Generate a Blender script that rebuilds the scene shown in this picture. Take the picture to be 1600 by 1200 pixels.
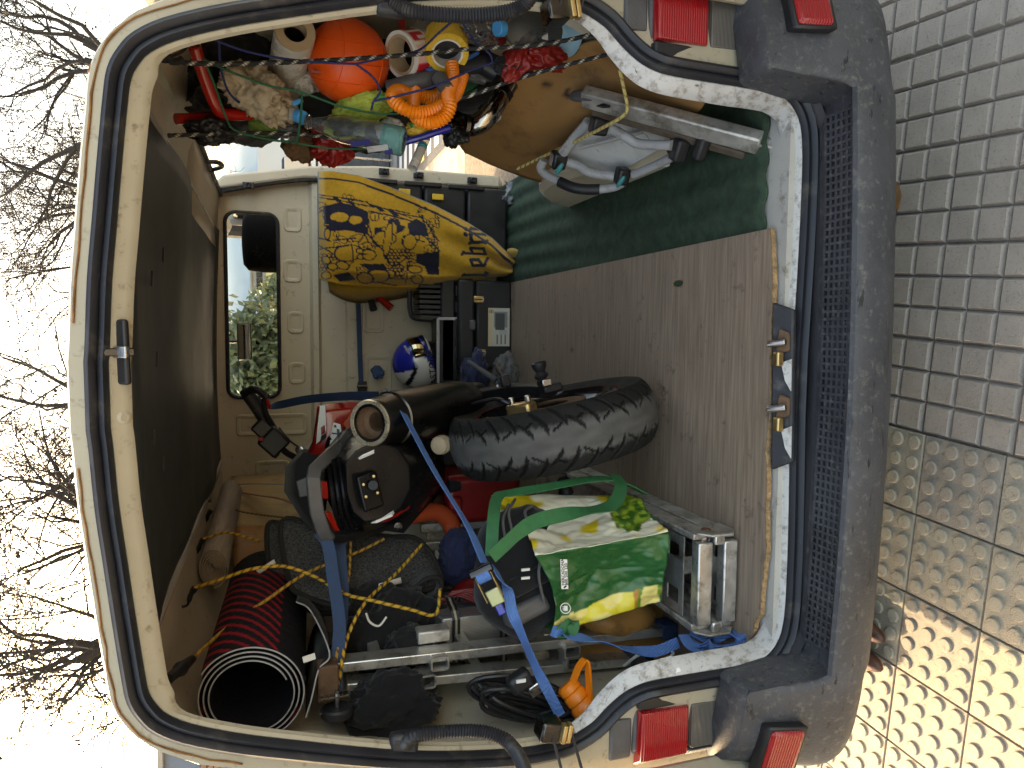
import bpy, bmesh, math, random
from mathutils import Vector, Matrix, noise
V = Vector
rnd = random.Random(7)
for o in list(bpy.data.objects): bpy.data.objects.remove(o)
scene = bpy.context.scene
col = scene.collection

# ---------------------------------------------------------------- camera
PITCH, YAW, ROLL, FPX = math.radians(18.4), math.radians(4.4), 0.015, 1109.0
CAM = V((0.12, -1.43, 1.58))
_h = V((-math.sin(YAW), math.cos(YAW), 0)); _r = V((math.cos(YAW), math.sin(YAW), 0)); _z = V((0, 0, 1))
FW = _h*math.cos(PITCH) - _z*math.sin(PITCH)
_u = _h*math.sin(PITCH) + _z*math.cos(PITCH)
RT = _r*math.cos(ROLL) - _u*math.sin(ROLL)
UP = _r*math.sin(ROLL) + _u*math.cos(ROLL)
cd = bpy.data.cameras.new('camera'); cam = bpy.data.objects.new('camera', cd); col.objects.link(cam)
cd.sensor_width = 36.0; cd.lens = FPX/1600*36; cd.clip_start = 0.02; cd.clip_end = 3000
cam.matrix_world = Matrix(((-UP.x, RT.x, -FW.x, CAM.x), (-UP.y, RT.y, -FW.y, CAM.y), (-UP.z, RT.z, -FW.z, CAM.z), (0, 0, 0, 1)))
scene.camera = cam

# ---------------------------------------------------------------- sky, sun, exposure
SUN_EL, SUN_AZ = 25.0, -41.0          # azimuth clockwise from +Y
w = bpy.data.worlds.new('World'); scene.world = w; w.use_nodes = True
nt = w.node_tree; bg = nt.nodes['Background']
sky = nt.nodes.new('ShaderNodeTexSky'); sky.sky_type = 'NISHITA'; sky.sun_disc = False
sky.sun_elevation = math.radians(SUN_EL); sky.sun_rotation = math.radians(SUN_AZ)
sky.dust_density = 4.0; sky.air_density = 1.0; sky.ozone_density = 1.0
nt.links.new(sky.outputs[0], bg.inputs[0]); bg.inputs[1].default_value = 0.15
sl = bpy.data.lights.new('sun', 'SUN'); sl.energy = 2.0; sl.angle = math.radians(0.6); sl.color = (1.0, 0.90, 0.72)
so = bpy.data.objects.new('sun', sl); col.objects.link(so)
_sd = V((math.sin(math.radians(SUN_AZ))*math.cos(math.radians(SUN_EL)), math.cos(math.radians(SUN_AZ))*math.cos(math.radians(SUN_EL)), math.sin(math.radians(SUN_EL))))
so.rotation_euler = (-_sd).to_track_quat('-Z', 'Y').to_euler(); so.location = _sd*30
scene.view_settings.view_transform = 'Standard'; scene.view_settings.look = 'None'
scene.view_settings.gamma = 1.0; scene.view_settings.exposure = 2.7
scene.view_settings.use_white_balance = True; scene.view_settings.white_balance_temperature = 9300
cy = scene.cycles
cy.max_bounces = 10; cy.diffuse_bounces = 4; cy.glossy_bounces = 4; cy.transmission_bounces = 8; cy.transparent_max_bounces = 12
cy.use_denoising = True; cy.sample_clamp_indirect = 6.0; cy.caustics_reflective = False; cy.caustics_refractive = False

# ---------------------------------------------------------------- placing: a point of the place from a direction and its real depth
def ray(px, py): return RT*((600-py)/FPX) + UP*((800-px)/FPX) + FW
def at(px, py, Y): d = ray(px, py); return CAM + d*((Y-CAM.y)/d.y)
def atz(px, py, Z): d = ray(px, py); return CAM + d*((Z-CAM.z)/d.z)
def atx(px, py, X): d = ray(px, py); return CAM + d*((X-CAM.x)/d.x)
def lerp(a, b, t): return a + (b-a)*t
def nz(p, s=1.0): return noise.noise(V(p)*s)
def clamp(x, a=0.0, b=1.0): return max(a, min(b, x))
def smooth(x): x = clamp(x); return x*x*(3-2*x)
def polyval(tab, t):
    if t <= tab[0][0]: return tab[0][1]
    for (a, b), (c, d) in zip(tab, tab[1:]):
        if t <= c: return b + (d-b)*(t-a)/(c-a)
    return tab[-1][1]
def curve(pts, n=8, closed=False):
    """Catmull-Rom through pts"""
    P = [V(p) for p in pts]; out = []; m = len(P)
    rng = range(m if closed else m-1)
    for i in rng:
        p1, p2 = P[i], P[(i+1) % m]
        p0 = P[i-1] if (closed or i > 0) else p1*2-p2
        p3 = P[(i+2) % m] if (closed or i+2 < m) else p2*2-p1
        for k in range(n):
            t = k/n
            out.append(0.5*((2*p1)+(p2-p0)*t+(2*p0-5*p1+4*p2-p3)*t*t+(3*p1-p0-3*p2+p3)*t**3))
    if not closed: out.append(P[-1])
    return out

# ---------------------------------------------------------------- mesh builder
class MB:
    def __init__(s): s.v = []; s.f = []; s.c = None; s.mi = None
    def add(s, vs, fs, c=None):
        b = len(s.v); s.v += [tuple(p) for p in vs]; s.f += [tuple(i+b for i in f) for f in fs]
        if c is not None:
            if s.c is None: s.c = [(1, 1, 1)]*b
            s.c += c if isinstance(c, list) else [c]*len(vs)
        elif s.c is not None: s.c += [(1, 1, 1)]*len(vs)
        return s
    def hexa(s, q, c=None):   # 8 corners: bottom ring 0-3, top ring 4-7
        return s.add(q, [(0, 3, 2, 1), (4, 5, 6, 7), (0, 1, 5, 4), (1, 2, 6, 5), (2, 3, 7, 6), (3, 0, 4, 7)], c)
    def box(s, c, d, X=None, Y=None, Z=None, colr=None):
        X = V(X or (1, 0, 0)).normalized(); Y = V(Y or (0, 1, 0)).normalized(); Z = V(Z) if Z else X.cross(Y)
        c = V(c); hx, hy, hz = X*(d[0]/2), Y*(d[1]/2), Z*(d[2]/2)
        return s.hexa([c-hx-hy-hz, c+hx-hy-hz, c+hx+hy-hz, c-hx+hy-hz, c-hx-hy+hz, c+hx-hy+hz, c+hx+hy+hz, c-hx+hy+hz], colr)
    def bar(s, a, b, wd, th, side):   # rectangular bar from a to b, wd along side
        a, b = V(a), V(b); T = (b-a).normalized(); S = V(side); S = (S-T*S.dot(T)).normalized(); N = T.cross(S)
        return s.box((a+b)/2, ((b-a).length, wd, th), T, S, N)
    def prism(s, poly, vec, c=None):
        poly = [V(p) for p in poly]; vec = V(vec); n = len(poly)
        return s.add(poly+[p+vec for p in poly], [tuple(range(n-1, -1, -1)), tuple(range(n, 2*n))]+[(i, (i+1) % n, n+(i+1) % n, n+i) for i in range(n)], c)
    def grid(s, rows, cu=False, cv=False, c=None):
        n = len(rows); m = len(rows[0]); fs = []
        for i in range(n if cu else n-1):
            for j in range(m if cv else m-1):
                a, b = i, (i+1) % n; d, e = j, (j+1) % m
                fs.append((a*m+d, a*m+e, b*m+e, b*m+d))
        return s.add([p for r in rows for p in r], fs, c)
    def tube(s, pts, r, n=8, caps=True, closed=False, sec=None, nrm=None, c=None):
        """r: radius or list; sec: list of (a,b) section points scaled by r; nrm: fixed side vector or list"""
        P = [V(p) for p in pts]; m = len(P)
        R = r if isinstance(r, (list, tuple)) else [r]*m
        sec = sec or [(math.cos(2*math.pi*k/n), math.sin(2*math.pi*k/n)) for k in range(n)]
        rows = []; N = None
        for i in range(m):
            a = P[i-1] if (i or closed) else P[i]; b = P[(i+1) % m] if (i+1 < m or closed) else P[i]
            T = (b-a); T = T.normalized() if T.length > 1e-9 else V((0, 0, 1))
            if nrm is not None:
                q = V(nrm[i]) if isinstance(nrm, list) else V(nrm); N = q-T*q.dot(T)
            elif N is None:
                q = V((0, 0, 1)) if abs(T.z) < .9 else V((1, 0, 0)); N = q-T*q.dot(T)
            else: N = N-T*N.dot(T)
            N = N.normalized() if N.length > 1e-9 else T.orthogonal().normalized()
            B = T.cross(N)
            rows.append([P[i]+(N*x+B*y)*R[i] for x, y in sec])
        b0 = len(s.v); s.grid(rows, cu=closed, cv=True, c=c); k = len(sec)
        if caps and not closed:
            s.f.append(tuple(range(b0+k-1, b0-1, -1))); s.f.append(tuple(range(b0+(m-1)*k, b0+m*k)))
        return s
    def ribbon(s, pts, wd, th, nrm, c=None):   # flat strap; nrm = direction of its width
        return s.tube(pts, 1.0, sec=[(-wd/2, -th/2), (wd/2, -th/2), (wd/2, th/2), (-wd/2, th/2)], nrm=nrm, c=c)
    def lathe(s, o, axis, prof, n=24, a0=0, caps=True, c=None):
        o = V(o); A = V(axis).normalized(); X = A.orthogonal().normalized(); Y = A.cross(X); b0 = len(s.v)
        rows = [[o+A*h+(X*math.cos(a0+2*math.pi*k/n)+Y*math.sin(a0+2*math.pi*k/n))*r for k in range(n)] for r, h in prof]
        s.grid(rows, cv=True, c=c)
        if caps:
            if prof[0][0] > 1e-4: s.f.append(tuple(range(b0+n-1, b0-1, -1)))
            if prof[-1][0] > 1e-4: q = b0+(len(prof)-1)*n; s.f.append(tuple(range(q, q+n)))
        return s
    def ball(s, c, r, X=(1, 0, 0), Y=(0, 1, 0), Z=(0, 0, 1), n=20, m=12, c3=None):
        c = V(c); rx, ry, rz = r if isinstance(r, tuple) else (r, r, r); X, Y, Z = V(X)*rx, V(Y)*ry, V(Z)*rz
        rows = []
        for i in range(m+1):
            t = math.pi*i/m; rows.append([c+Z*math.cos(t)+(X*math.cos(2*math.pi*k/n)+Y*math.sin(2*math.pi*k/n))*max(math.sin(t), 1e-3) for k in range(n)])
        return s.grid(rows, cv=True, c=c3)
    def build(s, name, mat, parent=None, sm=35, bev=0, seg=2, fix=True, subd=0, solid=0, kind=None):
        me = bpy.data.meshes.new(name); me.from_pydata(s.v, [], s.f)
        if fix:
            bm = bmesh.new(); bm.from_mesh(me); bmesh.ops.recalc_face_normals(bm, faces=bm.faces); bm.to_mesh(me); bm.free()
        if s.c is not None:
            at_ = me.color_attributes.new('col', 'FLOAT_COLOR', 'POINT')
            at_.data.foreach_set('color', [x for c in s.c for x in (*c, 1.0)])
        if isinstance(mat, (list, tuple)):
            for q in mat: me.materials.append(q)
            if s.mi: me.polygons.foreach_set('material_index', s.mi)
        elif mat: me.materials.append(mat)
        if sm:
            me.polygons.foreach_set('use_smooth', [True]*len(me.polygons)); me.set_sharp_from_angle(angle=math.radians(sm))
        o = bpy.data.objects.new(name, me); col.objects.link(o)
        if parent: setp(o, parent)
        if solid: q = o.modifiers.new('t', 'SOLIDIFY'); q.thickness = solid; q.offset = 0
        if bev: q = o.modifiers.new('b', 'BEVEL'); q.width = bev; q.segments = seg; q.limit_method = 'ANGLE'; q.angle_limit = math.radians(40)
        if subd: q = o.modifiers.new('s', 'SUBSURF'); q.levels = subd; q.render_levels = subd
        if kind: o['kind'] = kind
        return o
ORIG = {}
def setp(o, parent):
    o.parent = parent; o.matrix_parent_inverse = Matrix.Translation(-ORIG.get(parent.name, V((0, 0, 0))))
def tag(o, label, cat, group=None, kind=None):
    o['label'] = label; o['category'] = cat
    if group: o['group'] = group
    if kind: o['kind'] = kind
    return o
def thing(name, label, cat, loc=(0, 0, 0), group=None):
    o = bpy.data.objects.new(name, None); col.objects.link(o); o.location = loc; o.empty_display_size = .05
    ORIG[o.name] = V(loc); return tag(o, label, cat, group)
def text(name, s, o, xd, yd, size, mat, parent, ext=0.0006, align='LEFT', track=1.0):
    cu = bpy.data.curves.new(name, 'FONT'); cu.body = s; cu.size = size; cu.extrude = ext; cu.align_x = align; cu.align_y = 'CENTER'; cu.space_character = track
    cu.resolution_u = 2
    tmp = bpy.data.objects.new(name, cu); col.objects.link(tmp); bpy.context.view_layer.update()
    me = bpy.data.meshes.new_from_object(tmp.evaluated_get(bpy.context.evaluated_depsgraph_get())); bpy.data.objects.remove(tmp)
    X = V(xd).normalized(); Y = V(yd); Y = (Y-X*Y.dot(X)).normalized(); Z = X.cross(Y); o = V(o)
    me.transform(Matrix(((X.x, Y.x, Z.x, o.x), (X.y, Y.y, Z.y, o.y), (X.z, Y.z, Z.z, o.z), (0, 0, 0, 1))))
    me.materials.clear(); me.materials.append(mat)
    ob = bpy.data.objects.new(name, me); col.objects.link(ob)
    if parent: setp(ob, parent)
    return ob

# ---------------------------------------------------------------- materials
MATS = {}
def mat(name, c=(.5, .5, .5), rough=.5, metal=0.0, var=.15, vs=5.0, bump=.15, bs=80.0, dirt=None, coat=0, stretch=None, attr=False,
        trans=0, ior=1.45, rv=.12, spec=.5, wave=None, scratch=None, sheen=0, alpha=1.0, rust=None):
    if name in MATS: return MATS[name]
    m = bpy.data.materials.new(name); m.use_nodes = True; t = m.node_tree; N = t.nodes; Lk = t.links; b = N['Principled BSDF']
    def new(k, **kw):
        q = N.new(k)
        for a, v in kw.items(): setattr(q, a, v)
        return q
    geo = new('ShaderNodeNewGeometry'); pos = geo.outputs['Position']
    if stretch:
        mp = new('ShaderNodeMapping'); mp.inputs['Scale'].default_value = stretch; Lk.new(pos, mp.inputs[0]); spos = mp.outputs[0]
    else: spos = pos
    def nzn(sc, det=4, src=None, rg=.6):
        q = new('ShaderNodeTexNoise'); q.inputs['Scale'].default_value = sc; q.inputs['Detail'].default_value = det; q.inputs['Roughness'].default_value = rg
        Lk.new(src or spos, q.inputs['Vector']); return q.outputs['Fac']
    def mr(src, a, bb, c0, d):
        q = new('ShaderNodeMapRange'); q.inputs[1].default_value = a; q.inputs[2].default_value = bb; q.inputs[3].default_value = c0; q.inputs[4].default_value = d
        Lk.new(src, q.inputs[0]); return q.outputs[0]
    def mix(f, a, bb, mode='MIX'):
        q = new('ShaderNodeMix', data_type='RGBA', blend_type=mode)
        if isinstance(f, (int, float)): q.inputs[0].default_value = f
        else: Lk.new(f, q.inputs[0])
        for i, x in ((6, a), (7, bb)):
            if isinstance(x, tuple): q.inputs[i].default_value = (*x[:3], 1)
            else: Lk.new(x, q.inputs[i])
        return q.outputs[2]
    if attr:
        ca = new('ShaderNodeVertexColor', layer_name='col'); base = ca.outputs[0]
    else: base = tuple(c)
    n1 = nzn(vs, 5)
    if var:
        g = mr(n1, .3, .7, 1-var, 1+var); cc = new('ShaderNodeCombineColor')
        for i in range(3): Lk.new(g, cc.inputs[i])
        base = mix(1.0, base, cc.outputs[0], 'MULTIPLY')
    if dirt:
        dc, amt, ds = dirt; base = mix(mr(nzn(ds, 8, pos, .7), .62-amt*.35, .74-amt*.2, 0, 1), base, dc)
    if scratch:
        sc_c, sc_s, sc_t = scratch
        mp2 = new('ShaderNodeMapping'); mp2.inputs['Scale'].default_value = sc_s; mp2.inputs['Rotation'].default_value = (.4, .3, .7); Lk.new(pos, mp2.inputs[0])
        base = mix(mr(nzn(1.0, 6, mp2.outputs[0], .75), sc_t, sc_t+.05, 0, 1), base, sc_c)
    if rust:
        base = mix(mr(nzn(rust[0], 9, pos, .75), rust[1], rust[1]+.05, 0, 1), base, (.16, .045, .012))
    if isinstance(base, tuple): b.inputs['Base Color'].default_value = (*base, 1)
    else: Lk.new(base, b.inputs['Base Color'])
    if rv: Lk.new(mr(n1, .3, .7, max(.02, rough-rv), min(1, rough+rv)), b.inputs['Roughness'])
    else: b.inputs['Roughness'].default_value = rough
    b.inputs['Metallic'].default_value = metal; b.inputs['Specular IOR Level'].default_value = spec
    b.inputs['Coat Weight'].default_value = coat; b.inputs['Transmission Weight'].default_value = trans; b.inputs['IOR'].default_value = ior
    b.inputs['Alpha'].default_value = alpha
    if sheen: b.inputs['Sheen Weight'].default_value = sheen
    h = None
    if bump: h = nzn(bs, 4)
    if wave:
        wv = new('ShaderNodeTexWave', wave_type='BANDS', bands_direction=wave[0]); wv.inputs['Scale'].default_value = wave[1]; Lk.new(pos, wv.inputs[0])
        h2 = wv.outputs['Fac']; bp = new('ShaderNodeBump'); bp.inputs['Strength'].default_value = wave[2]; bp.inputs['Distance'].default_value = .002
        Lk.new(h2, bp.inputs['Height']); last = bp
        if h:
            b2 = new('ShaderNodeBump'); b2.inputs['Strength'].default_value = bump; b2.inputs['Distance'].default_value = .004; Lk.new(h, b2.inputs['Height']); Lk.new(bp.outputs[0], b2.inputs['Normal']); last = b2
        Lk.new(last.outputs[0], b.inputs['Normal'])
    elif h:
        bp = new('ShaderNodeBump'); bp.inputs['Strength'].default_value = bump; bp.inputs['Distance'].default_value = .004
        Lk.new(h, bp.inputs['Height']); Lk.new(bp.outputs[0], b.inputs['Normal'])
    MATS[name] = m; return m

CREAM = mat('cream_paint', (.37, .322, .238), .42, var=.12, vs=3, bump=.06, bs=30, dirt=((.17, .13, .085), .16, 34), coat=.15, rust=(9, .74))
CREAMIN = mat('cream_paint_inside', (.52, .45, .345), .5, var=.10, vs=3, bump=.05, bs=25, dirt=((.30, .23, .15), .12, 30), scratch=((.26, .20, .14), (3, 70, 9), .71))
GREYIN = mat('grey_paint_inside', (.46, .44, .40), .5, var=.12, vs=4, bump=.05, bs=25, dirt=((.2, .17, .13), .2, 20))
SILLWHITE = mat('worn_white_paint', (.47, .46, .45), .42, var=.10, vs=10, bump=.2, bs=70, dirt=((.20, .17, .14), .38, 48), scratch=((.06, .05, .045), (12, 130, 30), .625), rust=(12, .69))
LINING = mat('dark_roof_lining', (.034, .040, .042), .55, var=.18, vs=2.5, bump=.12, bs=9, rv=.1)
RUBBER = mat('black_rubber', (.018, .018, .022), .5, var=.3, vs=9, bump=.2, bs=60, dirt=((.075, .07, .065), .25, 14))
SEAL = mat('seal_rubber', (.016, .017, .022), .42, var=.3, vs=7, bump=.15, bs=50, dirt=((.06, .055, .05), .18, 12))
BUMPER = mat('weathered_bumper_plastic', (.052, .053, .060), .52, var=.30, vs=7, bump=.4, bs=120, dirt=((.125, .12, .11), .24, 55), scratch=((.010, .010, .012), (7, 80, 40), .595))
BLKPL = mat('black_plastic', (.014, .014, .016), .42, var=.2, vs=8, bump=.12, bs=150)
SATINBLK = mat('satin_black', (.006, .006, .007), .28, var=.1, bump=.03, rv=.06, spec=.30)
BLKGLOSS = mat('gloss_black', (.008, .008, .009), .13, var=.1, bump=0, coat=.4, rv=.05)
GREYPL = mat('grey_plastic', (.085, .085, .088), .45, var=.15, vs=20, bump=.25, bs=220)
ALU = mat('aluminium', (.60, .59, .57), .38, metal=.85, var=.12, vs=30, bump=.12, bs=120, dirt=((.24, .22, .19), .3, 18))
ALUW = mat('worn_aluminium', (.50, .485, .455), .46, metal=.6, var=.18, vs=25, bump=.25, bs=90, dirt=((.20, .17, .13), .45, 16))
ALURIB = mat('ribbed_aluminium', (.52, .50, .46), .4, metal=.7, var=.12, vs=20, bump=.1, wave=('X', 60, .8))
BROWNROD = mat('brown_rod', (.10, .075, .055), .7, var=.3, vs=30, bump=.5, bs=120)
STEEL = mat('steel', (.45, .44, .43), .3, metal=1, var=.15, vs=20, bump=.1)
DARKSTEEL = mat('burnt_exhaust_steel', (.085, .080, .076), .28, metal=1, var=.35, vs=5, bump=.08, bs=40, rv=.12)
GOLD = mat('brass_plate', (.55, .38, .17), .35, metal=.9, var=.2, vs=30)
RUSTY = mat('rusty_metal', (.13, .075, .045), .75, metal=.3, var=.4, vs=30, bump=.6, bs=90)
WOOD = mat('grey_wood_laminate', (.275, .200, .145), .52, var=.30, vs=2.2, bump=.12, bs=6, stretch=(2.2, 46, 10), dirt=((.10, .075, .06), .10, 16), scratch=((.36, .31, .27), (4, 70, 14), .71), rv=.08)
CHIP = mat('chipboard_edge', (.33, .20, .10), .9, var=.5, vs=70, bump=.9, bs=140)
TURF = mat('green_carpet', (.045, .075, .050), .95, var=.35, vs=30, bump=.9, bs=420, dirt=((.05, .055, .035), .2, 22), spec=.2)
CARPET = mat('charcoal_carpet', (.062, .061, .062), .95, var=.75, vs=170, bump=.9, bs=300, spec=.2)
CARPETEDGE = mat('dark_mat_binding', (.016, .014, .013), .85, var=.3, vs=60, bump=.5, bs=200)
BLKCLOTH = mat('black_cloth', (.010, .010, .012), .9, var=.3, vs=12, bump=.5, bs=300, sheen=.15, spec=.25)
NAVY = mat('navy_cloth', (.012, .018, .060), .85, var=.3, vs=12, bump=.4, bs=200, sheen=.1)
TAN = mat('tan_leatherette', (.30, .155, .058), .55, var=.16, vs=5, bump=.12, bs=40, dirt=((.15, .08, .035), .25, 6))
TANORANGE = mat('orange_leatherette', (.42, .20, .060), .5, var=.14, vs=6, bump=.1, bs=40, dirt=((.22, .11, .04), .25, 8))
PLYWOOD = mat('plywood', (.40, .29, .165), .6, var=.15, vs=3, bump=.08, stretch=(3, 40, 3), dirt=((.25, .17, .09), .25, 5))
BLUEWEB = mat('blue_webbing', (.060, .165, .43), .75, var=.15, vs=40, bump=.2, wave=('Y', 160, .6))
BLUEWEBD = mat('dark_blue_webbing', (.022, .050, .115), .8, var=.2, vs=40, bump=.3, bs=300)
YELROPE = mat('yellow_rope', (.62, .36, .04), .75, attr=True, var=.15, vs=90, bump=.5, bs=500)
REDP = mat('gloss_red', (.33, .012, .008), .22, var=.08, vs=3, bump=0, coat=.4, rv=.05)
REDDK = mat('dull_red', (.22, .010, .008), .4, var=.15, vs=6, bump=.1)
ORANGE = mat('orange_rubber', (.75, .085, .012), .42, var=.06, vs=4, bump=.06, bs=120)
ORHOSE = mat('orange_hose', (.80, .20, .015), .35, var=.08, vs=9, bump=.05)
ORFOAM = mat('orange_foam', (.42, .06, .018), .6, var=.15, vs=9, bump=.2, bs=90)
WHITEP = mat('white_paint', (.72, .72, .70), .35, var=.06, vs=6, bump=.05)
WHITEC = mat('white_cloth_tag', (.66, .63, .57), .8, var=.1, vs=40, bump=.2)
PRINT = mat('printed_surface', attr=True, rough=.6, var=.08, vs=20, bump=.15, bs=200)
TOWEL = mat('towel_terry', attr=True, rough=.97, var=.14, vs=70, bump=1.0, bs=520, spec=.15, sheen=.25)
BAGP = mat('woven_plastic_print', attr=True, rough=.34, var=.07, vs=9, bump=.12, bs=260, coat=.15)
GREENWEB = mat('green_webbing', (.020, .135, .050), .6, var=.15, vs=50, bump=.3, bs=260)
PLASTIC_CLEAR = mat('clear_plastic', (.86, .90, .92), .08, var=.04, vs=9, bump=.25, bs=35, trans=.95, ior=1.2, rv=.03)
PLASTIC_FILM = mat('cloudy_film', (.62, .58, .52), .25, var=.15, vs=14, bump=.35, bs=60, trans=.25, ior=1.2)
GLASS = mat('window_glass', (.95, .97, .97), .02, var=0, bump=0, trans=1.0, ior=1.02, rv=0)
CARD = mat('cardboard', (.40, .29, .18), .85, var=.15, vs=12, bump=.2)
CYAN = mat('blue_cap', (.035, .30, .62), .35, var=.06, bump=.05)
BLUEP = mat('gloss_blue', (.008, .020, .30), .18, var=.08, bump=0, coat=.4)
BEIGECL = mat('beige_cloth', (.36, .285, .20), .9, var=.25, vs=14, bump=.5, bs=160)
GREENP = mat('green_plastic', (.05, .30, .08), .4, var=.12, bump=.1)
LIME = mat('lime_cloth', (.36, .44, .08), .9, var=.25, vs=30, bump=.7, bs=180)
YELLOWP = mat('yellow_tape', (.68, .42, .05), .3, var=.1, vs=20, bump=.08)
TEAL = mat('teal_plastic', (.02, .22, .23), .4, var=.1)
LIGHTGREY = mat('light_grey_paint', (.36, .36, .37), .35, var=.12, vs=10, bump=.1, dirt=((.2, .17, .14), .25, 25))
REDLENS = mat('red_lens', (.36, .004, .008), .10, var=.06, bump=0, coat=.6, wave=('Z', 55, .9), rv=.03)
CLEARLENS = mat('smoked_lens', (.13, .115, .10), .15, var=.08, bump=0, coat=.5, wave=('Z', 90, .9), rv=.03)
# ================================================================ SETTING
GROUNDM = mat('street_concrete', (.30, .285, .26), .85, var=.2, vs=1.3, bump=.5, bs=40, dirt=((.16, .15, .14), .35, 3))
JOINT = mat('joint_dirt', (.17, .14, .11), .95, var=.4, vs=30, bump=.6, bs=200)
TILEM = mat('grey_paving_concrete', (.285, .245, .208), .85, var=.14, vs=9, bump=.6, bs=330, dirt=((.15, .13, .11), .20, 120))
TACTM = mat('tactile_paving_concrete', (.30, .262, .20), .8, var=.13, vs=12, bump=.5, bs=260, dirt=((.16, .135, .10), .22, 70))
TACTD = mat('tactile_paving_concrete_worn', (.265, .228, .185), .8, var=.16, vs=12, bump=.5, bs=260, dirt=((.15, .13, .10), .25, 60))
mb = MB(); mb.add([(-900, -900, -.02), (900, -900, -.02), (900, 900, -.02), (-900, 900, -.02)], [(0, 1, 2, 3)])
g = mb.build('ground', GROUNDM, sm=0, fix=False); g['kind'] = 'structure'
mb = MB(); mb.add([(-4.5, -6, -.0105), (4.5, -6, -.0105), (4.5, 4.7, -.0105), (-4.5, 4.7, -.0105)], [(0, 1, 2, 3)])
pav = mb.build('pavement', JOINT, sm=0, fix=False); pav['kind'] = 'structure'
RZ = math.radians(-4.8)
def pad(mb, x0, y0, x1, y1, z=0.0, ch=.006, dz=.006):
    a = [(x0, y0, z-dz), (x1, y0, z-dz), (x1, y1, z-dz), (x0, y1, z-dz)]
    b = [(x0+ch, y0+ch, z), (x1-ch, y0+ch, z), (x1-ch, y1-ch, z), (x0+ch, y1-ch, z)]
    mb.add(a+b, [(4, 5, 6, 7), (0, 1, 5, 4), (1, 2, 6, 5), (2, 3, 7, 6), (3, 0, 4, 7)])
T = .2415
def tile_mesh(name, m):
    mb = MB(); c = (T-.003)/3
    for i in range(3):
        for j in range(3): pad(mb, i*c+.0008, j*c+.0008, (i+1)*c-.0008, (j+1)*c-.0008, 0.0, .0072, .0100)
    o = mb.build(name, m, pav, sm=25, fix=False); return o
t0 = tile_mesh('paving_tile', TILEM); first = True
def place_tiles(src, ox, oy, size, i0, i1, j0, j1, alt=None):
    k = 0
    for i in range(i0, i1):
        for j in range(j0, j1):
            o = src if k == 0 else src.copy()
            if k: col.objects.link(o); o.parent = pav
            x, y = i*size, j*size
            o.location = (ox+x*math.cos(RZ)-y*math.sin(RZ), oy+x*math.sin(RZ)+y*math.cos(RZ), rnd.uniform(-.0012, .0012))
            o.rotation_euler = (rnd.uniform(-.003, .003), rnd.uniform(-.003, .003), RZ); k += 1
            if alt and rnd.random() < .35:
                o.material_slots[0].link = 'OBJECT'; o.material_slots[0].material = alt
place_tiles(t0, .352, -.073, T, -2, 7, -6, 3)
S = .214
def tactile_mesh():
    mb = MB(); e = S-.0028
    pad(mb, 0, 0, e, e, 0.0, .0018, .0055); p = e/4; n = 18
    for i in range(4):
        for j in range(4):
            cx, cy_ = (i+.5)*p, (j+.5)*p
            mb.lathe((cx, cy_, 0), (0, 0, 1), [(.0180, -.001), (.0174, .0036), (.0155, .0052), (.005, .0055)], n)
    return mb.build('tactile_tile', TACTM, pav, sm=25, fix=False)
t1 = tactile_mesh()
place_tiles(t1, -.131, -.049-S*0, S, -8, 0, -6, 4, TACTD)

# bare trees in front of the van, limbs fanning out over its roof
BARK = mat('bare_bark', (.034, .028, .024), .9, var=.3, vs=8, bump=.6, bs=40)
POD = mat('seed_pods', (.05, .03, .02), .9, var=.3)
def bare_tree(name, label, base, seed, spread=1.0, top=2.3):
    r_ = random.Random(seed); t = thing(name, label, 'tree', base, 'bare trees beyond the van')
    tr = MB(); cr = MB(); pods = MB()
    def limb(p, d, L, r, lev, target):
        n = 5 if lev < 3 else 4; pts = [p]; d = d.normalized()
        for i in range(n):
            j = .16+.06*lev
            d = (d+V((r_.gauss(0, j), r_.gauss(0, j), r_.gauss(0, j)*.8+.03))).normalized()
            p = p+d*(L/n); pts.append(p)
        rr = [lerp(r, r*.55, i/n) for i in range(n+1)]
        target.tube(pts, rr, 7 if lev < 2 else 5 if lev < 4 else 3, caps=False)
        if lev >= 5:
            if r_.random() < .04:
                for k in range(r_.randint(1, 4)): pods.ball(pts[-1]+V((r_.gauss(0, .02), r_.gauss(0, .02), r_.gauss(0, .02))), r_.uniform(.008, .014), n=6, m=4)
            return
        kids = [4, 4, 4, 3, 2][lev]
        for k in range(kids):
            i = r_.randint(max(1, n-3), n) if k else n
            ax = d.orthogonal().normalized(); q = Matrix.Rotation(r_.uniform(0, 6.283), 3, d) @ ax
            a = r_.uniform(.30, .95)*spread if k else r_.uniform(.1, .4)
            nd = d*math.cos(a)+q*math.sin(a); nd.z += .10
            limb(pts[i], nd, L*r_.uniform(.58, .86), max(.0034, rr[i]*r_.uniform(.45, .66)), lev+1, cr)
    b = V(base); pts = [b+V((nz((k*.7, seed, 0))*.06, nz((seed, k*.7, 0))*.06, top*k/5)) for k in range(6)]
    tr.tube(pts, [.16, .14, .13, .12, .115, .12], 10)
    for k in range(5):
        a = 6.283*k/5+r_.uniform(-.4, .4); limb(pts[-1]-V((0, 0, r_.uniform(0, .25))), V((math.cos(a)*.75, math.sin(a)*.75, r_.uniform(.7, 1.3))), r_.uniform(.9, 1.25), r_.uniform(.05, .075), 0, cr)
    tr.build('trunk', BARK, t); o = cr.build('crown', BARK, t, fix=False); o['kind'] = 'stuff'
    o = pods.build('seed_pods', POD, t, fix=False); o['kind'] = 'stuff'
    return t
def base_at(px, py, Y): p = at(px, py, Y); return (p.x, p.y, 0)
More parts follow.
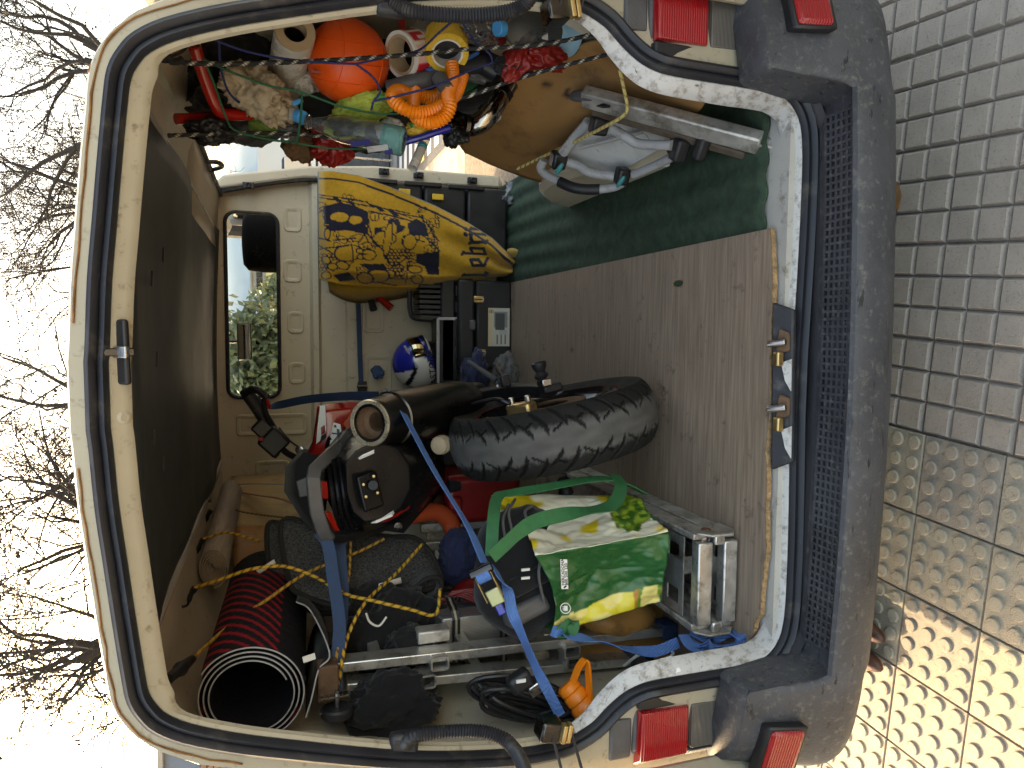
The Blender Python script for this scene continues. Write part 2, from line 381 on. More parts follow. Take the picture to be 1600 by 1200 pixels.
bare_tree('bare_tree', 'bare branching tree over the right end of the van roof, thickest fan of twigs', base_at(130, 150, 6.2), 3)
bare_tree('bare_tree', 'bare tree rising behind the middle of the van roof', base_at(130, 735, 5.6), 11)
bare_tree('bare_tree', 'leafless tree whose crooked limb reaches past the left roof corner', base_at(140, 985, 5.2), 5)
bare_tree('bare_tree', 'slender far bare tree with one arching branch over the roof centre', base_at(130, 345, 8.5), 23, .8, 2.6)

# the street in front and to the right, seen through the side door and the cab window
GREENLEAF = mat('leafy_green', (.105, .130, .060), .7, var=.5, vs=2.5, bump=0)
OLIVELEAF = mat('olive_leaf', (.15, .15, .045), .7, var=.5, vs=2.5, bump=0)
def leafy_tree(name, label, c, r, n, m, seed, leaf=.09):
    r_ = random.Random(seed); t = thing(name, label, 'tree', (c[0], c[1], 0), 'leafy trees beyond the windscreen'); C_ = V(c)
    tk = MB(); tk.tube([(c[0], c[1], 0), (c[0]+.05, c[1], c[2]*.5), (c[0], c[1], c[2])], [.14, .11, .06], 8)
    for k in range(7):
        a = r_.uniform(0, 6.28); tk.tube([(c[0], c[1], c[2]*.55), C_+V((math.cos(a)*r[0]*.7, math.sin(a)*r[1]*.7, r_.uniform(-.2, .7)*r[2]))], [.05, .015], 5)
    tk.build('trunk', BARK, t)
    mbl = MB(); clumps = []
    for k in range(46):
        d = V((r_.gauss(0, 1), r_.gauss(0, 1), r_.gauss(0, 1))).normalized()*r_.uniform(.35, 1); clumps.append(C_+V((d.x*r[0], d.y*r[1], d.z*r[2])))
    vs, fs = [], []
    for k in range(n):
        q = r_.choice(clumps); s = .28*max(r)
        p = q+V((r_.gauss(0, s*.5), r_.gauss(0, s*.5), r_.gauss(0, s*.5)))
        X = V((r_.gauss(0, 1), r_.gauss(0, 1), r_.gauss(0, 1))).normalized(); Y = X.orthogonal().normalized(); L = leaf*r_.uniform(.6, 1.3); b = len(vs)
        vs += [p-X*L, p+Y*L*.45, p+X*L, p-Y*L*.45]; fs.append((b, b+1, b+2, b+3))
    mbl.add(vs, fs); o = mbl.build('crown', m, t, sm=0, fix=False); o['kind'] = 'stuff'
def xz(px, py, Y): p = at(px, py, Y); return p
p = at(405, 560, 11); leafy_tree('leafy_tree', 'dense green leafy tree filling the lower half of the cab window', (p.x-.3, 11, p.z-.1), (1.25, 1.0, .95), 9000, GREENLEAF, 4)
p = at(425, 500, 14); leafy_tree('leafy_tree', 'lower green tree beside the concrete building in the cab window', (p.x, 14, p.z-.45), (.85, .8, .8), 5000, GREENLEAF, 9)
p = at(436, 455, 17); leafy_tree('leafy_tree', 'small yellow-green tree at the right edge of the cab window', (p.x, 17, p.z-.25), (.8, .7, .55), 3500, OLIVELEAF, 12)
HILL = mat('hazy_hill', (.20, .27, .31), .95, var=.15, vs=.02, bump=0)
mb = MB(); rows = []
for i in range(61):
    x = -520+i*17; h = polyval([(-520, 24), (-300, 40), (-160, 34), (-60, 40), (0, 32), (40, 34), (90, 24), (200, 18), (520, 22)], x)+nz((x*.02, 3, 0))*7
    rows.append([(x, 330, -2), (x, 360, h*.55+nz((x*.05, 1, 0))*3), (x, 400, h), (x, 520, h*.4)])
mb.grid(rows); h = mb.build('hills', HILL, sm=60, fix=False); h['kind'] = 'structure'
CONC = mat('grey_concrete_wall', (.26, .255, .24), .85, var=.15, vs=.6, bump=.3, bs=8)
YELW = mat('pale_yellow_wall', (.55, .44, .20), .85, var=.1, vs=.6)
p1_, p2_ = at(393, 423, 40), at(436, 455, 40)
t = thing('concrete_building', 'grey concrete building with pale yellow base far beyond the windscreen', 'building', ((p1_.x+p2_.x)/2, 42, 0))
MB().hexa([(p2_.x, 40, 2.0), (p1_.x, 40, 2.0), (p1_.x, 45, 2.0), (p2_.x, 45, 2.0), (p2_.x, 40, p1_.z), (p1_.x, 40, p1_.z), (p1_.x, 45, p1_.z), (p2_.x, 45, p1_.z)]).build('wall', CONC, t)
MB().box(((p1_.x+p2_.x)/2, 42.4, 1.0), (p1_.x-p2_.x+.3, 5.4, 2.0)).build('base', YELW, t)
for k in range(3):
    MB().box((lerp(p2_.x, p1_.x, .2+.3*k), 39.98, 2.35), (.28, .06, .3)).build('window', BLKGLOSS, t)
MB().box(((p1_.x+p2_.x)/2, 42.4, p1_.z+.04), (p1_.x-p2_.x+.2, 5.3, .08)).build('roof', CONC, t)
# corner building across the street on the right
WH = mat('white_render', (.70, .69, .66), .85, var=.08, vs=.8, bump=.2, bs=20)
PURP = mat('mauve_render', (.30, .22, .23), .85, var=.12, vs=.8, bump=.2, bs=20)
DKDOOR = mat('dark_garage_metal', (.06, .065, .075), .5, var=.12, vs=2, bump=.1)
bx0 = at(500, 290, 9).x-.9; bx1 = bx0+5.0
zt, zm, zl, zb = at(403, 270, 9).z, at(449, 270, 9).z, at(480, 270, 9).z, 0
t = thing('corner_building', 'white and mauve rendered street building with dark garage door, seen through side door', 'building', ((bx0+bx1)/2, 10.5, 0))
MB().box(((bx0+bx1)/2, 10.5, (zt+zm)/2), (bx1-bx0, 3, zt-zm)).build('upper_wall', WH, t)
MB().box(((bx0+bx1)/2, 10.5, (zm+zl)/2), (bx1-bx0+.04, 3.04, zm-zl)).build('band', PURP, t)
MB().box(((bx0+bx1)/2, 10.5, zl/2), (bx1-bx0, 3, zl)).build('lower_wall', PURP, t)
gd = MB().box((bx0+1.35, 8.985, zl*.48), (1.9, .07, zl*.96)).build('garage_door', DKDOOR, t)
for k in range(6): MB().box((bx0+1.35, 8.94, .1+zl*.155*k), (1.84, .03, .09)).build('slat', DKDOOR, gd)
MB().box((bx0+1.9, 8.935, .62), (1.0, .05, .05)).build('white_rail', WHITEP, gd)
p = at(478, 257, 8.6)
t = thing('parking_sign', 'white board with round blue and red no-parking symbol beside the garage', 'sign', (p.x, 8.6, 0))
MB().box((p.x, 8.60, p.z), (.42, .02, .40)).build('board', WHITEP, t)
SR = mat('sign_red', (.55, .02, .03), .5, var=.05); SB = mat('sign_blue', (.03, .07, .42), .5, var=.05)
MB().lathe((p.x-.02, 8.588, p.z+.06), (0, -1, 0), [(.13, 0), (.13, .004)], 28).build('symbol_ring', SR, t)
MB().lathe((p.x-.02, 8.583, p.z+.06), (0, -1, 0), [(.10, 0), (.10, .003)], 28).build('symbol_disc', SB, t)
MB().box((p.x-.02, 8.577, p.z+.06), (.21, .003, .028), (1, 0, -1), (0, 1, 0)).build('symbol_bar', SR, t)
MB().box((p.x, 8.585, p.z-.14), (.26, .004, .03)).build('lettering', BLKPL, t)
for s in (-1, 1): MB().tube([(p.x+s*.15, 8.63, 0), (p.x+s*.15, 8.63, p.z+.18)], .018, 8).build('post', STEEL, t)
# painted stripes on the street
STR = mat('road_paint', (.62, .62, .60), .7, var=.2, vs=4, bump=.3, bs=60); STRY = mat('yellow_road_paint', (.60, .47, .16), .7, var=.2, vs=4, bump=.3, bs=60)
ASPH = mat('asphalt', (.07, .072, .078), .85, var=.2, vs=20, bump=.9, bs=160, dirt=((.20, .20, .20), .3, 60))
mb = MB(); mb.add([(1.9, 4.8, -.004), (60, 4.8, -.004), (60, 8.3, -.004), (1.9, 8.3, -.004)], [(0, 1, 2, 3)]); o = mb.build('road', ASPH, sm=0, fix=False); o['kind'] = 'structure'
for k in range(7):
    y0 = 5.7+.36*k; mb = MB(); mb.add([(2.0, y0, .001), (5.4, y0, .001), (5.4, y0+.2, .001), (2.0, y0+.2, .001)], [(0, 1, 2, 3)])
    q = mb.build('painted_stripe', STRY if k == 2 else STR, o, sm=0, fix=False)
# brick house to the left behind the van
BRK = mat('orange_brick', (.34, .17, .095), .85, var=.2, vs=9, bump=.3, bs=60); MORT = mat('mortar', (.38, .33, .27), .9, var=.1)
BLW = mat('blue_grey_render', (.16, .19, .24), .8, var=.1)
p = at(300, 1192, 8); t = thing('brick_house', 'brick wall with blue-grey top at the far left edge beside the van', 'house', (p.x-1.2, 8.8, 0))
hw = MB().box((p.x-1.0, 9.0, p.z*.5-.05), (2.6, 2, p.z-.1)).build('wall', MORT, t)
bm0 = MB().box((0, 0, 0), (.235, .10, .062)); b0 = None
for r in range(5):
    for c in range(8):
        x = p.x+.22-c*.25-(r % 2)*.125; z = p.z-.14-r*.075
        if b0 is None: b0 = bm0.build('brick', BRK, hw, sm=0); o = b0
        else: o = b0.copy(); col.objects.link(o); o.parent = hw
        o.location = (x, 7.985, z)
MB().box((p.x-1.0, 9.0, p.z+.12), (2.5, 1.9, .42)).build('upper_wall', BLW, t)
MB().box((p.x-1.0, 9.0, p.z+.36), (2.7, 2.1, .06)).build('roof', MORT, t)
# ================================================================ THE VAN
van = thing('cargo_van', 'cream cargo van with open rear doors, worn black bumper and rusty roof seams', 'van', (0, 1.5, 0))
FLOORZ = .445
LEFT = [(171, 640, 0), (176, 700, 0), (185, 790, 0), (197, 870, 0), (212, 970, 0), (225, 1050, 0), (232, 1082, 0), (245, 1102, 0), (262, 1117, 0), (300, 1132, 0),
        (370, 1146, 0), (450, 1156, 0), (600, 1171, 0), (700, 1174, 0), (800, 1170, 0), (850, 1163, 0), (887, 1153, 0), (925, 1130, 0), (950, 1104, 0), (975, 1083, -.01),
        (1000, 1070, -.02), (1030, 1062, -.03), (1100, 1050, -.04), (1160, 1040, -.05), (1195, 1028, -.05), (1217, 1000, -.05), (1226, 962, -.05), (1230, 900, -.05), (1233, 800, -.05), (1235, 650, -.05)]
L3 = [at(a, b, c) for a, b, c in LEFT]
L3[0].x = -.06; 
L3 = [p for p in L3 if p.x < -.02]
half = curve(L3, 3)
ring = half + [V((-p.x, p.y, p.z)) for p in reversed(half)]          # closed loop seen from behind: top -> left -> sill -> right
M_ = len(ring)
def outward(i):
    a, b = ring[i-1], ring[(i+1) % M_]; t = (b-a).normalized(); n = V((t.z, 0, -t.x)).normalized()
    c = V((0, 0, 1.05)); 
    return n if n.dot(ring[i]-c) > 0 else -n
NRM = [outward(i) for i in range(M_)]
NRM = [(NRM[i-1]+NRM[i]*2+NRM[(i+1) % M_]).normalized() for i in range(M_)]
def sweep(prof, keep=None):
    mb = MB(); rows = [[ring[i]+NRM[i]*n+V((0, y, 0)) for n, y in (prof(i) if callable(prof) else prof)] for i in range(M_)]
    m = len(rows[0]); idx = {}
    for i in range(M_):
        j = (i+1) % M_
        if keep and not (keep(ring[i]) or keep(ring[j])): continue
        for k in (i, j):
            if k not in idx: idx[k] = len(mb.v); mb.v += [tuple(p) for p in rows[k]]
        for q in range(m-1): mb.f.append((idx[i]+q, idx[i]+q+1, idx[j]+q+1, idx[j]+q))
    return mb
sweep([(-.002, .03), (-.001, -.004), (.006, -.014), (.013, -.012), (.0165, -.005), (.020, -.013), (.028, -.018), (.036, -.012), (.039, .004), (.039, .03)]).build('door_seal', SEAL, van, sm=50)
def fl(i):
    z = ring[i].z; wdt = polyval([(.3, .026), (.44, .022), (.47, .028), (.60, .036), (.8, .034), (.95, .016), (1.5, .012), (1.7, .012)], z)
    d = polyval([(.3, .045), (.47, .04), (.6, .028), (.8, .022), (1.0, .012), (1.6, .012)], z); h_ = smooth((NRM[i].z-.45)/.5) if z > 1.3 else 0
    wdt = lerp(wdt, .034, h_); d = lerp(d, .016, h_)
    return [(.004, .004), (-.004, -.002), (-.010, .003), (-wdt*.6, d*.4), (-wdt*.9, d*.85), (-wdt, d*1.1), (-wdt+.003, d*1.1+.006), (.02, d*1.1+.02)]
sweep(fl, lambda p: p.z > .96).build('upper_door_frame', CREAM, van, sm=40)
o = sweep(fl, lambda p: p.z <= .96).build('lower_door_frame', SILLWHITE, van, sm=40); o['label'] = 'scuffed white painted sill and lower pillars'
# outer skin round the opening
OUT = [(0, 1.908), (.3, 1.904), (.50, 1.892), (.60, 1.868), (.675, 1.815), (.725, 1.73), (.80, 1.45), (.87, 1.1), (.915, .85), (.93, .6), (.93, .25)]
OUTC = OUT + [(-x, z) for x, z in reversed(OUT[1:])]
def radial(p):
    c = V((0, 1.05)); d = V((p.x, p.z))-c; best = 9
    pts = [V((x, z)) for x, z in OUTC]+[V((0, .25))]
    pts.sort(key=lambda q: math.atan2(q.y-c.y, q.x-c.x))
    for a, b in zip(pts, pts[1:]+pts[:1]):
        e = b-a; den = d.x*e.y-d.y*e.x
        if abs(den) < 1e-9: continue
        t = ((a.x-c.x)*e.y-(a.y-c.y)*e.x)/den; s = ((a.x-c.x)*d.y-(a.y-c.y)*d.x)/den
        if t > 0 and -1e-6 <= s <= 1+1e-6: best = min(best, t)
    q = c+d*best; return V((q.x, 0, q.y))
mb = MB(); rows = []
keepi = [i for i in range(M_) if ring[i].z > .47]
st = next(i for i in range(M_) if ring[i].z <= .47 and ring[i-1].z > .47)
order = [(st+k) % M_ for k in range(M_)]; order = [i for i in order if ring[i].z > .47]
for i in order:
    B = ring[i]+NRM[i]*.038; A = radial(B); D = A-B; D.y = 0
    if D.length < .03: A = B+NRM[i]*.03; A.y = 0
    rows.append([B+V((0, .012, 0)), B+V((0, -.002, 0)), B.lerp(V((A.x, -.004, A.z)), .35), B.lerp(V((A.x, .0, A.z)), .8), V((A.x, .014, A.z)), V((A.x, .04, A.z))+NRM[i]*.006, V((A.x, .09, A.z))+NRM[i]*.010])
mb.grid(rows); mb.build('rear_body_panel', CREAM, van, sm=45)
# rusty seam along the roof edge and upper pillars
RUSTSEAM = mat('rust_seam', (.22, .10, .035), .9, var=.5, vs=25, bump=.6, bs=160)
for s in (-1, 1):
    idx = [i for i in range(M_) if ring[i].z > 1.62 and ring[i].x*s > .12]; idx.sort(key=lambda i: -ring[i].z if abs(ring[i].x) > .5 else -9+abs(ring[i].x))
    pts = [ring[i]+NRM[i]*(.055+.004*nz((ring[i].x*30, ring[i].z*30, s)))+V((0, -.0035, 0)) for i in idx]
    MB().tube(pts, [.0016+.0014*abs(nz((p.x*20, p.z*20, 4))) for p in pts], 6).build('rusty_seam', RUSTSEAM, van)
    MB().prism([V((s*.565, .006, 1.884)), V((s*.60, .004, 1.866)), V((s*.606, .004, 1.846)), V((s*.590, .004, 1.842)), V((s*.555, .006, 1.868))], (0, .012, .002)).build('gutter_joint', RUSTSEAM, van, bev=.004)
# skins: roof, sides (the body widens forward of the rear doors)
def wide(x, y, z): return x+math.copysign(.085*smooth((y-.04)/.30)*smooth((z-.85)/.35)*(1-smooth((z-1.78)/.10)*.5), x) if abs(x) > .45 else x
RO = [(x, z) for x, z in OUTC if z > 1.80]; RO.sort()
mb = MB(); mb.grid([[(wide(x*1.01, y, z), y, z+(.02 if abs(x) < .5 else .008)*min(1, (y-.06)*6)) for x, z in RO] for y in (.07, .2, .6, 1.2, 2.0, 2.8, 3.35)]); mb.build('roof', CREAM, van, sm=60)
SD = [(x, z) for x, z in OUT if z < 1.82]
def side(s, y0, y1, zlo=0, zhi=9):
    pts = [(x, z) for x, z in SD if zlo <= z <= zhi]; n = max(2, int((y1-y0)/.1)+1)
    return [[(s*wide(x*1.012, lerp(y0, y1, k/(n-1)), z), lerp(y0, y1, k/(n-1)), z) for x, z in pts] for k in range(n)]
mb = MB(); mb.grid(side(-1, .08, 2.5)); mb.build('left_side_panel', CREAM, van, sm=60, solid=.006)
mb = MB(); mb.grid(side(1, .08, 1.02)); mb.build('right_side_panel', CREAM, van, sm=60, solid=.006)
mb = MB(); mb.grid([[(x+.055, y+.0, z) for x, y, z in r] for r in side(1, .16, 1.30)]); mb.build('sliding_door', CREAM, van, sm=60, solid=.03)
# underside, wheels
mb = MB(); mb.box((0, 2.05, .34), (1.74, 4.0, .10)); mb.build('underbody', BLKPL, van)
def wheel(x, y, name='road_wheel'):
    s = 1 if x > 0 else -1
    o = MB().lathe((x-s*.09, y, .31), (s, 0, 0), [(.18, 0), (.29, 0), (.31, .02), (.312, .16), (.29, .18), (.18, .18)], 36).build(name, RUBBER, van)
    MB().lathe((x-s*.09, y, .31), (s, 0, 0), [(.0, .13), (.05, .15), (.16, .14), (.18, .17), (.185, .17)], 30).build('rim', STEEL, o)
wheel(-.80, .86); wheel(.80, .86); wheel(-.80, 3.25); wheel(.80, 3.25)
# floor, inner walls, roof lining
mb = MB(); mb.box((0, 1.13, FLOORZ-.012), (1.74, 2.34, .02)); mb.build('load_floor', GREYIN, van)
def inner(x, z): return (x, z)
WALL = [(.50, 1.838), (.60, 1.825), (.70, 1.77), (.745, 1.68), (.775, 1.52), (.78, 1.50), (.845, 1.30), (.87, 1.05), (.872, .8), (.872, .45)]
mb = MB(); ys = [.06, .10, .15, .20, .25, .28, .31, .55, .58, .61, .9, .93, .96, 1.25, 1.28, 1.31, 1.6, 1.63, 1.66, 2.0, 2.25]
rows = []
for k, y in enumerate(ys):
    rib = .012 if y in (.28, .58, .93, 1.28, 1.63) else 0
    rows.append([(-wide(x-(rib if .5 < z < 1.6 else 0), y, z), y, z) for x, z in WALL])
mb.grid(rows); mb.build('left_inner_wall', CREAMIN, van, sm=40)
mb = MB(); mb.grid([[(wide(x, y, z), y, z) for x, z in WALL] for y in (.06, .1, .15, .2, .25, .3, .35, .6, 1.0)]); mb.build('right_inner_wall', CREAMIN, van, sm=40)
mb = MB(); mb.grid([[(x, y, z) for x, z in ((.50, 1.838), (.62, 1.836), (.70, 1.832), (.752, 1.822))] for y in (.9, 1.4, 1.8, 2.25)]); mb.build('side_door_rail', CREAMIN, van, sm=40, solid=.008)
mb = MB(); mb.box((.757, 1.6, 1.822), (.022, 1.3, .030)); mb.build('door_track', RUBBER, van, bev=.005)
mb = MB(); mb.tube(curve([(.745, 1.50, 1.815), (.75, 1.52, 1.775), (.76, 1.64, 1.77), (.75, 1.68, 1.815)], 6), .009, 8); mb.build('grab_handle', BLKPL, van)
mb = MB(); mb.box((.868, 1.0, 1.05), (.02, .06, 1.2)); mb.build('door_post', CREAMIN, van, bev=.008)
rows = []
for i in range(21):
    x = -.515+1.105*i/20
    rows.append([(x, .07+2.2*j/16, 1.846-.010*(x/.5)**2+.006*math.sin(j*.55+x*3)-.010*smooth((.3-j/16)/.3)*0 - .004*math.cos(j*1.1)) for j in range(17)])
mb = MB(); mb.grid(rows); mb.build('roof_lining', LINING, van, sm=80, fix=False, solid=.004)
for s in (-1, 1):
    k_ = 1.0 if s < 0 else 1.14; mb = MB(); mb.tube([(s*.518*k_, .08, 1.836), (s*.520*k_, .8, 1.834), (s*.518*k_, 1.5, 1.836), (s*.515*k_, 2.25, 1.838)], 1, sec=[(-.006, -.010), (.006, -.010), (.004, .008), (-.004, .008)], nrm=(0, 0, 1)); mb.build('lining_trim', GREYIN, van)
for x, y in ((.23, .32), (.05, .36), (-.12, .30), (-.2, .42), (.3, .50)): MB().box((x, y, 1.836), (.035, .010, .004), (.9, .3, 0), (-.3, .9, 0)).build('lining_clip', BLKPL, van)
# header striker recess
mb = MB()
c = at(189, 550, .03)
c = at(188, 550, .012)
o = MB().box(c+V((0, -.004, 0)), (.118, .012, .040), (1, 0, .02), (0, .80, -.60)).build('latch_recess', BLKPL, van, bev=.005)
MB().tube([c+V((-.0, -.018, .026)), c+V((.0, -.006, -.022))], .0075, 8).build('striker_pin', DARKSTEEL, o)
MB().box(c+V((0, -.012, .002)), (.022, .010, .046), (1, 0, 0), (0, .80, -.60)).build('striker_plate', STEEL, o, bev=.003)
MB().lathe(at(194, 652, .01), (0, -1, -.5), [(.014, 0), (.011, .003), (.006, .004), (.005, .0015)], 18).build('header_dimple', CREAM, van)
for py in (1070, ):
    MB().tube(curve([at(248, 1052, .04), at(252, 1066, .04), at(254, 1078, .04)], 4), .004, 6).build('frame_slot', BLKPL, van)
# bulkhead --------------------------------------------------------------
BY = 2.25
bp = [(1.86, 0), (1.415, 0), (1.40, -.035), (1.375, -.04), (1.36, -.01), (1.245, -.012), (1.235, -.03), (1.175, -.03), (1.165, -.012), (.45, -.012)]
bh = MB()
wx0, wx1, wz0, wz1 = -.205, .675, 1.565, 1.795
def rrect(x0, x1, z0, z1, r, y, n=6):
    pts = []
    for cx, cz, a in ((x1-r, z1-r, 0), (x0+r, z1-r, 90), (x0+r, z0+r, 180), (x1-r, z0+r, 270)):
        for k in range(n+1): t = math.radians(a+90*k/n); pts.append(V((cx+r*math.cos(t), y, cz+r*math.sin(t))))
    return pts
WIN = rrect(wx0, wx1, wz0, wz1, .045, BY)
def bxr(z): return polyval([(1.40, .856), (1.55, .832), (1.70, .795), (1.80, .768), (1.88, .750)], z)
for x0, x1, z0, z1 in ((-.95, None, 1.40, 1.50), (-.95, None, 1.50, wz0), (-.95, None, wz1, 1.88), (-.95, wx0, wz0, wz1), (wx1, None, wz0, 1.70), (wx1, None, 1.70, wz1)):
    bh.add([(x0, BY, z0), (x1 or bxr(z0), BY, z0), (x1 or bxr(z1), BY, z1), (x0, BY, z1)], [(0, 1, 2, 3)])
for k, (cx, cz) in enumerate(((wx1, wz1), (wx0, wz1), (wx0, wz0), (wx1, wz0))):
    arc = WIN[k*7:k*7+7]; bh.add([(cx, BY, cz)]+arc, [(0, i+1, i+2) for i in range(6)])
bulk = bh.build('bulkhead', CREAMIN, van, sm=0)
mb = MB()
mb.grid([[(x, BY+y+.001, z) for z, y in bp[1:]] for x in (-.885, -.4, 0, .4, .860)]); mb.build('lower_bulkhead', CREAMIN, bulk, sm=30)
mb = MB(); mb.box((-.015, BY+.03, .93), (1.75, .03, .96)); mb.build('bulkhead_backing', CREAMIN, bulk)
mb = MB(); mb.tube(rrect(wx0-.004, wx1+.004, wz0-.004, wz1+.004, .048, BY-.006), .009, 8, closed=True); mb.build('window_gasket', RUBBER, bulk)
mb = MB(); mb.prism(rrect(wx0, wx1, wz0, wz1, .045, BY+.004), (0, .003, 0)); mb.build('window_pane', GLASS, bulk, sm=0)
def bead(px0, px1, py0, py1, y=BY):
    a, b = at(px0, py0, y), at(px1, py1, y); x0, x1 = min(a.x, b.x), max(a.x, b.x); z0, z1 = min(a.z, b.z), max(a.z, b.z)
    r0 = rrect(x0, x1, z0, z1, .022, y-.0005, 4); r1 = rrect(x0+.004, x1-.004, z0+.004, z1-.004, .020, y-.006, 4); r2 = rrect(x0+.014, x1-.014, z0+.014, z1-.014, .014, y-.006, 4); r3 = rrect(x0+.022, x1-.022, z0+.022, z1-.022, .010, y-.0012, 4)
    m = MB(); m.grid([r0, r1, r2, r3], cv=True); k = len(r3); n = len(m.v); m.v += [tuple(p) for p in r3]; m.f.append(tuple(range(n, n+k))); m.build('stamped_panel', CREAMIN, bulk, sm=30)
for q in ((443, 471, 362, 324), (443, 471, 441, 406), (449, 475, 521, 487), (451, 477, 600, 566), (369, 480, 682, 645), (399, 453, 752, 718)): bead(*q)
for q in ((566, 600, 520, 460), (570, 612, 640, 556), (566, 640, 420, 380)): bead(*q, y=BY-.012)
for py in (498, 542, 587, 640, 700, 456): MB().lathe(at(550, py, BY-.032), (0, -1, 0), [(.012, 0), (.012, .002), (.008, .004), (.003, .003)], 14).build('flange_screw', CREAMIN, bulk)
mb = MB(); mb.tube(curve([(.760, BY-.04, 1.84), (.770, BY-.045, 1.80), (.838, BY-.05, 1.5), (.858, BY-.05, 1.25), (.860, BY-.05, 1.0), (.862, BY-.05, .46)], 5), .014, 8); mb.build('post_seal', RUBBER, van)
mb = MB(); mb.prism([(.872, BY-.07, .45), (.935, BY-.07, .45), (.935, BY-.07, 1.10), (.908, BY-.07, 1.42), (.838, BY-.07, 1.80), (.800, BY-.07, 1.84), (.770, BY-.07, 1.84), (.850, BY-.07, 1.44)], (0, .08, 0)); mb.build('side_post', CREAMIN, van, bev=.012)
for px, py in ((388, 290), (600, 268), (654, 274), (738, 282)):
    q = at(px, py, BY-.09); m = MB(); m.box(q, (.03, .02, .05)); m.lathe(q+V((0, -.01, 0)), (0, -1, 0), [(.014, 0), (.013, .012), (.006, .013), (.006, .006)], 14); m.build('door_buffer', BLKPL, van, bev=.003)
# cab -------------------------------------------------------------------
cab = MB()
cab.tube([(-.82, 3.35, 1.905), (.82, 3.35, 1.905)], .030, 8); cab.tube([(-.80, 3.34, 1.90), (-.86, 3.95, 1.02)], .035, 8); cab.tube([(.80, 3.34, 1.90), (.86, 3.95, 1.02)], .035, 8)
cab.build('windscreen_frame', GREYIN, van)
mb = MB(); mb.hexa([(-.80, 3.36, 1.89), (.80, 3.36, 1.89), (.85, 3.96, 1.02), (-.85, 3.96, 1.02), (-.80, 3.365, 1.894), (.80, 3.365, 1.894), (.85, 3.965, 1.024), (-.85, 3.965, 1.024)]); mb.build('windscreen', GLASS, van, sm=0)
mb = MB(); mb.hexa([(-.9, 3.9, .3), (.9, 3.9, .3), (.88, 4.35, .3), (-.88, 4.35, .3), (-.88, 3.86, 1.03), (.88, 3.86, 1.03), (.86, 4.25, .85), (-.86, 4.25, .85)]); mb.build('bonnet', CREAM, van, bev=.04)
mb = MB(); mb.box((0, 3.72, .95), (1.7, .42, .18)); mb.build('dashboard', BLKPL, van, bev=.04)
for s in (-1, 1):
    m = MB(); m.box((s*.905, 3.1, .74), (.05, 1.7, .66)); m.build('cab_door', CREAM, van, bev=.02)
    m = MB(); m.tube([(s*.89, 3.93, 1.07), (s*.83, 3.36, 1.80), (s*.83, 2.42, 1.80), (s*.89, 2.36, 1.07)], .022, 6); m.build('door_window_frame', BLKPL, van)
seat = MB(); seat.box((.40, 2.62, .80), (.52, .5, .16)); seat.box((.40, 2.46, 1.20), (.50, .13, .72)); so_ = seat.build('cab_seat', BLKCLOTH, van, bev=.04)
h0 = at(412, 378, 2.44); hr = MB(); hr.ball(h0+V((.0, 0, -.02)), (.155, .05, .125), n=28, m=14)
for i in range(len(hr.v)):     # squarish cushion
    x, y, z = hr.v[i]; dx, dz = (x-h0.x)/.155, (z-h0.z+.02)/.125
    k = max(abs(dx), abs(dz)); l = math.hypot(dx, dz)
    f = lerp(1, l/max(k, 1e-3), .75) if l > 1e-3 else 1; hr.v[i] = (h0.x+dx*.155*min(f, 1.25), y, h0.z-.02+dz*.125*min(f, 1.25))
hr.build('headrest', BLKCLOTH, so_)
seat = MB(); seat.box((-.42, 2.62, .80), (.52, .5, .16)); seat.box((-.42, 2.46, 1.15), (.50, .13, .66)); seat.build('cab_seat', BLKCLOTH, van, bev=.04)
q = at(382, 534, 3.25); MIR = mat('mirror_glass', (.42, .44, .45), .03, metal=1, var=0, bump=0, rv=0)
rm = MB().box(q, (.23, .025, .085)).build('rear_view_mirror', BLKPL, van, bev=.01)
MB().box(q+V((0, -.014, 0)), (.215, .004, .07)).build('mirror_glass', MIR, rm, bev=.001)
MB().tube([q+V((0, .01, .04)), q+V((0, .06, .12))], .009, 8).build('mirror_stem', BLKPL, rm)
q = at(463, 266, 3.45); dm = MB().box(q, (.17, .06, .18), (1, .25, 0), (-.25, 1, 0)).build('door_mirror', BLKPL, van, bev=.025)
MB().box(q+V((.005, -.034, 0)), (.145, .006, .15), (1, .25, 0), (-.25, 1, 0)).build('mirror_glass', MIR, dm, bev=.002)
MB().tube([q+V((-.05, .02, -.05)), (.92, q.y+.1, q.z-.10)], .014, 8).build('mirror_arm', BLKPL, dm)
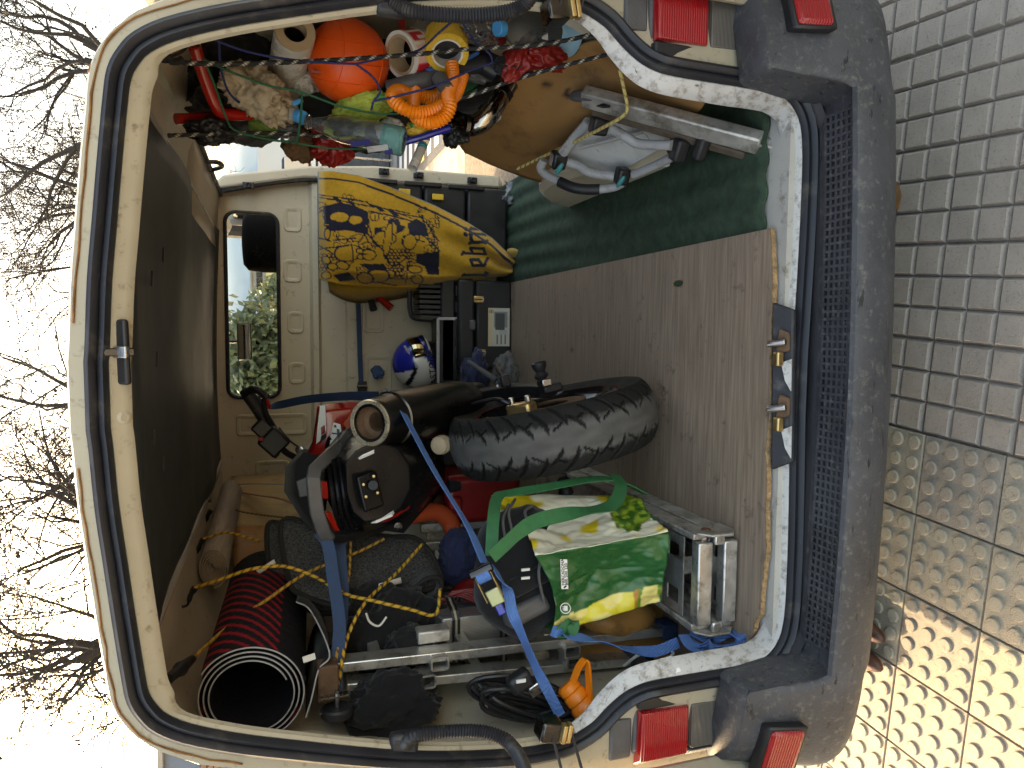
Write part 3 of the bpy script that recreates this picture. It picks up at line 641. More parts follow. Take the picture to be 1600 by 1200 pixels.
# bumper ------------------------------------------------------------------
PATH = [(.955, .50), (.965, .28), (.965, .10), (.950, -.03), (.905, -.118), (.83, -.164), (.74, -.187), (.66, -.198), (.56, -.205), (.42, -.213), (.2, -.221), (0, -.224)]
PATH = PATH+[(-x, y) for x, y in reversed(PATH[:-1])]
PP = curve([(x, y, 0) for x, y in PATH], 7)
mb = MB(); rows = []
for i, p in enumerate(PP):
    a, b = PP[max(i-1, 0)], PP[min(i+1, len(PP)-1)]; t = (b-a).normalized(); n = V((-t.y, t.x, 0)); 
    if n.dot(V((p.x, p.y-.6, 0))) < 0: n = -n
    hrn = smooth((abs(p.x)-.650)/.040)
    c0 = [(-.146, .372), (-.134, .386), (-.124, .386), (-.024, .392), (-.020, .400), (-.014, .408), (-.005, .403), (.002, .388), (.004, .36), (.002, .335), (-.006, .31), (-.04, .262), (-.14, .245)]
    c1 = [(-.146, .575), (-.142, .598), (-.130, .604), (-.062, .598), (-.050, .590), (-.040, .55), (-.026, .49), (-.012, .43), (.0, .37), (.002, .338), (-.006, .31), (-.05, .262), (-.16, .245)]
    prof = [(lerp(u[0], v[0], hrn), lerp(u[1], v[1], hrn)) for u, v in zip(c0, c1)]
    if hrn > 0 and hrn < 1: pass
    rows.append([V((p.x, p.y, 0))+n*(nn)+V((0, 0, z)) for nn, z in prof])
mb.grid(rows); bump = mb.build('bumper', BUMPER, van, sm=35, fix=True); bump['label'] = 'weathered dark grey plastic step bumper with grid tread'
mb = MB()   # tread grid: raised lattice on the step
x0, x1, pitch = -.60, .61, .0168; nx = int((x1-x0)/pitch)
def stepy(x): return polyval([(-.66, -.227), (-.42, -.241), (0, -.250), (.42, -.241), (.66, -.227)], x)
for k in range(nx+1):
    x = x0+k*pitch; yb = stepy(x)+.055
    mb.box((x, yb+.0405, .3925), (.0062, .081, .006))
for j in range(6):
    pts = [(x0+(x1-x0)*k/12, stepy(x0+(x1-x0)*k/12)+.055+.0162*j, .3922) for k in range(13)]
    mb.tube(pts, 1, sec=[(-.003, -.003), (.003, -.003), (.003, .003), (-.003, .003)], nrm=(0, 0, 1))
mb.build('step_tread', BUMPER, bump, sm=0, fix=False, kind='stuff')
# dark trim between seal and bumper step
mb = MB(); rows = []
for k in range(25):
    x = -.70+1.40*k/24; zz = .372+.06*smooth((abs(x)-.58)/.12); y = -.070+.01*abs(x)
    rows.append([(x, y+.03, zz+.012), (x, y, zz+.012), (x, y-.012, zz+.004), (x, y-.024, zz-.002)])
mb.grid(rows); mb.build('sill_trim', BLKPL, van, sm=40)
# lamps -------------------------------------------------------------------
for s in (-1, 1):
    X = V((s, 0, 0)); nm = 'left' if s < 0 else 'right'
    def LP(x, y, z): return V((s*x, y, z))
    def shell(name, x0, x1, z0, z1, y0, y1, m, par, wrap=True):
        q = MB(); rws = []
        xs = [x0+(x1-x0)*k/6 for k in range(7)]
        for x in xs:
            yy = y0+(.10*smooth((x-.86)/.09) if wrap else 0)
            rws.append([LP(x, yy+.05, z0), LP(x, yy+.004, z0), LP(x, yy, z0+.006), LP(x, yy, z1-.006), LP(x, yy+.004, z1), LP(x, yy+.05, z1)])
        q.grid(rws); b0 = len(q.v)
        q.f.append((0, 1, 2, 3, 4, 5)); e = 6*6; q.f.append((e+5, e+4, e+3, e+2, e+1, e))
        return q.build(name, m, par, sm=30, bev=.003)
    hs = shell('tail_light', .735, .970, .545, .800, -.012, 0, GREYPL, van)
    shell('lamp_filler', .775, .965, .802, .858, -.010, 0, GREYPL, hs)
    shell('red_lens', .752, .985, .668, .792, -.040, 0, REDLENS, hs)
    shell('clear_lens', .752, .860, .560, .660, -.036, 0, CLEARLENS, hs); shell('clear_lens', .866, .958, .560, .660, -.036, 0, CLEARLENS, hs)
    shell('pillar_trim', .714, .749, .556, .796, -.030, 0, BLKPL, hs, False)
    # fog lamp set in the bumper horn
    fq = MB(); a = LP(.755, -.182, .505); b = LP(.905, -.135, .505); upv = V((0, .26, 1)).normalized(); e = (b-a)
    fq.hexa([a-upv*.05, b-upv*.05, b-upv*.05+V((0, .03, 0)), a-upv*.05+V((0, .03, 0)), a+upv*.045, b+upv*.045, b+upv*.045+V((0, .03, 0)), a+upv*.045+V((0, .03, 0))]); nn = e.cross(upv).normalized(); nn = nn if nn.y < 0 else -nn
    fo = fq.build('fog_lamp', BLKPL, bump, bev=.006)
    a2, b2 = a+e*.06+nn*.008, a+e*.94+nn*.008
    MB().hexa([a2-upv*.040, b2-upv*.040, b2-upv*.040-nn*.03, a2-upv*.040-nn*.03, a2+upv*.036, b2+upv*.036, b2+upv*.036-nn*.03, a2+upv*.036-nn*.03]).build('fog_lens', REDLENS, bump, bev=.008)
    # corrugated door conduit
    hp = [(632, 1165, .0), (640, 1155, -.01), (655, 1148, -.025), (700, 1143, -.04), (750, 1143, -.05), (785, 1153, -.07), (803, 1170, -.10), (815, 1190, -.14), (826, 1225, -.2)]
    pts = [at(*h) for h in hp]
    if s > 0: pts = [at(612, 2, 0), at(630, 12, -.01), at(650, 19, -.025), at(690, 23, -.04), at(740, 24, -.05), at(790, 19, -.06), at(820, 6, -.08), at(835, -20, -.12), at(845, -60, -.2)]
    cp = curve(pts, 26); L = 0; acc = [0]
    for u, v in zip(cp, cp[1:]): L += (v-u).length; acc.append(L)
    NS = int(L/.0030); q = []; j = 0
    for k in range(NS+1):
        d = L*k/NS
        while j < len(acc)-2 and acc[j+1] < d: j += 1
        q.append(cp[j].lerp(cp[j+1], clamp((d-acc[j])/max(1e-9, acc[j+1]-acc[j]))))
    hd = MB().tube(q, [.0150 if (k//1) % 2 else .0122 for k in range(NS+1)], 12).build('door_cable_conduit', RUBBER, van, sm=60)
    MB().box(q[0]+V((0, .01, 0)), (.05, .03, .06)).build('conduit_boot', RUBBER, hd, bev=.008)
    # door check block with two rods
    c = at(857, 1138, -.03) if s < 0 else at(868, 18, -.03)
    ck = MB().box(c, (.045, .05, .05), (1, 0, .2*s), (0, 1, 0)).build('door_check', DARKSTEEL, van, bev=.006)
    MB().box(c+V((0, -.028, -.024)), (.04, .02, .010), (1, 0, .2*s), (0, 1, 0)).build('check_plate', GOLD, ck, bev=.002)
    MB().box(c+V((0, -.028, -.036)), (.04, .02, .010), (1, 0, .2*s), (0, 1, 0)).build('check_plate', GOLD, ck, bev=.002)
    for dz in (-.0, -.045): MB().tube([c+V((0, -.02, dz)), c+V((s*.07, -.06, dz-.01)), c+V((s*.2, -.2, dz-.01))], .0035, 6).build('check_rod', BLKPL, ck)
    # rear barn door, swung out past square
    th = math.radians(112); hx, hy = s*.865, .0
    dirv = V((s*math.sin(th-math.pi/2), -math.cos(th-math.pi/2), 0)); nv = V((dirv.y, -dirv.x, 0))
    prof = [(.0, .50), (.0, 1.0), (.0, 1.45), (.03, 1.70), (.09, 1.82), (.20, 1.89), (.70, 1.905), (.70, .48)]
    q = MB(); q.prism([V((hx, hy, z))+dirv*(d+.04) for d, z in prof], nv*.05); dr = q.build('rear_door', CREAM, van, bev=.012)
    q = MB(); q.prism([V((hx, hy, z))+dirv*(d+.04)+nv*.051 for d, z in ((.10, 1.22), (.12, 1.70), (.62, 1.74), (.62, 1.22))], nv*.004); q.build('door_window', BLKGLOSS, dr)
    q = MB(); q.prism([V((hx, hy, z))+dirv*(d+.04)-nv*.001 for d, z in ((.10, 1.22), (.12, 1.70), (.62, 1.74), (.62, 1.22))], nv*-.004); q.build('door_window', BLKGLOSS, dr, bev=.002)
    for z0_, z1_ in ((.56, .82), (.88, 1.14)):
        q = MB(); q.prism([V((hx, hy, z))+dirv*(d+.04)-nv*.001 for d, z in ((.09, z0_), (.09, z1_), (.62, z1_), (.62, z0_))], nv*-.012); q.build('door_inner_panel', CREAMIN, dr, bev=.010)
    q = MB(); q.box(V((hx, hy, 1.18))+dirv*.62-nv*.025, (.09, .03, .02), dirv, nv); q.build('door_handle', BLKPL, dr, bev=.005)
# sill latches
tr = MB(); tr.prism([at(1206, 472, -.034), at(1239, 484, -.072), at(1236, 722, -.072), at(1204, 734, -.034)], (0, 0, -.012)); tr.build('latch_tray', RUBBER, van, bev=.004)
for py in (585, 690): MB().prism([at(1222, py-18, -.058)+V((0, 0, .001)), at(1238, py-24, -.075)+V((0, 0, .001)), at(1237, py+26, -.075)+V((0, 0, .001)), at(1228, py+10, -.064)+V((0, 0, .001))], (0, 0, .002)).build('tray_patch', SILLWHITE, van)
for py in (534, 636):
    a = at(1214, py+4, -.048); b = at(1238, py, -.076)
    o = MB().prism([at(1216, py+20, -.048)+V((0, 0, .002)), at(1222, py-20, -.055)+V((0, 0, .002)), at(1237, py-14, -.072)+V((0, 0, .002)), at(1237, py+14, -.072)+V((0, 0, .002))], (0, 0, .008)).build('latch_base', RUSTY, van, bev=.003)
    MB().tube([a+V((0, .01, .018)), b+V((0, 0, .018))], .0085, 8).build('latch_bolt', STEEL, o, bev=.002)
    MB().box(at(1219, py+27, -.055)+V((0, 0, .006)), (.034, .020, .018)).build('latch_keeper', GOLD, o, bev=.004)
MB().prism([at(1045, 1053, -.025)+V((0, -.004, 0)), at(1030, 1028, -.0)+V((0, -.004, 0)), at(1047, 1024, 0)+V((0, -.004, 0)), at(1063, 1047, -.03)+V((0, -.004, 0))], (0, -.001, 0)).build('paper_sticker', WHITEP, van)
# ================================================================ MOTORCYCLE (leaning left, tail to the rear doors)
RW = .322; WC = V((-.165, .585, .775)); yb, lb = math.radians(4), math.radians(12)
bf = V((-math.sin(yb), math.cos(yb), 0)); br0 = V((math.cos(yb), math.sin(yb), 0)); bu = V((0, 0, 1))*math.cos(lb)-br0*math.sin(lb); br = br0*math.cos(lb)+V((0, 0, 1))*math.sin(lb)
BO = WC-bu*RW
def B(a, b, c): return BO+br*a+bf*b+bu*c
moto = thing('motorcycle', 'red and black motorcycle strapped upright, rear wheel and silencer towards the doors', 'motorcycle', BO)
TYRE = mat('worn_tyre', attr=True, rough=.78, var=.16, vs=22, bump=.35, bs=150, spec=.3)
# tyre with cut sipes
NT, NSC = 560, 52; mb = MB(); rows = []; cols = []
def groove(th, s):
    """th in tread pitches (0..1 repeated), s -1..1 across the tread"""
    a = abs(s); side = 0 if s > 0 else .5
    g = 0
    for ph, s0, s1, bend, wdt in ((0.10, .22, .90, .36, .044), (0.48, .34, .95, .34, .040), (.80, .16, .62, .34, .042)):
        if s0 < a < s1:
            c = ph+side+bend*((a-s0)/(s1-s0))**1.6*(-1)
            d = abs(((th-c+.5) % 1)-.5); tap = min(1, (a-s0)/.10, (s1-a)/.08)
            if d < wdt*tap: g = 1
    for ph, s0, s1 in ((.20, .26, .44), (.62, .40, .56)):      # short Y branches
        if s0 < a < s1:
            c = ph+side+.22*(a-s0)/(s1-s0); d = abs(((th-c+.5) % 1)-.5)
            if d < .042*min(1, (a-s0)/.05+.3): g = 1
    return g
for i in range(NT):
    th = 2*math.pi*i/NT; row = []
    for j in range(NSC+1):
        s = -1+2*j/NSC
        if abs(s) <= .86: ang = s/.86*1.22; x = .0925*math.sin(ang)/math.sin(1.22)*.985; rr = RW-.052+.052*math.cos(ang)/1.0-.000
        else: k = (abs(s)-.86)/.14; x = math.copysign(lerp(.0912, .069, k), s); rr = lerp(RW-.052+.052*math.cos(1.22), RW-.098, k)
        gr = groove((i*14/NT) % 1.0, s/.86) if abs(s) < .82 else 0
        rr -= .0045*gr
        p = WC+br*x+(bf*math.cos(th)+bu*math.sin(th))*rr; row.append(p)
        wear = clamp(1-(abs(s)-.30-.07*nz((i*.35, j*.2, 2))-.05*nz((i*1.3, j*.9, 5)))/.10)
        v = lerp(.010, .080+.025*nz((i*.07, j*.3, 8)), wear)
        if gr: v *= .07
        cols.append((v, v*.97, v*.93))
    rows.append(row)
mb.grid(rows, cu=True, c=cols); wheel_ = mb.build('tyre', TYRE, moto, sm=30, fix=True)
MB().lathe(WC-br*.07, br, [(.205, -.008), (.222, .0), (.218, .02), (.19, .04), (.188, .10), (.218, .12), (.222, .14), (.205, .148), (.20, .13), (.175, .11), (.175, .03), (.20, .01)], 48, caps=False).build('rim', BLKGLOSS, moto, sm=40)
mb = MB()
for k in range(5):
    a = 2*math.pi*k/5+.3
    for da in (-.16, .16):
        d0 = bf*math.cos(a)+bu*math.sin(a); d1 = bf*math.cos(a+da)+bu*math.sin(a+da); mb.tube([WC+d0*.04, WC+d1*.185], [.018, .013], 6)
mb.lathe(WC-br*.05, br, [(.05, 0), (.05, .10)], 20); mb.build('wheel_spokes', BLKPL, moto)
MB().lathe(WC+br*.074, br, [(.2222, 0), (.2232, .0015), (.2222, .003)], 48, caps=False).build('rim_stripe', REDDK, moto)
mb = MB(); mb.lathe(WC+br*.062, br, [(.062, 0), (.118, 0), (.118, .0045), (.062, .0045), (.062, 0)], 40, caps=False); disc = mb.build('brake_disc', RUSTY, moto)
cal = B(.075, -.085, RW+.115)
mb = MB(); mb.box(cal, (.055, .085, .05), br, bf*.8+bu*.6); c_ = mb.build('brake_caliper', GOLD, moto, bev=.010)
for dx in (-.028, .03):
    MB().lathe(cal+(bf*.8+bu*.6).normalized()*dx+br*.028, br, [(.009, 0), (.009, .016), (.005, .018)], 10).build('caliper_bolt', STEEL, c_)
MB().tube(curve([cal+br*.03+bu*.03, cal+br*.05+bu*.06+bf*.05, B(.10, .25, .52)], 6), .006, 6).build('brake_line', BLKPL, moto)
for s in (1, -1):
    mb = MB(); pts = [B(s*.112, -.03, RW), B(s*.115, .10, RW+.015), B(s*.105, .35, RW+.05), B(s*.09, .58, RW+.09)]
    mb.tube(curve(pts, 4), [.030+.012*k/12 for k in range(13)], sec=[(-.6, -1), (.6, -1), (.8, 0), (.6, 1), (-.6, 1), (-.8, 0)], nrm=br); mb.build('swingarm', BLKPL, moto, bev=.004)
    MB().box(B(s*.118, -.045, RW), (.026, .06, .06), br, bf).build('axle_block', BLKPL, moto, bev=.006)
    MB().lathe(B(s*.132, -.03, RW), br*s, [(.017, 0), (.017, .014), (.009, .016), (.009, .024)], 6).build('axle_nut', STEEL, moto)
    MB().lathe(B(s*.150, -.06, RW+.025), br*s, [(.012, 0), (.020, .008), (.022, .012), (.014, .024), (.022, .038), (.024, .050), (.019, .055)], 22).build('paddock_bobbin', BLKPL, moto)
MB().box(B(.140, -.06, RW+.02), (.022, .05, .03), br, bf).build('chain_adjuster', STEEL, moto, bev=.003)
for k, (b, c) in enumerate(((.20, .37), (.24, .375), (.29, .38))): MB().lathe(B(.135, b, c), br, [(.007, 0), (.007, .006)], 8).build('swingarm_bolt', STEEL, moto)
MB().box(B(.155, .18, .385), (.04, .03, .03), br, bf).build('sensor_block', BLKPL, moto, bev=.004)
MB().tube([B(.17, .18, .39), B(.22, .21, .40)], [.007, .005], 10).build('sensor_pin', STEEL, moto)
MB().tube([B(.16, .26, .39), B(.24, .34, .45)], [.010, .007], 8).build('foot_peg', GREYPL, moto)
# silencer and pipe
s0 = at(577, 661, .50); s1 = at(735, 632, .92); sa = (s1-s0).normalized()
def SP(d, u=0, r_=0): return s0+sa*d
L_ = (s1-s0).length
q = MB(); q.lathe(s0, sa, [(.044, .002), (.061, .0), (.0635, .004), (.066, .03), (.072, .09), (.074, .095), (.076, .10), (.083, L_*.55), (.086, L_*.80), (.080, L_*.93), (.055, L_), (.03, L_+.01)], 40, caps=False)
sil = q.build('silencer', DARKSTEEL, moto, sm=30)
MB().lathe(s0, sa, [(.050, .006), (.053, -.002), (.0615, -.003), (.064, .004)], 40, caps=False).build('silencer_rim', mat('pale_ring', (.80, .72, .55), .3, metal=.8, var=.15, vs=30), sil)
MB().lathe(s0, sa, [(.051, .006), (.040, .03), (.027, .034), (.026, .12), (.001, .13)], 30, caps=False).build('outlet', RUSTY, sil)
MB().lathe(s0+sa*.004, sa, [(.0725, .088), (.0775, .092), (.0775, .100), (.0745, .104)], 40, caps=False).build('silencer_band', DARKSTEEL, sil)
hs_ = MB(); hh = [at(594, 612, .62), at(640, 608, .72), at(700, 610, .88), at(708, 617, .90), at(640, 620, .73), at(596, 618, .61)]
hs_.prism(hh, (0, .012, .0)); hs_.build('heat_shield', BLKGLOSS, sil, bev=.003)
MB().tube(curve([s1-sa*.02, B(.06, .55, .62), B(.03, .75, .45), B(.05, 1.0, .30)], 8), .03, 12).build('exhaust_pipe', DARKSTEEL, moto)
# bellows-like pale collar of the rear shock
c0 = at(686, 696, .62); mb = MB(); ax = (at(700, 692, .66)-c0).normalized(); mb.lathe(c0-ax*.008, ax, [(.016, 0), (.026, .004), (.028, .010), (.024, .013), (.029, .018), (.029, .024), (.024, .027), (.028, .033), (.026, .04), (.016, .044)], 26); mb.build('shock_collar', BEIGECL, moto)
# tail unit
def PX(lst, Y): return [at(a, b, Y if len(r) < 1 else r[0]) for a, b, *r in lst]
def loft(rings, name, m, par, sm=40, caps=True, bev=0):
    q = MB(); q.grid(rings, cv=True); k = len(rings[0])
    if caps: q.f.append(tuple(range(k-1, -1, -1))); n = (len(rings)-1)*k; q.f.append(tuple(range(n, n+k)))
    return q.build(name, m, par, sm=sm, bev=bev)
ra = [at(a, b, c) for a, b, c in ((527, 716, .60), (556, 690, .60), (592, 676, .60), (640, 690, .62), (676, 720, .66), (680, 762, .66), (650, 800, .62), (606, 822, .60), (566, 832, .60), (543, 812, .60), (530, 770, .60))]
rb = [at(a, b, c) for a, b, c in ((540, 722, .50), (556, 704, .50), (590, 690, .50), (622, 700, .52), (640, 726, .54), (642, 764, .54), (626, 795, .52), (596, 812, .50), (570, 816, .50), (552, 800, .50), (542, 768, .50))]
rc = [at(a, b, c) for a, b, c in ((505, 700, 1.0), (530, 668, 1.0), (580, 650, 1.0), (640, 668, 1.0), (690, 700, 1.0), (700, 752, 1.0), (668, 795, 1.0), (610, 815, 1.0), (560, 825, 1.0), (520, 800, 1.0), (500, 755, 1.0))]
ri = [lerp(p, at(585, 755, .52), .25) for p in rb]
tail = loft([ri, rb, ra, rc], 'tail_fairing', SATINBLK, moto, sm=28, bev=.004)
MB().box(at(578, 768, .49), (.10, .012, .06), br, bf+bu*.3).build('plate_bracket', SATINBLK, tail, bev=.006)
for a, b in ((568, 757), (584, 744), (572, 776), (590, 770)): MB().lathe(at(a, b, .478), (0, -1, .2), [(.0045, 0), (.004, .004), (.001, .005)], 10).build('bracket_bolt', GOLD, tail)
for a, b in ((583, 758), ): MB().lathe(at(a, b, .476), (0, -1, .2), [(.013, 0), (.013, .003)], 18).build('bracket_hole', SATINBLK, tail)
mb = MB()   # rubber ribs of the rear mudguard top
for k in range(3): mb.tube(curve([at(512+k*9, 722-k*3, .58), at(518+k*9, 760, .53), at(524+k*9, 800, .54), at(534+k*9, 826, .58)], 5), .007, 8)
mb.build('tail_ribs', SATINBLK, tail, kind='stuff')
def plate(name, lst, th, m, par, bev=.003): 
    pts = [at(*p) for p in lst]; n = (pts[1]-pts[0]).cross(pts[2]-pts[0]).normalized(); n = n if n.y > 0 else -n
    return MB().prism(pts, n*th).build(name, m, par, sm=30, bev=bev)
plate('white_panel', ((557, 714, .515), (591, 690, .515), (583, 706, .50), (560, 716, .50)), .008, WHITEP, tail, 0)
plate('red_panel', ((566, 704, .53), (580, 691, .53), (592, 690, .53), (572, 702, .52)), .008, REDP, tail, 0)
plate('white_panel', ((578, 814, .515), (615, 797, .515), (612, 803, .50), (586, 814, .50)), .008, WHITEP, tail, 0)
plate('red_panel', ((590, 812, .52), (640, 790, .56), (620, 803, .53), (602, 812, .51)), .008, REDDK, tail, 0)
plate('side_fin', ((600, 824, .58), (640, 800, .66), (668, 772, .80), (672, 780, .82), (652, 802, .72), (630, 828, .62)), .012, BLKPL, tail)
MB().lathe(at(622, 822, .60), (0, -1, .1), [(.012, 0), (.012, .006), (.007, .007), (.006, .002)], 16).build('fin_grommet', BLKGLOSS, tail)
# grab rail
gp = [at(*p) for p in ((548, 676, .78), (534, 694, .70), (512, 714, .60), (492, 734, .50), (489, 748, .48), (491, 768, .475), (495, 800, .48), (506, 832, .50), (514, 841, .52))]
mb = MB(); mb.tube(gp, 1, sec=[(-.017, -.009), (.017, -.009), (.019, 0), (.017, .009), (-.017, .009), (-.019, 0)], nrm=[V((.6, -.2, .7))]*3+[V((.3, -.2, 1))]*6); rail = mb.build('grab_rail', GREYPL, moto, sm=30, bev=.003)
gp = [at(*p) for p in ((512, 840, .52), (535, 840, .56), (562, 833, .62), (598, 824, .70), (625, 814, .80))]
mb = MB(); mb.tube(gp, 1, sec=[(-.015, -.009), (.015, -.009), (.015, .009), (-.015, .009)], nrm=V((-.5, -.2, .8))); mb.build('grab_rail', BLKPL, moto, sm=30, bev=.003)
for a, b, c in ((551, 676, .755), (536, 695, .68)): MB().lathe(at(a, b, c)+V((0, -.012, .012)), (.25, -.6, .7), [(.012, 0), (.012, .003), (.008, .004), (.007, -.004)], 16).build('rail_bolt', STEEL, rail)
for lst in (((502, 752, .52), (512, 752, .53), (514, 780, .53), (502, 780, .52)), ((508, 802, .52), (518, 800, .53), (532, 830, .55), (524, 830, .54))): plate('red_insert', lst, .02, REDP, moto)
# seat, tank, side panels
r1 = [at(a, b, .74) for a, b in ((458, 726), (474, 706), (500, 712), (506, 740), (504, 775), (510, 812), (500, 838), (474, 815), (452, 772))]
r2 = [at(a, b, 1.05) for a, b in ((446, 730), (470, 704), (500, 716), (512, 740), (512, 775), (508, 806), (496, 825), (468, 806), (444, 768))]
r3 = [at(a, b, 1.45) for a, b in ((462, 716), (478, 700), (500, 706), (512, 724), (512, 750), (506, 768), (495, 775), (472, 768), (458, 745))]
loft([[lerp(p, at(480, 770, .72), .3)-V((0, .012, 0)) for p in r1], r1, r2, r3], 'seat', BLKCLOTH, moto, sm=40)
plate('seat_strap', ((462, 752, .715), (480, 745, .71), (482, 775, .71), (468, 778, .715)), .006, GREYPL, moto)
tk = [(496, 634), (520, 630), (552, 627), (572, 632), (566, 655), (548, 674), (520, 700), (498, 722), (478, 742), (476, 716), (488, 690)]
ta = [at(a, b, .98) for a, b in tk]; tb = [lerp(at(a, b, .98), at(525, 680, .98), .18)-V((0, .03, 0)) for a, b in tk]; tc = [at(lerp(a, 520, .1), lerp(b, 690, .1), 1.55) for a, b in tk]
tank = loft([[lerp(p, at(525, 680, .94), .5)-V((0, .004, 0)) for p in tb], tb, ta, tc], 'tank_shroud', REDP, moto, sm=35, bev=.004)
plate('white_flash', ((500, 634, .935), (508, 633, .935), (510, 668, .925), (508, 682, .925), (494, 694, .94), (496, 668, .94)), .003, WHITEP, tank, 0)
plate('red_logo', ((501, 668, .926), (507, 664, .924), (508, 676, .92), (502, 680, .924)), .003, REDDK, tank, 0)
plate('black_logo', ((502, 681, .922), (509, 677, .918), (508, 686, .92), (500, 690, .926)), .003, BLKPL, tank, 0)
plate('white_sticker', ((521, 660, .915), (532, 663, .912), (536, 692, .905), (523, 694, .915), (516, 682, .92)), .003, WHITEP, tank, 0)
plate('black_sticker', ((512, 682, .92), (520, 690, .915), (514, 706, .925), (507, 700, .93)), .003, BLKGLOSS, tank, 0)
for lst in (((522, 664, .91), (525, 664, .91), (526, 668, .91), (522, 668, .91)), ((518, 676, .913), (528, 677, .908), (528, 679, .908), (518, 678, .913)), ((526, 670, .908), (530, 671, .906), (530, 684, .904), (527, 684, .905)), ((516, 688, .914), (521, 686, .91), (519, 700, .913), (514, 704, .918)), ((522, 690, .91), (526, 686, .906), (530, 694, .904), (526, 696, .906))): plate('sticker_mark', lst, .0015, BLKPL if lst[0][0] != 516 else WHITEP, tank, 0)
plate('orange_gusset', ((556, 632, .93), (569, 638, .93), (560, 664, .92), (542, 672, .92), (536, 662, .925)), .006, ORFOAM, tank)
# front end: bars, levers, gauges
hc = at(470, 712, 1.50); he = at(386, 616, 1.50)
q = MB(); q.tube(curve([at(500, 760, 1.52), at(472, 722, 1.52), at(446, 706, 1.50), at(425, 680, 1.48), at(402, 640, 1.47)], 6), .013, 10); q.build('handlebar', BLKPL, moto)
MB().tube([at(424, 672, 1.47), at(404, 640, 1.465), at(386, 614, 1.46)], [.024, .025, .025], 12).build('grip', RUBBER, moto)
MB().lathe(at(386, 614, 1.46), (at(382, 608, 1.46)-at(386, 614, 1.46)), [(.024, 0), (.024, .016), (.012, .02)], 12).build('bar_end', BLKPL, moto)
MB().tube(curve([at(382, 616, 1.45), at(392, 609, 1.42), at(401, 609, 1.40), at(414, 618, 1.38), at(417, 622, 1.38)], 5), .014, 8).build('lever_guard', BLKPL, moto)
MB().tube([at(415, 621, 1.38), at(422, 638, 1.38)], [.008, .006], 8).build('lever_tip', REDP, moto)
MB().tube(curve([at(411, 622, 1.39), at(415, 645, 1.40), at(424, 664, 1.42)], 5), [.010]*11, 8).build('brake_lever', BLKPL, moto)
MB().box(at(412, 670, 1.46), (.065, .06, .075), (.7, 0, -.7)).build('master_cylinder', BLKPL, moto, bev=.008)
MB().box(at(428, 690, 1.44), (.09, .07, .09), (.7, 0, -.7)).build('switch_housing', BLKPL, moto, bev=.010)
MB().box(at(408, 686, 1.41), (.015, .02, .02)).build('kill_switch', REDDK, moto, bev=.003)
MB().prism([at(412, 700, 1.43), at(432, 694, 1.43), at(438, 710, 1.43), at(430, 718, 1.43)], (0, .03, 0)).build('reservoir', BLKPL, moto, bev=.006)
MB().box(at(429, 675, 1.42), (.012, .004, .020)).build('switch_label', WHITEP, moto)
MB().tube(curve([at(436, 668, 1.42), at(452, 688, 1.42), at(472, 702, 1.45)], 5), .0035, 6).build('cable', BLKPL, moto)
MB().lathe(at(470, 702, 1.40), (0, -1, .3), [(.016, 0), (.016, .02), (.010, .022)], 14).build('tank_cap', STEEL, moto)
plate('gauge_cowl', ((466, 706, 1.36), (487, 692, 1.36), (486, 696, 1.34), (470, 712, 1.34)), .02, LIGHTGREY, moto)
fk = MB()
for s in (-1, 1): fk.tube([B(s*.10, 1.10, .95), B(s*.10, 1.42, .30)], .026, 10)
fk.build('front_fork', BLKPL, moto, kind='stuff')
FWC = B(0, 1.44, .31)
MB().lathe(FWC-br*.055, br, [(.22, 0), (.28, .0), (.305, .03), (.305, .08), (.28, .11), (.22, .11), (.22, 0)], 40, caps=False).build('tyre', RUBBER, moto)
MB().lathe(FWC-br*.05, br, [(.22, 0), (.20, .02), (.05, .03), (.05, .07), (.20, .08), (.22, .10)], 30, caps=False).build('rim', BLKPL, moto)
MB().box(B(0, .72, .55), (.30, .42, .40), br, bf).build('engine', BLKPL, moto, bev=.03)
MB().tube([B(-.02, .55, .60), B(-.02, .95, .95)], .05, 10).build('frame', REDDK, moto)
# ================================================================ LEFT SIDE CARGO
# laminated board on the floor
mb = MB()
e0 = [(1203, 357), (1207, 420), (1206, 470), (1203, 560), (1203, 640), (1196, 700), (1198, 742), (1196, 800), (1197, 850), (1193, 890), (1189, 930), (1188, 955), (1178, 975), (1176, 990)]
near = [atz(a, b, .462) for a, b in e0]
fine = []
for p, q in zip(near, near[1:]):
    for k in range(6): r_ = p.lerp(q, k/6); fine.append(r_+V((0, .006*nz((r_.x*40, 1, 0))+.004*nz((r_.x*120, 5, 0)), 0)))
fine.append(near[-1])
far = [V((lerp(.375, -.80, k/6), 2.22, .462)) for k in range(7)]
rt = [V((.245, y, .462)) for y in (2.22, )]
top = fine+[V((-.845, .10, .462)), V((-.845, 2.22, .462)), V((.245, 2.22, .462))]
top[-1] = V((.366, 2.22, .462))
mbd = MB(); mbd.prism([V((p.x, p.y, .449)) for p in top], (0, 0, .013)); wood = mbd.build('floor_board', WOOD, sm=0)
tag(wood, 'grey-brown wood laminate board with ragged chipped edge covering the left floor', 'board')
mb = MB(); mb.tube([p+V((0, -.0012, -.006)) for p in fine], 1, sec=[(-.0062, -.0016), (.0062, -.0016), (.0062, .0016), (-.0062, .0016)], nrm=(0, 0, 1)); o = mb.build('chipped_edge', CHIP, wood, sm=0); o['label'] = 'raw orange-brown chipboard edge'
for px, py, s in ((1060, 443, 1), ):
    c = atz(px, py, .4632); pts = [c+V((.012*math.cos(t*.7)*(1+.3*nz((t, 1, 1))), .030*math.sin(t*.7)*(1+.3*nz((t, 2, 3))), 0)) for t in range(9)]
    MB().add(pts, [tuple(range(9))]).build('worn_hole', TURF, wood, sm=0)
    MB().tube(pts, .002, 5, closed=True).build('hole_rim', CHIP, wood)
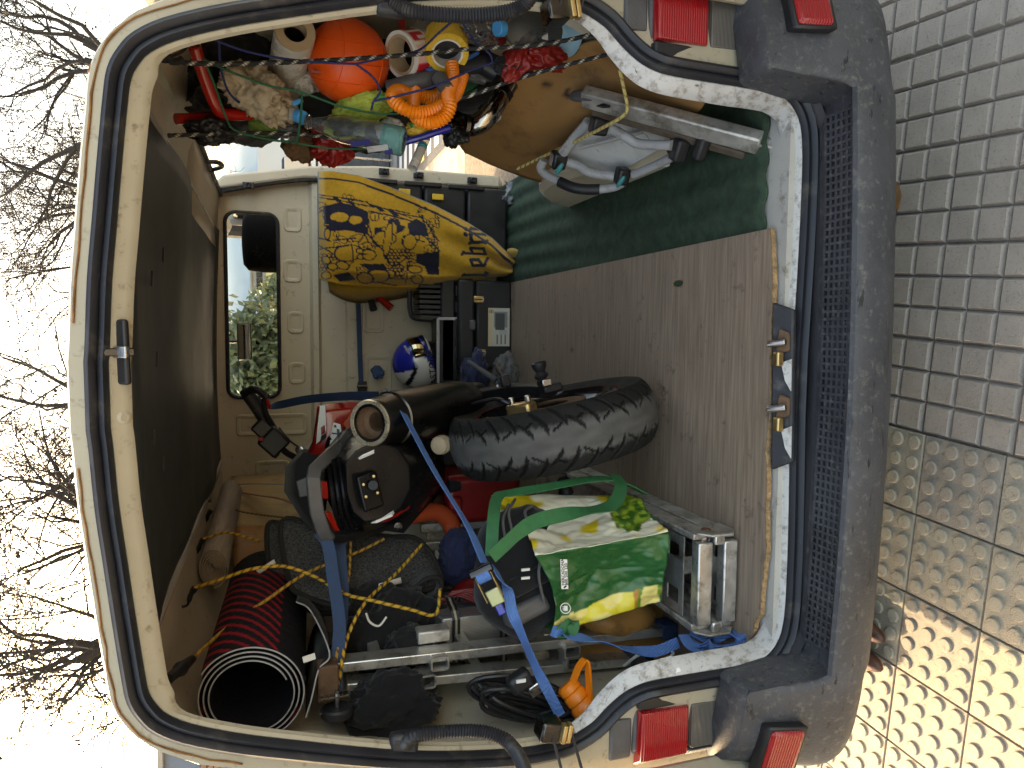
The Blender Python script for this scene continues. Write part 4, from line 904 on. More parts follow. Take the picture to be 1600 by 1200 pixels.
# green carpet strip on the right floor
rows = []
for i in range(36):
    x = .358+(.872-.358)*i/35; r_ = []
    for j in range(60):
        y = .03+2.17*j/59; r_.append((x, y, .452+.0055*math.sin((x-.03*y)*78+.6*math.sin(y*3))+.003*nz((x*6, y*3, 0))+.002*nz((x*30, y*20, 0))))
    rows.append(r_)
mb = MB(); mb.grid(rows); turf = mb.build('turf_carpet', TURF, sm=80, solid=.006); tag(turf, 'dark green ribbed turf carpet on the right half of the van floor', 'carpet')
# folded aluminium loading ramp
ramp = thing('loading_ramp', 'folded aluminium ramp with slotted plates lying along the left floor', 'ramp', (-.5, .4, .462))
x0, x1, y0, y1, z0, z1 = -.635, -.385, .065, 1.25, .4635, .585
def slot_plate(z, name, ya, yb):
    q = MB(); th = .004; cols_ = 3; n = int((yb-ya)/.075)
    xs = [x0+.022, x0+.05, x0+.085, x0+.108, x0+.142, x0+.165, x0+.200, x1-.022]
    # plate with stadium slots: strips between rows of slots
    for k in range(n):
        a = ya+k*.075; off = k % 2
        q.box(((x0+x1)/2, a+.010, z), (x1-x0-.04, .020, th))
        wins = [(x0+.045, x0+.085), (x0+.165, x0+.205)] if not off else [(x0+.105, x0+.145)]
        cur = x0+.02
        for w0, w1 in wins:
            q.box(((cur+w0)/2, a+.0475, z), (w0-cur, .055, th)); cur = w1
        q.box(((cur+x1-.02)/2, a+.0475, z), (x1-.02-cur, .055, th))
    return q.build(name, ALU, ramp, sm=0)
slot_plate(z1-.004, 'slotted_plate', y0+.075, .62)
slot_plate(z0+.012, 'slotted_plate', y0+.02, .62)
MB().box(((x0+x1)/2, .93, z1-.005), (x1-x0-.03, .62, .004)).build('deck_plate', ALU, ramp)
for x in (x0+.008, x1-.008):
    for za, zb in ((z0, z0+.056), (z1-.056, z1)):
        MB().box((x, (y0+y1)/2+.012, (za+zb)/2), (.016, y1-y0-.03, zb-za)).build('side_rail', ALUW, ramp, bev=.003)
for za, zb in ((z0+.004, z0+.044), (z1-.044, z1-.002)):
    MB().box(((x0+x1)/2, y0+.022, (za+zb)/2), (x1-x0-.036, .034, zb-za)).build('end_crossbar', ALU, ramp, bev=.004)
MB().box(((x0+x1)/2+.0, y0+.16, (z0+z1)/2), (.05, .02, .07)).build('inner_strut', ALU, ramp, bev=.003)
for x in (x0+.012, x1-.012):
    s = 1 if x > -.5 else -1
    q = MB(); pr = [(y0-.01, z0+.030), (y0+.02, z0+.004), (y0+.09, z0+.004), (y0+.09, z0+.024), (y0+.05, z0+.05), (y0+.09, z1-.03), (y0+.09, z1-.004), (y0+.02, z1-.004), (y0-.01, z1-.03)]
    q.prism([V((x+s*.012, a, b)) for a, b in pr], (s*.006, 0, 0)); h = q.build('hinge_plate', ALUW, ramp, bev=.002)
    MB().lathe((x-s*.006, y0+.04, z0+.085), (0, -1, 0), [(.012, 0), (.012, .012), (.006, .014)], 10).build('hinge_bolt', STEEL, h)
    MB().lathe((x+s*.018, y0+.035, (z0+z1)/2+.02), (s, 0, 0), [(.013, 0), (.012, .004), (.004, .006)], 14).build('hinge_rivet', RUSTY, h)
    MB().box((x, y0+.006, (z0+z1)/2), (.026, .012, .03)).build('weld_block', ALU, h, bev=.004)
# grocery bag standing on the ramp
bag = thing('shopping_bag', 'green and lemon-yellow printed shopping bag standing on the folded ramp', 'bag', (-.48, .33, .60))
cb = {'F': at(1044, 832, .13), 'R': at(1012, 772, .40), 'L': at(1032, 940, .17), 'K': V((-.62, .52, .60))}
ct = {'F': at(836, 868, .15), 'R': at(768, 775, .42), 'L': at(862, 988, .20), 'K': V((-.68, .58, .98))}
cb['R'].z = .60; 
def bagcol(face, u, v, px, py):
    n = nz((u*7, v*7, 3)); 
    GRN = (.015, .105, .030); WHT = (.74, .70, .56); YEL = (.70, .52, .03)
    if face == 'right':
        k = nz((px*.018, py*.030, 1))+.5*nz((px*.05, py*.06, 9)); c = WHT if k < .10 else tuple(lerp(a, b, smooth((k-.10)/.22)) for a, b in zip(WHT, YEL))
        leaf = math.hypot((px-985)/34, (py-790)/42)
        if leaf < 1+.35*nz((px*.08, py*.08, 4)):
            g = nz((px*.11, py*.11, 6)); return (.03, .10, .012) if g > .0 else (.20, .30, .03)
        if math.hypot((px-978)/12, (py-762)/20) < 1: return (.45, .05, .01)
        return c
    if u > .84+.05*nz((v*5, 1, 1))-.10*(1-v):
        k = nz((px*.03, py*.03, 2)); 
        if v < .25 and k > -.1: return (.45, .20, .04) if k > .15 else (.10, .22, .02)
        return (.72, .60, .20) if k < .2 else (.66, .55, .05)
    return GRN
def bagface(a0, a1, b0, b1, face, name):
    q = MB(); nu, nv = 56, 66; rws = []; cl = []
    nrm = (a1-a0).cross(b0-a0).normalized()
    for i in range(nu+1):
        u = i/nu; rr = []
        for j in range(nv+1):
            v = j/nv; p = a0.lerp(a1, u).lerp(b0.lerp(b1, u), v)
            cr = .024*nz((p.x*8, p.y*8, p.z*6))+.022*(abs(nz((p.x*17, p.y*17, p.z*12+4)))-.2)+.010*abs(nz((p.x*40, p.y*40, p.z*26)))-.022*math.sin(math.pi*v)*math.sin(math.pi*u)
            edge = math.sin(math.pi*clamp(u))**.4
            p = p+nrm*cr*(.12+.88*edge)*(1 if face == 'right' else -1)+V((0, 0, -.025*math.sin(math.pi*u)*smooth((v-.7)/.3)))
            d = p-CAM; zz = d.dot(FW); px, py = 800-FPX*d.dot(UP)/zz, 600-FPX*d.dot(RT)/zz
            rr.append(p); cl.append(bagcol(face, u, v, px, py))
        rws.append(rr)
    q.grid(rws, c=cl); return q.build(name, BAGP, bag, sm=70, fix=False, solid=.002)
bagface(cb['F'], cb['R'], ct['F'], ct['R'], 'right', 'lemon_side')
gs = bagface(cb['F'], cb['L'], ct['F'], ct['L'], 'left', 'green_side')
bagface(cb['L'], cb['K'], ct['L'], ct['K'], 'left', 'back_side'); bagface(cb['R'], cb['K'], ct['R'], ct['K'], 'right', 'far_side')
MB().add([cb['F'], cb['R'], cb['K'], cb['L']], [(0, 1, 2, 3)]).build('base', GREENWEB, bag, sm=0, solid=.003)
gx = (ct['L']-ct['F']).normalized(); gz = (ct['F']-cb['F']).normalized(); gn = gx.cross(gz).normalized(); gn = gn if gn.y < 0 else -gn
def onbag(u, v, d=.010): return cb['F'].lerp(cb['L'], u).lerp(ct['F'].lerp(ct['L'], u), v)+gn*d
# label patch: text runs up the bag's height direction seen tilted; reads left to right
ml = at(879, 893, .135); 
lab = MB(); lx = -(at(879, 920, .14)-at(877, 872, .135)).normalized(); lz = (at(868, 893, .14)-at(890, 893, .14)).normalized()
lab.box(ml+gn*.012, (.076, .018, .0012), lx, lz); lab.build('label_patch', WHITEP, gs, bev=.0)
text('label_lettering', 'MERCADONA', ml+gn*.0130-lx*.028+lz*.0035, lx, lz, .0108, BLKPL, gs)
text('label_lettering', '800 500 220', ml+gn*.0130-lx*.028-lz*.0050, lx, lz, .0112, BLKPL, gs)
MB().tube([ml+gn*.0128-lx*.034+lz*.003, ml+gn*.0128-lx*.030-lz*.004], .002, 5).build('label_mark', BLKPL, gs)
ic = at(881, 946, .155)+gn*.012
MB().tube([ic+(lx*math.cos(t*.314)+lz*math.sin(t*.314))*.0135 for t in range(20)], .0012, 5, closed=True).build('icon_ring', WHITEP, gs)
MB().box(ic-lz*.001, (.013, .009, .001), lx, lz).build('icon_basket', WHITEP, gs)
for k in (-1, 0, 1): MB().box(ic+lz*.006+lx*.004*k, (.002, .004, .001), lx, lz).build('icon_bar', WHITEP, gs)
def strap(name, pts, wd, m, par, nr, th=.003): return MB().ribbon(curve(pts, 6), wd, th, nr).build(name, m, par, sm=50)
strap('handle', [at(1008, 772, .34), at(968, 752, .34), at(930, 748, .34), at(860, 760, .32), at(800, 770, .32), at(778, 776, .30), at(771, 810, .20), at(768, 868, .13)], .030, GREENWEB, bag, (.2, .6, .6))
strap('handle', [at(960, 742, .36), at(970, 760, .30), at(955, 790, .22), at(900, 800, .17), at(845, 812, .14), at(815, 828, .12), at(790, 850, .115), at(768, 870, .11)], .036, GREENWEB, bag, (.1, -.2, 1))
strap('handle', [at(862, 985, .19), at(890, 990, .17), at(895, 972, .17), at(870, 992, .18)], .03, GREENWEB, bag, (0, .2, 1))
# black backpack stuffed in the bag
q = MB(); q.ball(at(818, 890, .34), (.165, .12, .135), X=(1, .1, -.25), Z=(.3, -.2, 1), n=30, m=18)
q.v = [tuple(V(p)+V((nz(p, 9), nz(p, 11), nz(p, 8)))*.03+V((nz(p, 28), nz(p, 25), nz(p, 31)))*.008) for p in q.v]
bkp = q.build('backpack', BLKCLOTH, sm=70); tag(bkp, 'black zipped backpack stuffed into the mouth of the shopping bag', 'backpack')
for pts in ([(846, 860, .20), (842, 900, .19), (850, 940, .20)], [(800, 830, .27), (795, 800, .30), (805, 780, .34)], [(790, 845, .25), (786, 812, .28), (795, 788, .32)], [(828, 820, .24), (820, 800, .27), (832, 790, .30)]):
    MB().tube(curve([at(*p) for p in pts], 6), .004, 6).build('piping', GREYPL, bkp)
q = MB(); q.box(at(838, 900, .235), (.05, .05, .17), (.8, .2, .3), (-.2, .9, 0)); q.build('side_pocket', BLKCLOTH, bkp, bev=.018, seg=3)
q = MB(); q.box(at(820, 952, .24), (.05, .07, .12), (.8, .2, .3), (-.2, .9, 0)); q.build('mesh_pocket', GREYPL, bkp, bev=.015, seg=3)
MB().box(at(821, 890, .20), (.006, .004, .022)).build('zip_pull', WHITEP, bkp); MB().box(at(821, 903, .20), (.006, .004, .022)).build('zip_pull', WHITEP, bkp)
# standing folding ladder
lad = thing('folding_ladder', 'tall aluminium folding ladder standing upright against the left wall', 'ladder', (-.77, .40, .462), 'aluminium frames on the left')
A0, A1 = at(1046, 981, .37), at(516, 1034, .37)
A1.x = A0.x+.028
def rail(a, b, wd=.026, th=.055, m=ALU): return MB().bar(a, b, wd, th, (1, 0, 0)).build('rail', m, lad, bev=.003)
up = (A1-A0)
rail(A0, A1); C0, C1 = at(1010, 1026, .40), at(540, 1069, .40); rail(C0, C1)
rail(V((A0.x+.01, .72, .462)), V((A1.x+.01, .72, 1.46))); rail(V((C0.x, .74, .48)), V((C1.x, .74, 1.40)))
for za in (.62, .86, 1.10, 1.34):
    MB().bar((A0.x+.012, .38, za), (A0.x+.016, .72, za), .03, .03, (1, 0, 0)).build('rung', ALU, lad, bev=.003)
    MB().bar((C0.x+.01, .41, za-.05), (C0.x+.01, .74, za-.05), .03, .03, (1, 0, 0)).build('rung', ALU, lad, bev=.003)
MB().box(A0+V((0, 0, .015)), (.045, .06, .05)).build('rubber_foot', BLUEWEBD, lad, bev=.004)
MB().box(C0+V((0, 0, .015)), (.045, .06, .05)).build('rubber_foot', BLKPL, lad, bev=.004)
for px, py in ((684, 1030), (664, 1058), (888, 1012), (892, 1030)):
    c = at(px, py, .35); q = MB(); q.tube(rrect(c.x-.016, c.x+.016, c.z-.022, c.z+.022, .006, c.y, 2), 1, closed=True, sec=[(-.0025, -.03), (.0025, -.03), (.0025, .03), (-.0025, .03)], nrm=None)
    q.build('rail_bracket', ALU, lad, sm=20)
    MB().box(c+V((0, .01, 0)), (.018, .03, .026)).build('bracket_plug', BLKPL, lad)
# slatted aluminium frame behind
fr = thing('slatted_rack', 'aluminium rack of parallel upright slats behind the carpet mats', 'rack', (-.66, 1.0, .462), 'aluminium frames on the left')
for k, py in enumerate((800, 826, 855, 884, 912, 936)):
    a = at(640, py, .92); b = at(770, py-4, .92); b.z = .47; b.x = a.x
    a.z = 1.12; MB().bar(b, a, .030, .03, (1, 0, 0)).build('slat', ALUW, fr, bev=.003)
a = at(700, 800, .94); b = at(700, 940, .94)
for z in (.60, 1.08): MB().bar((a.x+.02, .945, z), (b.x-.02, .945, z), .03, .02, (0, 0, 1)).build('crossbar', ALUW, fr, bev=.002)
# ribbed folded case with black straps
cs = thing('roll_table_case', 'ribbed silver folded panel bundle held by two black straps', 'bundle', (-.72, .50, .62))
q = MB(); pa = [at(690, 968, .44), at(870, 948, .44), at(880, 1010, .52), at(700, 1036, .52)]
q.hexa([pa[0], pa[1], pa[1]+V((-.03, .16, 0)), pa[0]+V((-.03, .16, 0)), pa[3], pa[2], pa[2]+V((-.03, .12, 0)), pa[3]+V((-.03, .12, 0))]); q.build('ribbed_panel', ALURIB, cs, bev=.006)
for pxs in (712, 786):
    c = MB(); c.ribbon([at(pxs-10, 935, .52), at(pxs-2, 955, .44), at(pxs+1, 968, .43), at(pxs+1, 1034, .50)], .022, .003, (0, 0, 1)); o = c.build('strap', BLKPL, cs)
    c = MB(); c.ribbon([at(pxs-10, 935, .518), at(pxs-2, 955, .437), at(pxs+1, 968, .427), at(pxs+1, 1034, .497)], .006, .0045, (0, 0, 1)); c.build('strap_stripe', BEIGECL, cs)
MB().box(at(676, 990, .42), (.035, .05, .09)).build('end_bracket', ALUW, cs, bev=.005)
# red cable reel with jump leads between the frames
q = MB()
for k in range(6):
    q.tube(curve([at(690+k*3, 940-k*3, .62), at(720+k*6, 932-k*2, .60), at(752, 950+k, .58), at(735-k*4, 965, .60), at(700+k*5, 958+k*2, .60)], 6), .0055, 7)
q = q.build('jump_leads', REDDK, sm=60); tag(q, 'tangled red cable loops tucked behind the strapped silver panel', 'cable')
q = MB()
for k in range(5): q.tube(curve([at(694+k*7, 930+k, .58), at(716, 942+k*3, .57), at(748+k*4, 948-k*3, .57), at(712, 962, .58)], 6), .004, 6)
q = q.build('black_cable', BLKPL, sm=60); tag(q, 'thin black cable lying over the red cable loops', 'cable')
q = MB(); q.ball(at(740, 950, .70), (.10, .07, .09), n=16, m=10); tag(q.build('red_cloth', REDDK), 'dull red cloth bundle behind the red cable loops', 'cloth')
# navy cloth and clear wrapper on the rack
def cloth(name, label, c, r, m, seed, cat='cloth', amp=.35, X=(1, 0, 0), Z=(0, 0, 1), n=76, mm=48, fr=5.0):
    q = MB(); c = V(c); X = V(X).normalized(); Z = V(Z); Z = (Z-X*Z.dot(X)).normalized(); Y = Z.cross(X); q.ball((0, 0, 0), 1.0, n=n, m=mm)
    out = []
    for p in q.v:
        p = V(p); s = V((seed*3.1, seed*1.7, seed))
        w2 = p+V((noise.noise(p*2.3+s), noise.noise(p*2.1-s), noise.noise(p*2.7+s*2)))*.45
        rdg = 1-abs(noise.noise(w2*fr*.27+s))*2.4; rd2 = 1-abs(noise.noise(w2*fr*.55-s))*2.4
        f = 1+amp*.9*noise.noise(p*1.3+s)+amp*.55*max(0, rdg)**1.6+amp*.24*max(0, rd2)**1.6-amp*.3
        p = p*f; out.append(tuple(c+X*p.x*r[0]+Y*p.y*r[1]+Z*p.z*r[2]))
    q.v = out; o = q.build(name, m, sm=180, fix=False)
    return tag(o, label, cat)
cloth('navy_cloth', 'crumpled navy blue cloth over the aluminium slats', at(718, 872, .80), (.09, .06, .075), NAVY, 3)
q = MB(); q.add([at(672, 866, .86), at(690, 868, .83), at(684, 876, .82), at(674, 872, .84)], [(0, 1, 2, 3)]); tag(q.build('paper_scrap', WHITEC, solid=.002), 'small off-white paper scrap beside the navy cloth', 'paper')
# orange foam tube
q = MB(); q.tube(curve([at(625, 808, .78), at(650, 803, .80), at(680, 800, .84), at(700, 812, .86), at(708, 832, .86), at(708, 850, .88), at(706, 870, .90)], 6), .030, 16); tag(q.build('foam_tube', ORFOAM), 'bent orange-red foam tube hooked over the aluminium slats', 'tube')
# red fuel can behind the wheel
fc = thing('fuel_can', 'dark red plastic fuel can behind the rear tyre', 'can', (-.46, 1.05, .462))
q = MB(); q.box(at(742, 768, 1.0), (.17, .24, .27)); q.build('body', REDDK, fc, bev=.025, seg=3); MB().box(at(706, 782, .92), (.05, .12, .05)).build('handle', REDDK, fc, bev=.012)
MB().lathe(at(716, 758, .9), (0, -.2, 1), [(.025, 0), (.025, .04), (.012, .045)], 14).build('cap', BLKPL, fc)
# tan padded sheets between ladder and ramp
def pad_sheet(name, label, quad, th, m, amp=.010, n=20, cat='padding', seed=1):
    q = MB(); a, b, c, d = [V(p) for p in quad]; nn = (b-a).cross(d-a).normalized()
    rows = []
    for i in range(n+1):
        r_ = []
        for j in range(n+1):
            p = a.lerp(b, i/n).lerp(d.lerp(c, i/n), j/n); r_.append(p+nn*amp*(nz((p.x*7+seed, p.y*7, p.z*7))*1.5+.4*nz((p.x*22, p.y*22+seed, p.z*22))))
        rows.append(r_)
    q.grid(rows); o = q.build(name, m, sm=80, solid=th); return tag(o, label, cat)
pad_sheet('tan_padding', 'smooth tan leatherette padding behind the ladder foot', (at(898, 955, .44), at(1052, 938, .44), at(1058, 1040, .42), at(892, 1046, .42)), .012, TANORANGE)
q = MB(); q.ball(at(965, 968, .39), (.055, .05, .12), X=(.9, 0, .1), n=24, m=14); q.v = [tuple(V(p)+V((nz(p, 8), nz(p, 9), nz(p, 7)))*.02) for p in q.v]; tag(q.build('tan_cushion', TANORANGE), 'creased tan cushion wedged under the green bag edge', 'cushion')
q = MB(); q.ball(at(838, 1020, .44), (.045, .03, .04), n=16, m=10); q.v = [tuple(V(p)+V((nz(p, 30), nz(p, 28), nz(p, 25)))*.02) for p in q.v]; tag(q.build('cream_foam', BEIGECL), 'torn cream foam lump between the ladder rails', 'foam')
# blue webbing bundles at the ramp's end
q = MB()
for k in range(3):
    q.ribbon(curve([at(1068+k*3, 992+k*5, .12), at(1080+k*10, 1010, .08), at(1108, 1016-k*4, .06), at(1140+k*8, 1016-k*3, .05), at(1158, 1005-k*4, .04), at(1150-k*6, 990, .07), at(1110, 988+k*5, .09), at(1080, 984, .12)], 6), .030, .0025, (.1, .35, 1))
o = q.build('strap_bundle', BLUEWEB, sm=60); tag(o, 'folded bundle of bright blue webbing at the ramp end on the sill', 'strap')
q = MB(); q.tube(curve([at(975, 1040, .35), at(1000, 1022, .30), at(1035, 1012, .26), at(1052, 1022, .24), at(1030, 1034, .26), at(1005, 1040, .28)], 6), .0045, 8); tag(q.build('white_cable', WHITEP), 'thin white cable looped beside the left wheel-arch trim', 'cable')
# left wheel arch, coil of cable, flashlight, trolley
for s in (-1, 1):
    q = MB(); rows = []
    for k in range(13):
        t = math.pi*k/12; y, z = .86-.40*math.cos(t), .31+.37*math.sin(t)
        rows.append([(s*.62, y, max(z, .44)), (s*.64, y, max(z+.02, .44)), (s*.87, y, max(z+.02, .44))])
    q.grid(rows); n = len(q.v); q.v += [(s*.62, .86-.40*math.cos(math.pi*k/12), max(.31+.37*math.sin(math.pi*k/12), .44)) for k in range(13)]; q.f.append(tuple(range(n, n+13))); q.build('wheel_arch', CREAMIN, van, sm=40)
coil = thing('cable_coil', 'coil of black extension cable with plug hanging by the left rear pillar', 'cable', at(820, 1080, .22))
q = MB(); cc = at(822, 1092, .22)
for k in range(9):
    r0, r1 = .085+.012*rnd.uniform(-1, 1), .115+.015*rnd.uniform(-1, 1); o_ = V((rnd.uniform(-.015, .015), rnd.uniform(-.05, .05), rnd.uniform(-.02, .02)))
    q.tube([cc+o_+V((.78*r0*math.cos(t*.2618)*.75, .25*r0*math.sin(t*.2618), r1*math.sin(t*.2618+.25*k))) for t in range(24)], .0065, 8, closed=True)
q.build('loop', BLKPL, coil, kind='stuff')
MB().box(at(812, 1064, .15), (.045, .04, .06), (.8, 0, .4)).build('plug', BLKPL, coil, bev=.01); MB().box(at(838, 1072, .15), (.03, .03, .045), (.8, 0, .4)).build('socket', STEEL, coil, bev=.004)
MB().box(at(814, 1064, .127), (.008, .004, .024)).build('plug_marking', WHITEP, coil)
fl_ = thing('work_torch', 'orange ribbed work torch standing behind the left pillar', 'torch', at(905, 1090, .20))
ax = (at(920, 1105, .12)-at(885, 1060, .16)).normalized(); p0 = at(884, 1068, .16)
MB().lathe(p0, ax, [(.024, 0), (.030, .006), (.030, .022), (.027, .026), (.031, .032), (.031, .05), (.028, .054), (.033, .062), (.036, .085), (.034, .098), (.030, .10)], 22).build('body', ORHOSE, fl_)
MB().lathe(p0, ax, [(.029, .1005), (.026, .104), (.01, .1045)], 22).build('lens', BLKPL, fl_)
MB().ribbon(curve([p0+ax*.02+V((.025, -.01, .0)), p0+V((.048, -.015, -.03)), p0+V((.055, -.015, -.05)), p0+ax*.085+V((.03, -.01, 0))], 5), .02, .006, (0, 1, .2)).build('handle', ORHOSE, fl_)
tr = thing('trolley_castor', 'black castor wheel of a hand trolley at the ladder top', 'wheel', at(528, 1108, .30))
MB().lathe(at(527, 1112, .30)-V((.012, 0, 0)), (1, .1, 0), [(.02, 0), (.036, 0), (.040, .005), (.040, .019), (.036, .024), (.02, .024)], 26).build('tyre', RUBBER, tr)
for dx in (-.018, .018): MB().box(at(522, 1098, .30)+V((dx, 0, 0)), (.004, .02, .07)).build('fork_plate', STEEL, tr)
MB().tube([at(527, 1100, .30)-V((.035, 0, 0)), at(527, 1100, .30)+V((.035, 0, 0))], .006, 8).build('axle', STEEL, tr)
MB().box(at(512, 1062, .33), (.09, .05, .05)).build('wooden_block', RUSTY, tr, bev=.004)
# jackets
cloth('black_jacket', 'crumpled black jacket with white drawcord behind the upright ladder', at(605, 985, .58), (.13, .10, .13), BLKCLOTH, 5, 'jacket', .40, fr=6)
cloth('black_jacket', 'black garment hanging below the ladder rails by the left wall', at(612, 1100, .34), (.085, .06, .12), BLKCLOTH, 8, 'jacket', .35, fr=6)
cloth('black_jacket', 'black cloth end rolled beside the trolley wheel', at(640, 1010, .46), (.06, .06, .06), BLKCLOTH, 12, 'jacket', .3)
MB().tube(curve([at(572, 958, .44), at(578, 972, .44), at(592, 978, .44), at(604, 964, .44)], 5), .003, 6).build('drawcord', WHITEC, bpy.data.objects['black_jacket'])
# rolled striped mat
matt = thing('rolled_mat', 'rolled black floor mat with curved red stripes, its hollow end facing out', 'mat', at(390, 1090, .28))
e0_ = at(392, 1087, .26); e1_ = at(420, 915, .95); ax = (e1_-e0_).normalized(); xx = V((1, 0, 0)); xx = (xx-ax*xx.dot(ax)).normalized(); zz_ = ax.cross(xx); LEN = (e1_-e0_).length
if zz_.z < 0: zz_ = -zz_
q = MB(); rows = []; cl = []; NA = 220
turns = 3.35; NA = 420
for i in range(NA+1):
    t = i/NA; a = -1.2+t*turns*2*math.pi; r_ = .084+.036*t+.0018*math.sin(a*2)
    rr = []
    for j in range(141):
        d = LEN*j/140; p = e0_+ax*d+xx*(r_*math.cos(a)*.98)+zz_*(r_*math.sin(a)*1.02); rr.append(p)
        s_arc = a*r_; on = False
        if t > .68 and j > 0:
            w_ = (d*1.35-.34*math.cos(a-1.3)*.5+.10*math.sin(a*.5))*16
            on = (w_ % 1) < .34 and d < .52 and math.cos(a-1.9) > -.75
        cl.append((.30, .010, .022) if on else (.0075, .0075, .011))
    rows.append(rr)
q.grid(rows, c=cl); q.build('rolled_sheet', mat('mat_print', attr=True, rough=.8, var=.2, vs=60, bump=.5, bs=260, spec=.25), matt, sm=60, fix=False, solid=.004)
q = MB(); q.tube([rows[i][0]-ax*.001 for i in range(0, NA+1)], .0019, 6); q.build('stitched_edge', LIGHTGREY, matt)
q = MB(); rr = []
for k in range(12):
    rr.append([at(lerp(475, 500, k/11), lerp(950, 1050, k/11)-j*0, .40)+V((.0, .02*j, 0))+V((.015*math.sin(k*.5)*j/6, 0, 0)) for j in range(7)])
sheet = [at(463, 940, .50), at(486, 955, .45), at(515, 1020, .33), at(498, 1045, .31), at(487, 1090, .28), at(478, 1120, .27)]
q = MB(); q.grid([[p, p+V((-.05, .22, -.01)), p+V((-.08, .45, -.01))] for p in curve(sheet, 5)]); q.build('loose_flap', BLKCLOTH, matt, solid=.003)
q = MB(); q.tube([p-V((0, .002, 0)) for p in curve(sheet, 5)], .002, 6); q.build('flap_edge', LIGHTGREY, matt)
MB().box(at(483, 1028, .285), (.014, .002, .030), (.9, .2, .2)).build('label_tag', WHITEC, matt)
# folded carpet mats with bound edges
def carpet(name, label, outline, Yf, th, seed, drape=None):
    t = thing(name, label, 'mat', at(outline[0][0], outline[0][1], Yf(outline[0])), 'carpet car mats')
    pts = curve([at(a, b, Yf((a, b))) for a, b in outline], 5, closed=True); c = sum(pts, V((0, 0, 0)))/len(pts)
    rings = [[lerp(p, c, k)+V((0, 0, .006*nz((p.x*9+seed, p.y*9, k*3)))) for p in pts] for k in (0, .15, .35, .6, .85)]
    q = MB(); q.grid(rings, cv=True); n = 4*len(pts); q.f.append(tuple(range(n, n+len(pts)))); q.build('pile', CARPET, t, sm=80, solid=th)
    MB().tube([p for p in pts], .009, 8, closed=True).build('binding', CARPETEDGE, t)
    return t
carpet('carpet_mat', 'charcoal carpet mat with dark bound edge, lower of two folded mats', [(418, 826), (440, 818), (520, 835), (560, 850), (600, 900), (520, 958), (450, 935), (425, 905)], lambda p: .88-(p[1]-820)*.0016, .010, 2)
carpet('carpet_mat', 'charcoal carpet mat lying on top with rounded bound corner', [(441, 815), (500, 822), (600, 838), (655, 845), (690, 905), (650, 925), (600, 935), (560, 950), (520, 946), (470, 928), (452, 905)], lambda p: .80-(p[1]-815)*.0016, .012, 4)
q = MB(); q.grid([[at(630+28*math.sin(t*.5)*.4+k*14, 928-k*4-10*math.sin(t*.5), .64+.02*k)+V((0, .05*t, 0)) for t in range(6)] for k in range(5)]); q = None
t = thing('carpet_fold', 'folded over charcoal carpet end with dark binding loop', 'mat', at(660, 915, .62), 'carpet car mats')
fp = curve([at(600, 948, .60), at(640, 925, .60), at(665, 905, .60), at(684, 903, .60), at(690, 915, .60), at(678, 935, .60), at(650, 945, .60), at(630, 948, .60)], 5)
MB().grid([[p, p+V((0, .14, .01)), p+V((0, .28, .02))] for p in fp]).build('pile', CARPET, t, sm=80, solid=.01); MB().tube(fp, .0075, 8).build('binding', CARPETEDGE, t)
for lst, lb in (([(592, 912, .585), (626, 902, .585), (628, 911, .585), (590, 920, .585)], 'white fabric tag tied to the upright ladder cord'), ([(400, 892, .66), (428, 874, .66), (431, 880, .66), (406, 896, .66)], 'white fabric tag on the yellow cord over the carpet mats')):
    tag(MB().add([at(*p) for p in lst], [(0, 1, 2, 3)]).build('fabric_tag', WHITEC, solid=.002), lb, 'tag')
# rolled vinyl flooring, plywood and orange panel in the front left corner
vr = thing('vinyl_roll', 'roll of pale wood-effect vinyl strapped under the roof at left', 'roll', at(335, 870, 1.0))
a0_, b0_ = at(333, 888, .95), at(360, 772, 1.75); ax = (b0_-a0_).normalized(); xx = V((1, 0, 0)); xx = (xx-ax*xx.dot(ax)).normalized(); zz_ = ax.cross(xx); L = (b0_-a0_).length
q = MB(); rows = []
for i in range(141):
    t = i/140; a = t*5.5*2*math.pi; r_ = .008+.045*t; rows.append([a0_+ax*d+xx*(r_*math.cos(a)*1.25)+zz_*(r_*math.sin(a)*.85) for d in (0, L*.5, L)])
q.grid(rows); q.build('rolled_sheet', mat('pale_vinyl', (.34, .29, .25), .55, var=.22, vs=4, bump=.06, stretch=(30, 2, 30)), vr, sm=60, solid=.0035)
MB().tube([r[0]-ax*.001 for r in rows], .0016, 5).build('cut_edge', BEIGECL, vr)
pad_sheet('plywood_sheet', 'pale plywood sheet leaning in the front left corner', (at(362, 746, 2.12), at(470, 740, 2.12), at(480, 830, 1.60), at(362, 826, 1.60)), .012, PLYWOOD, .001, 8, 'board')
pad_sheet('orange_board', 'orange-brown panel below the plywood in the front left corner', (at(362, 826, 1.58), at(420, 822, 1.58), at(430, 895, 1.25), at(366, 892, 1.25)), .012, TANORANGE, .002, 8, 'board')
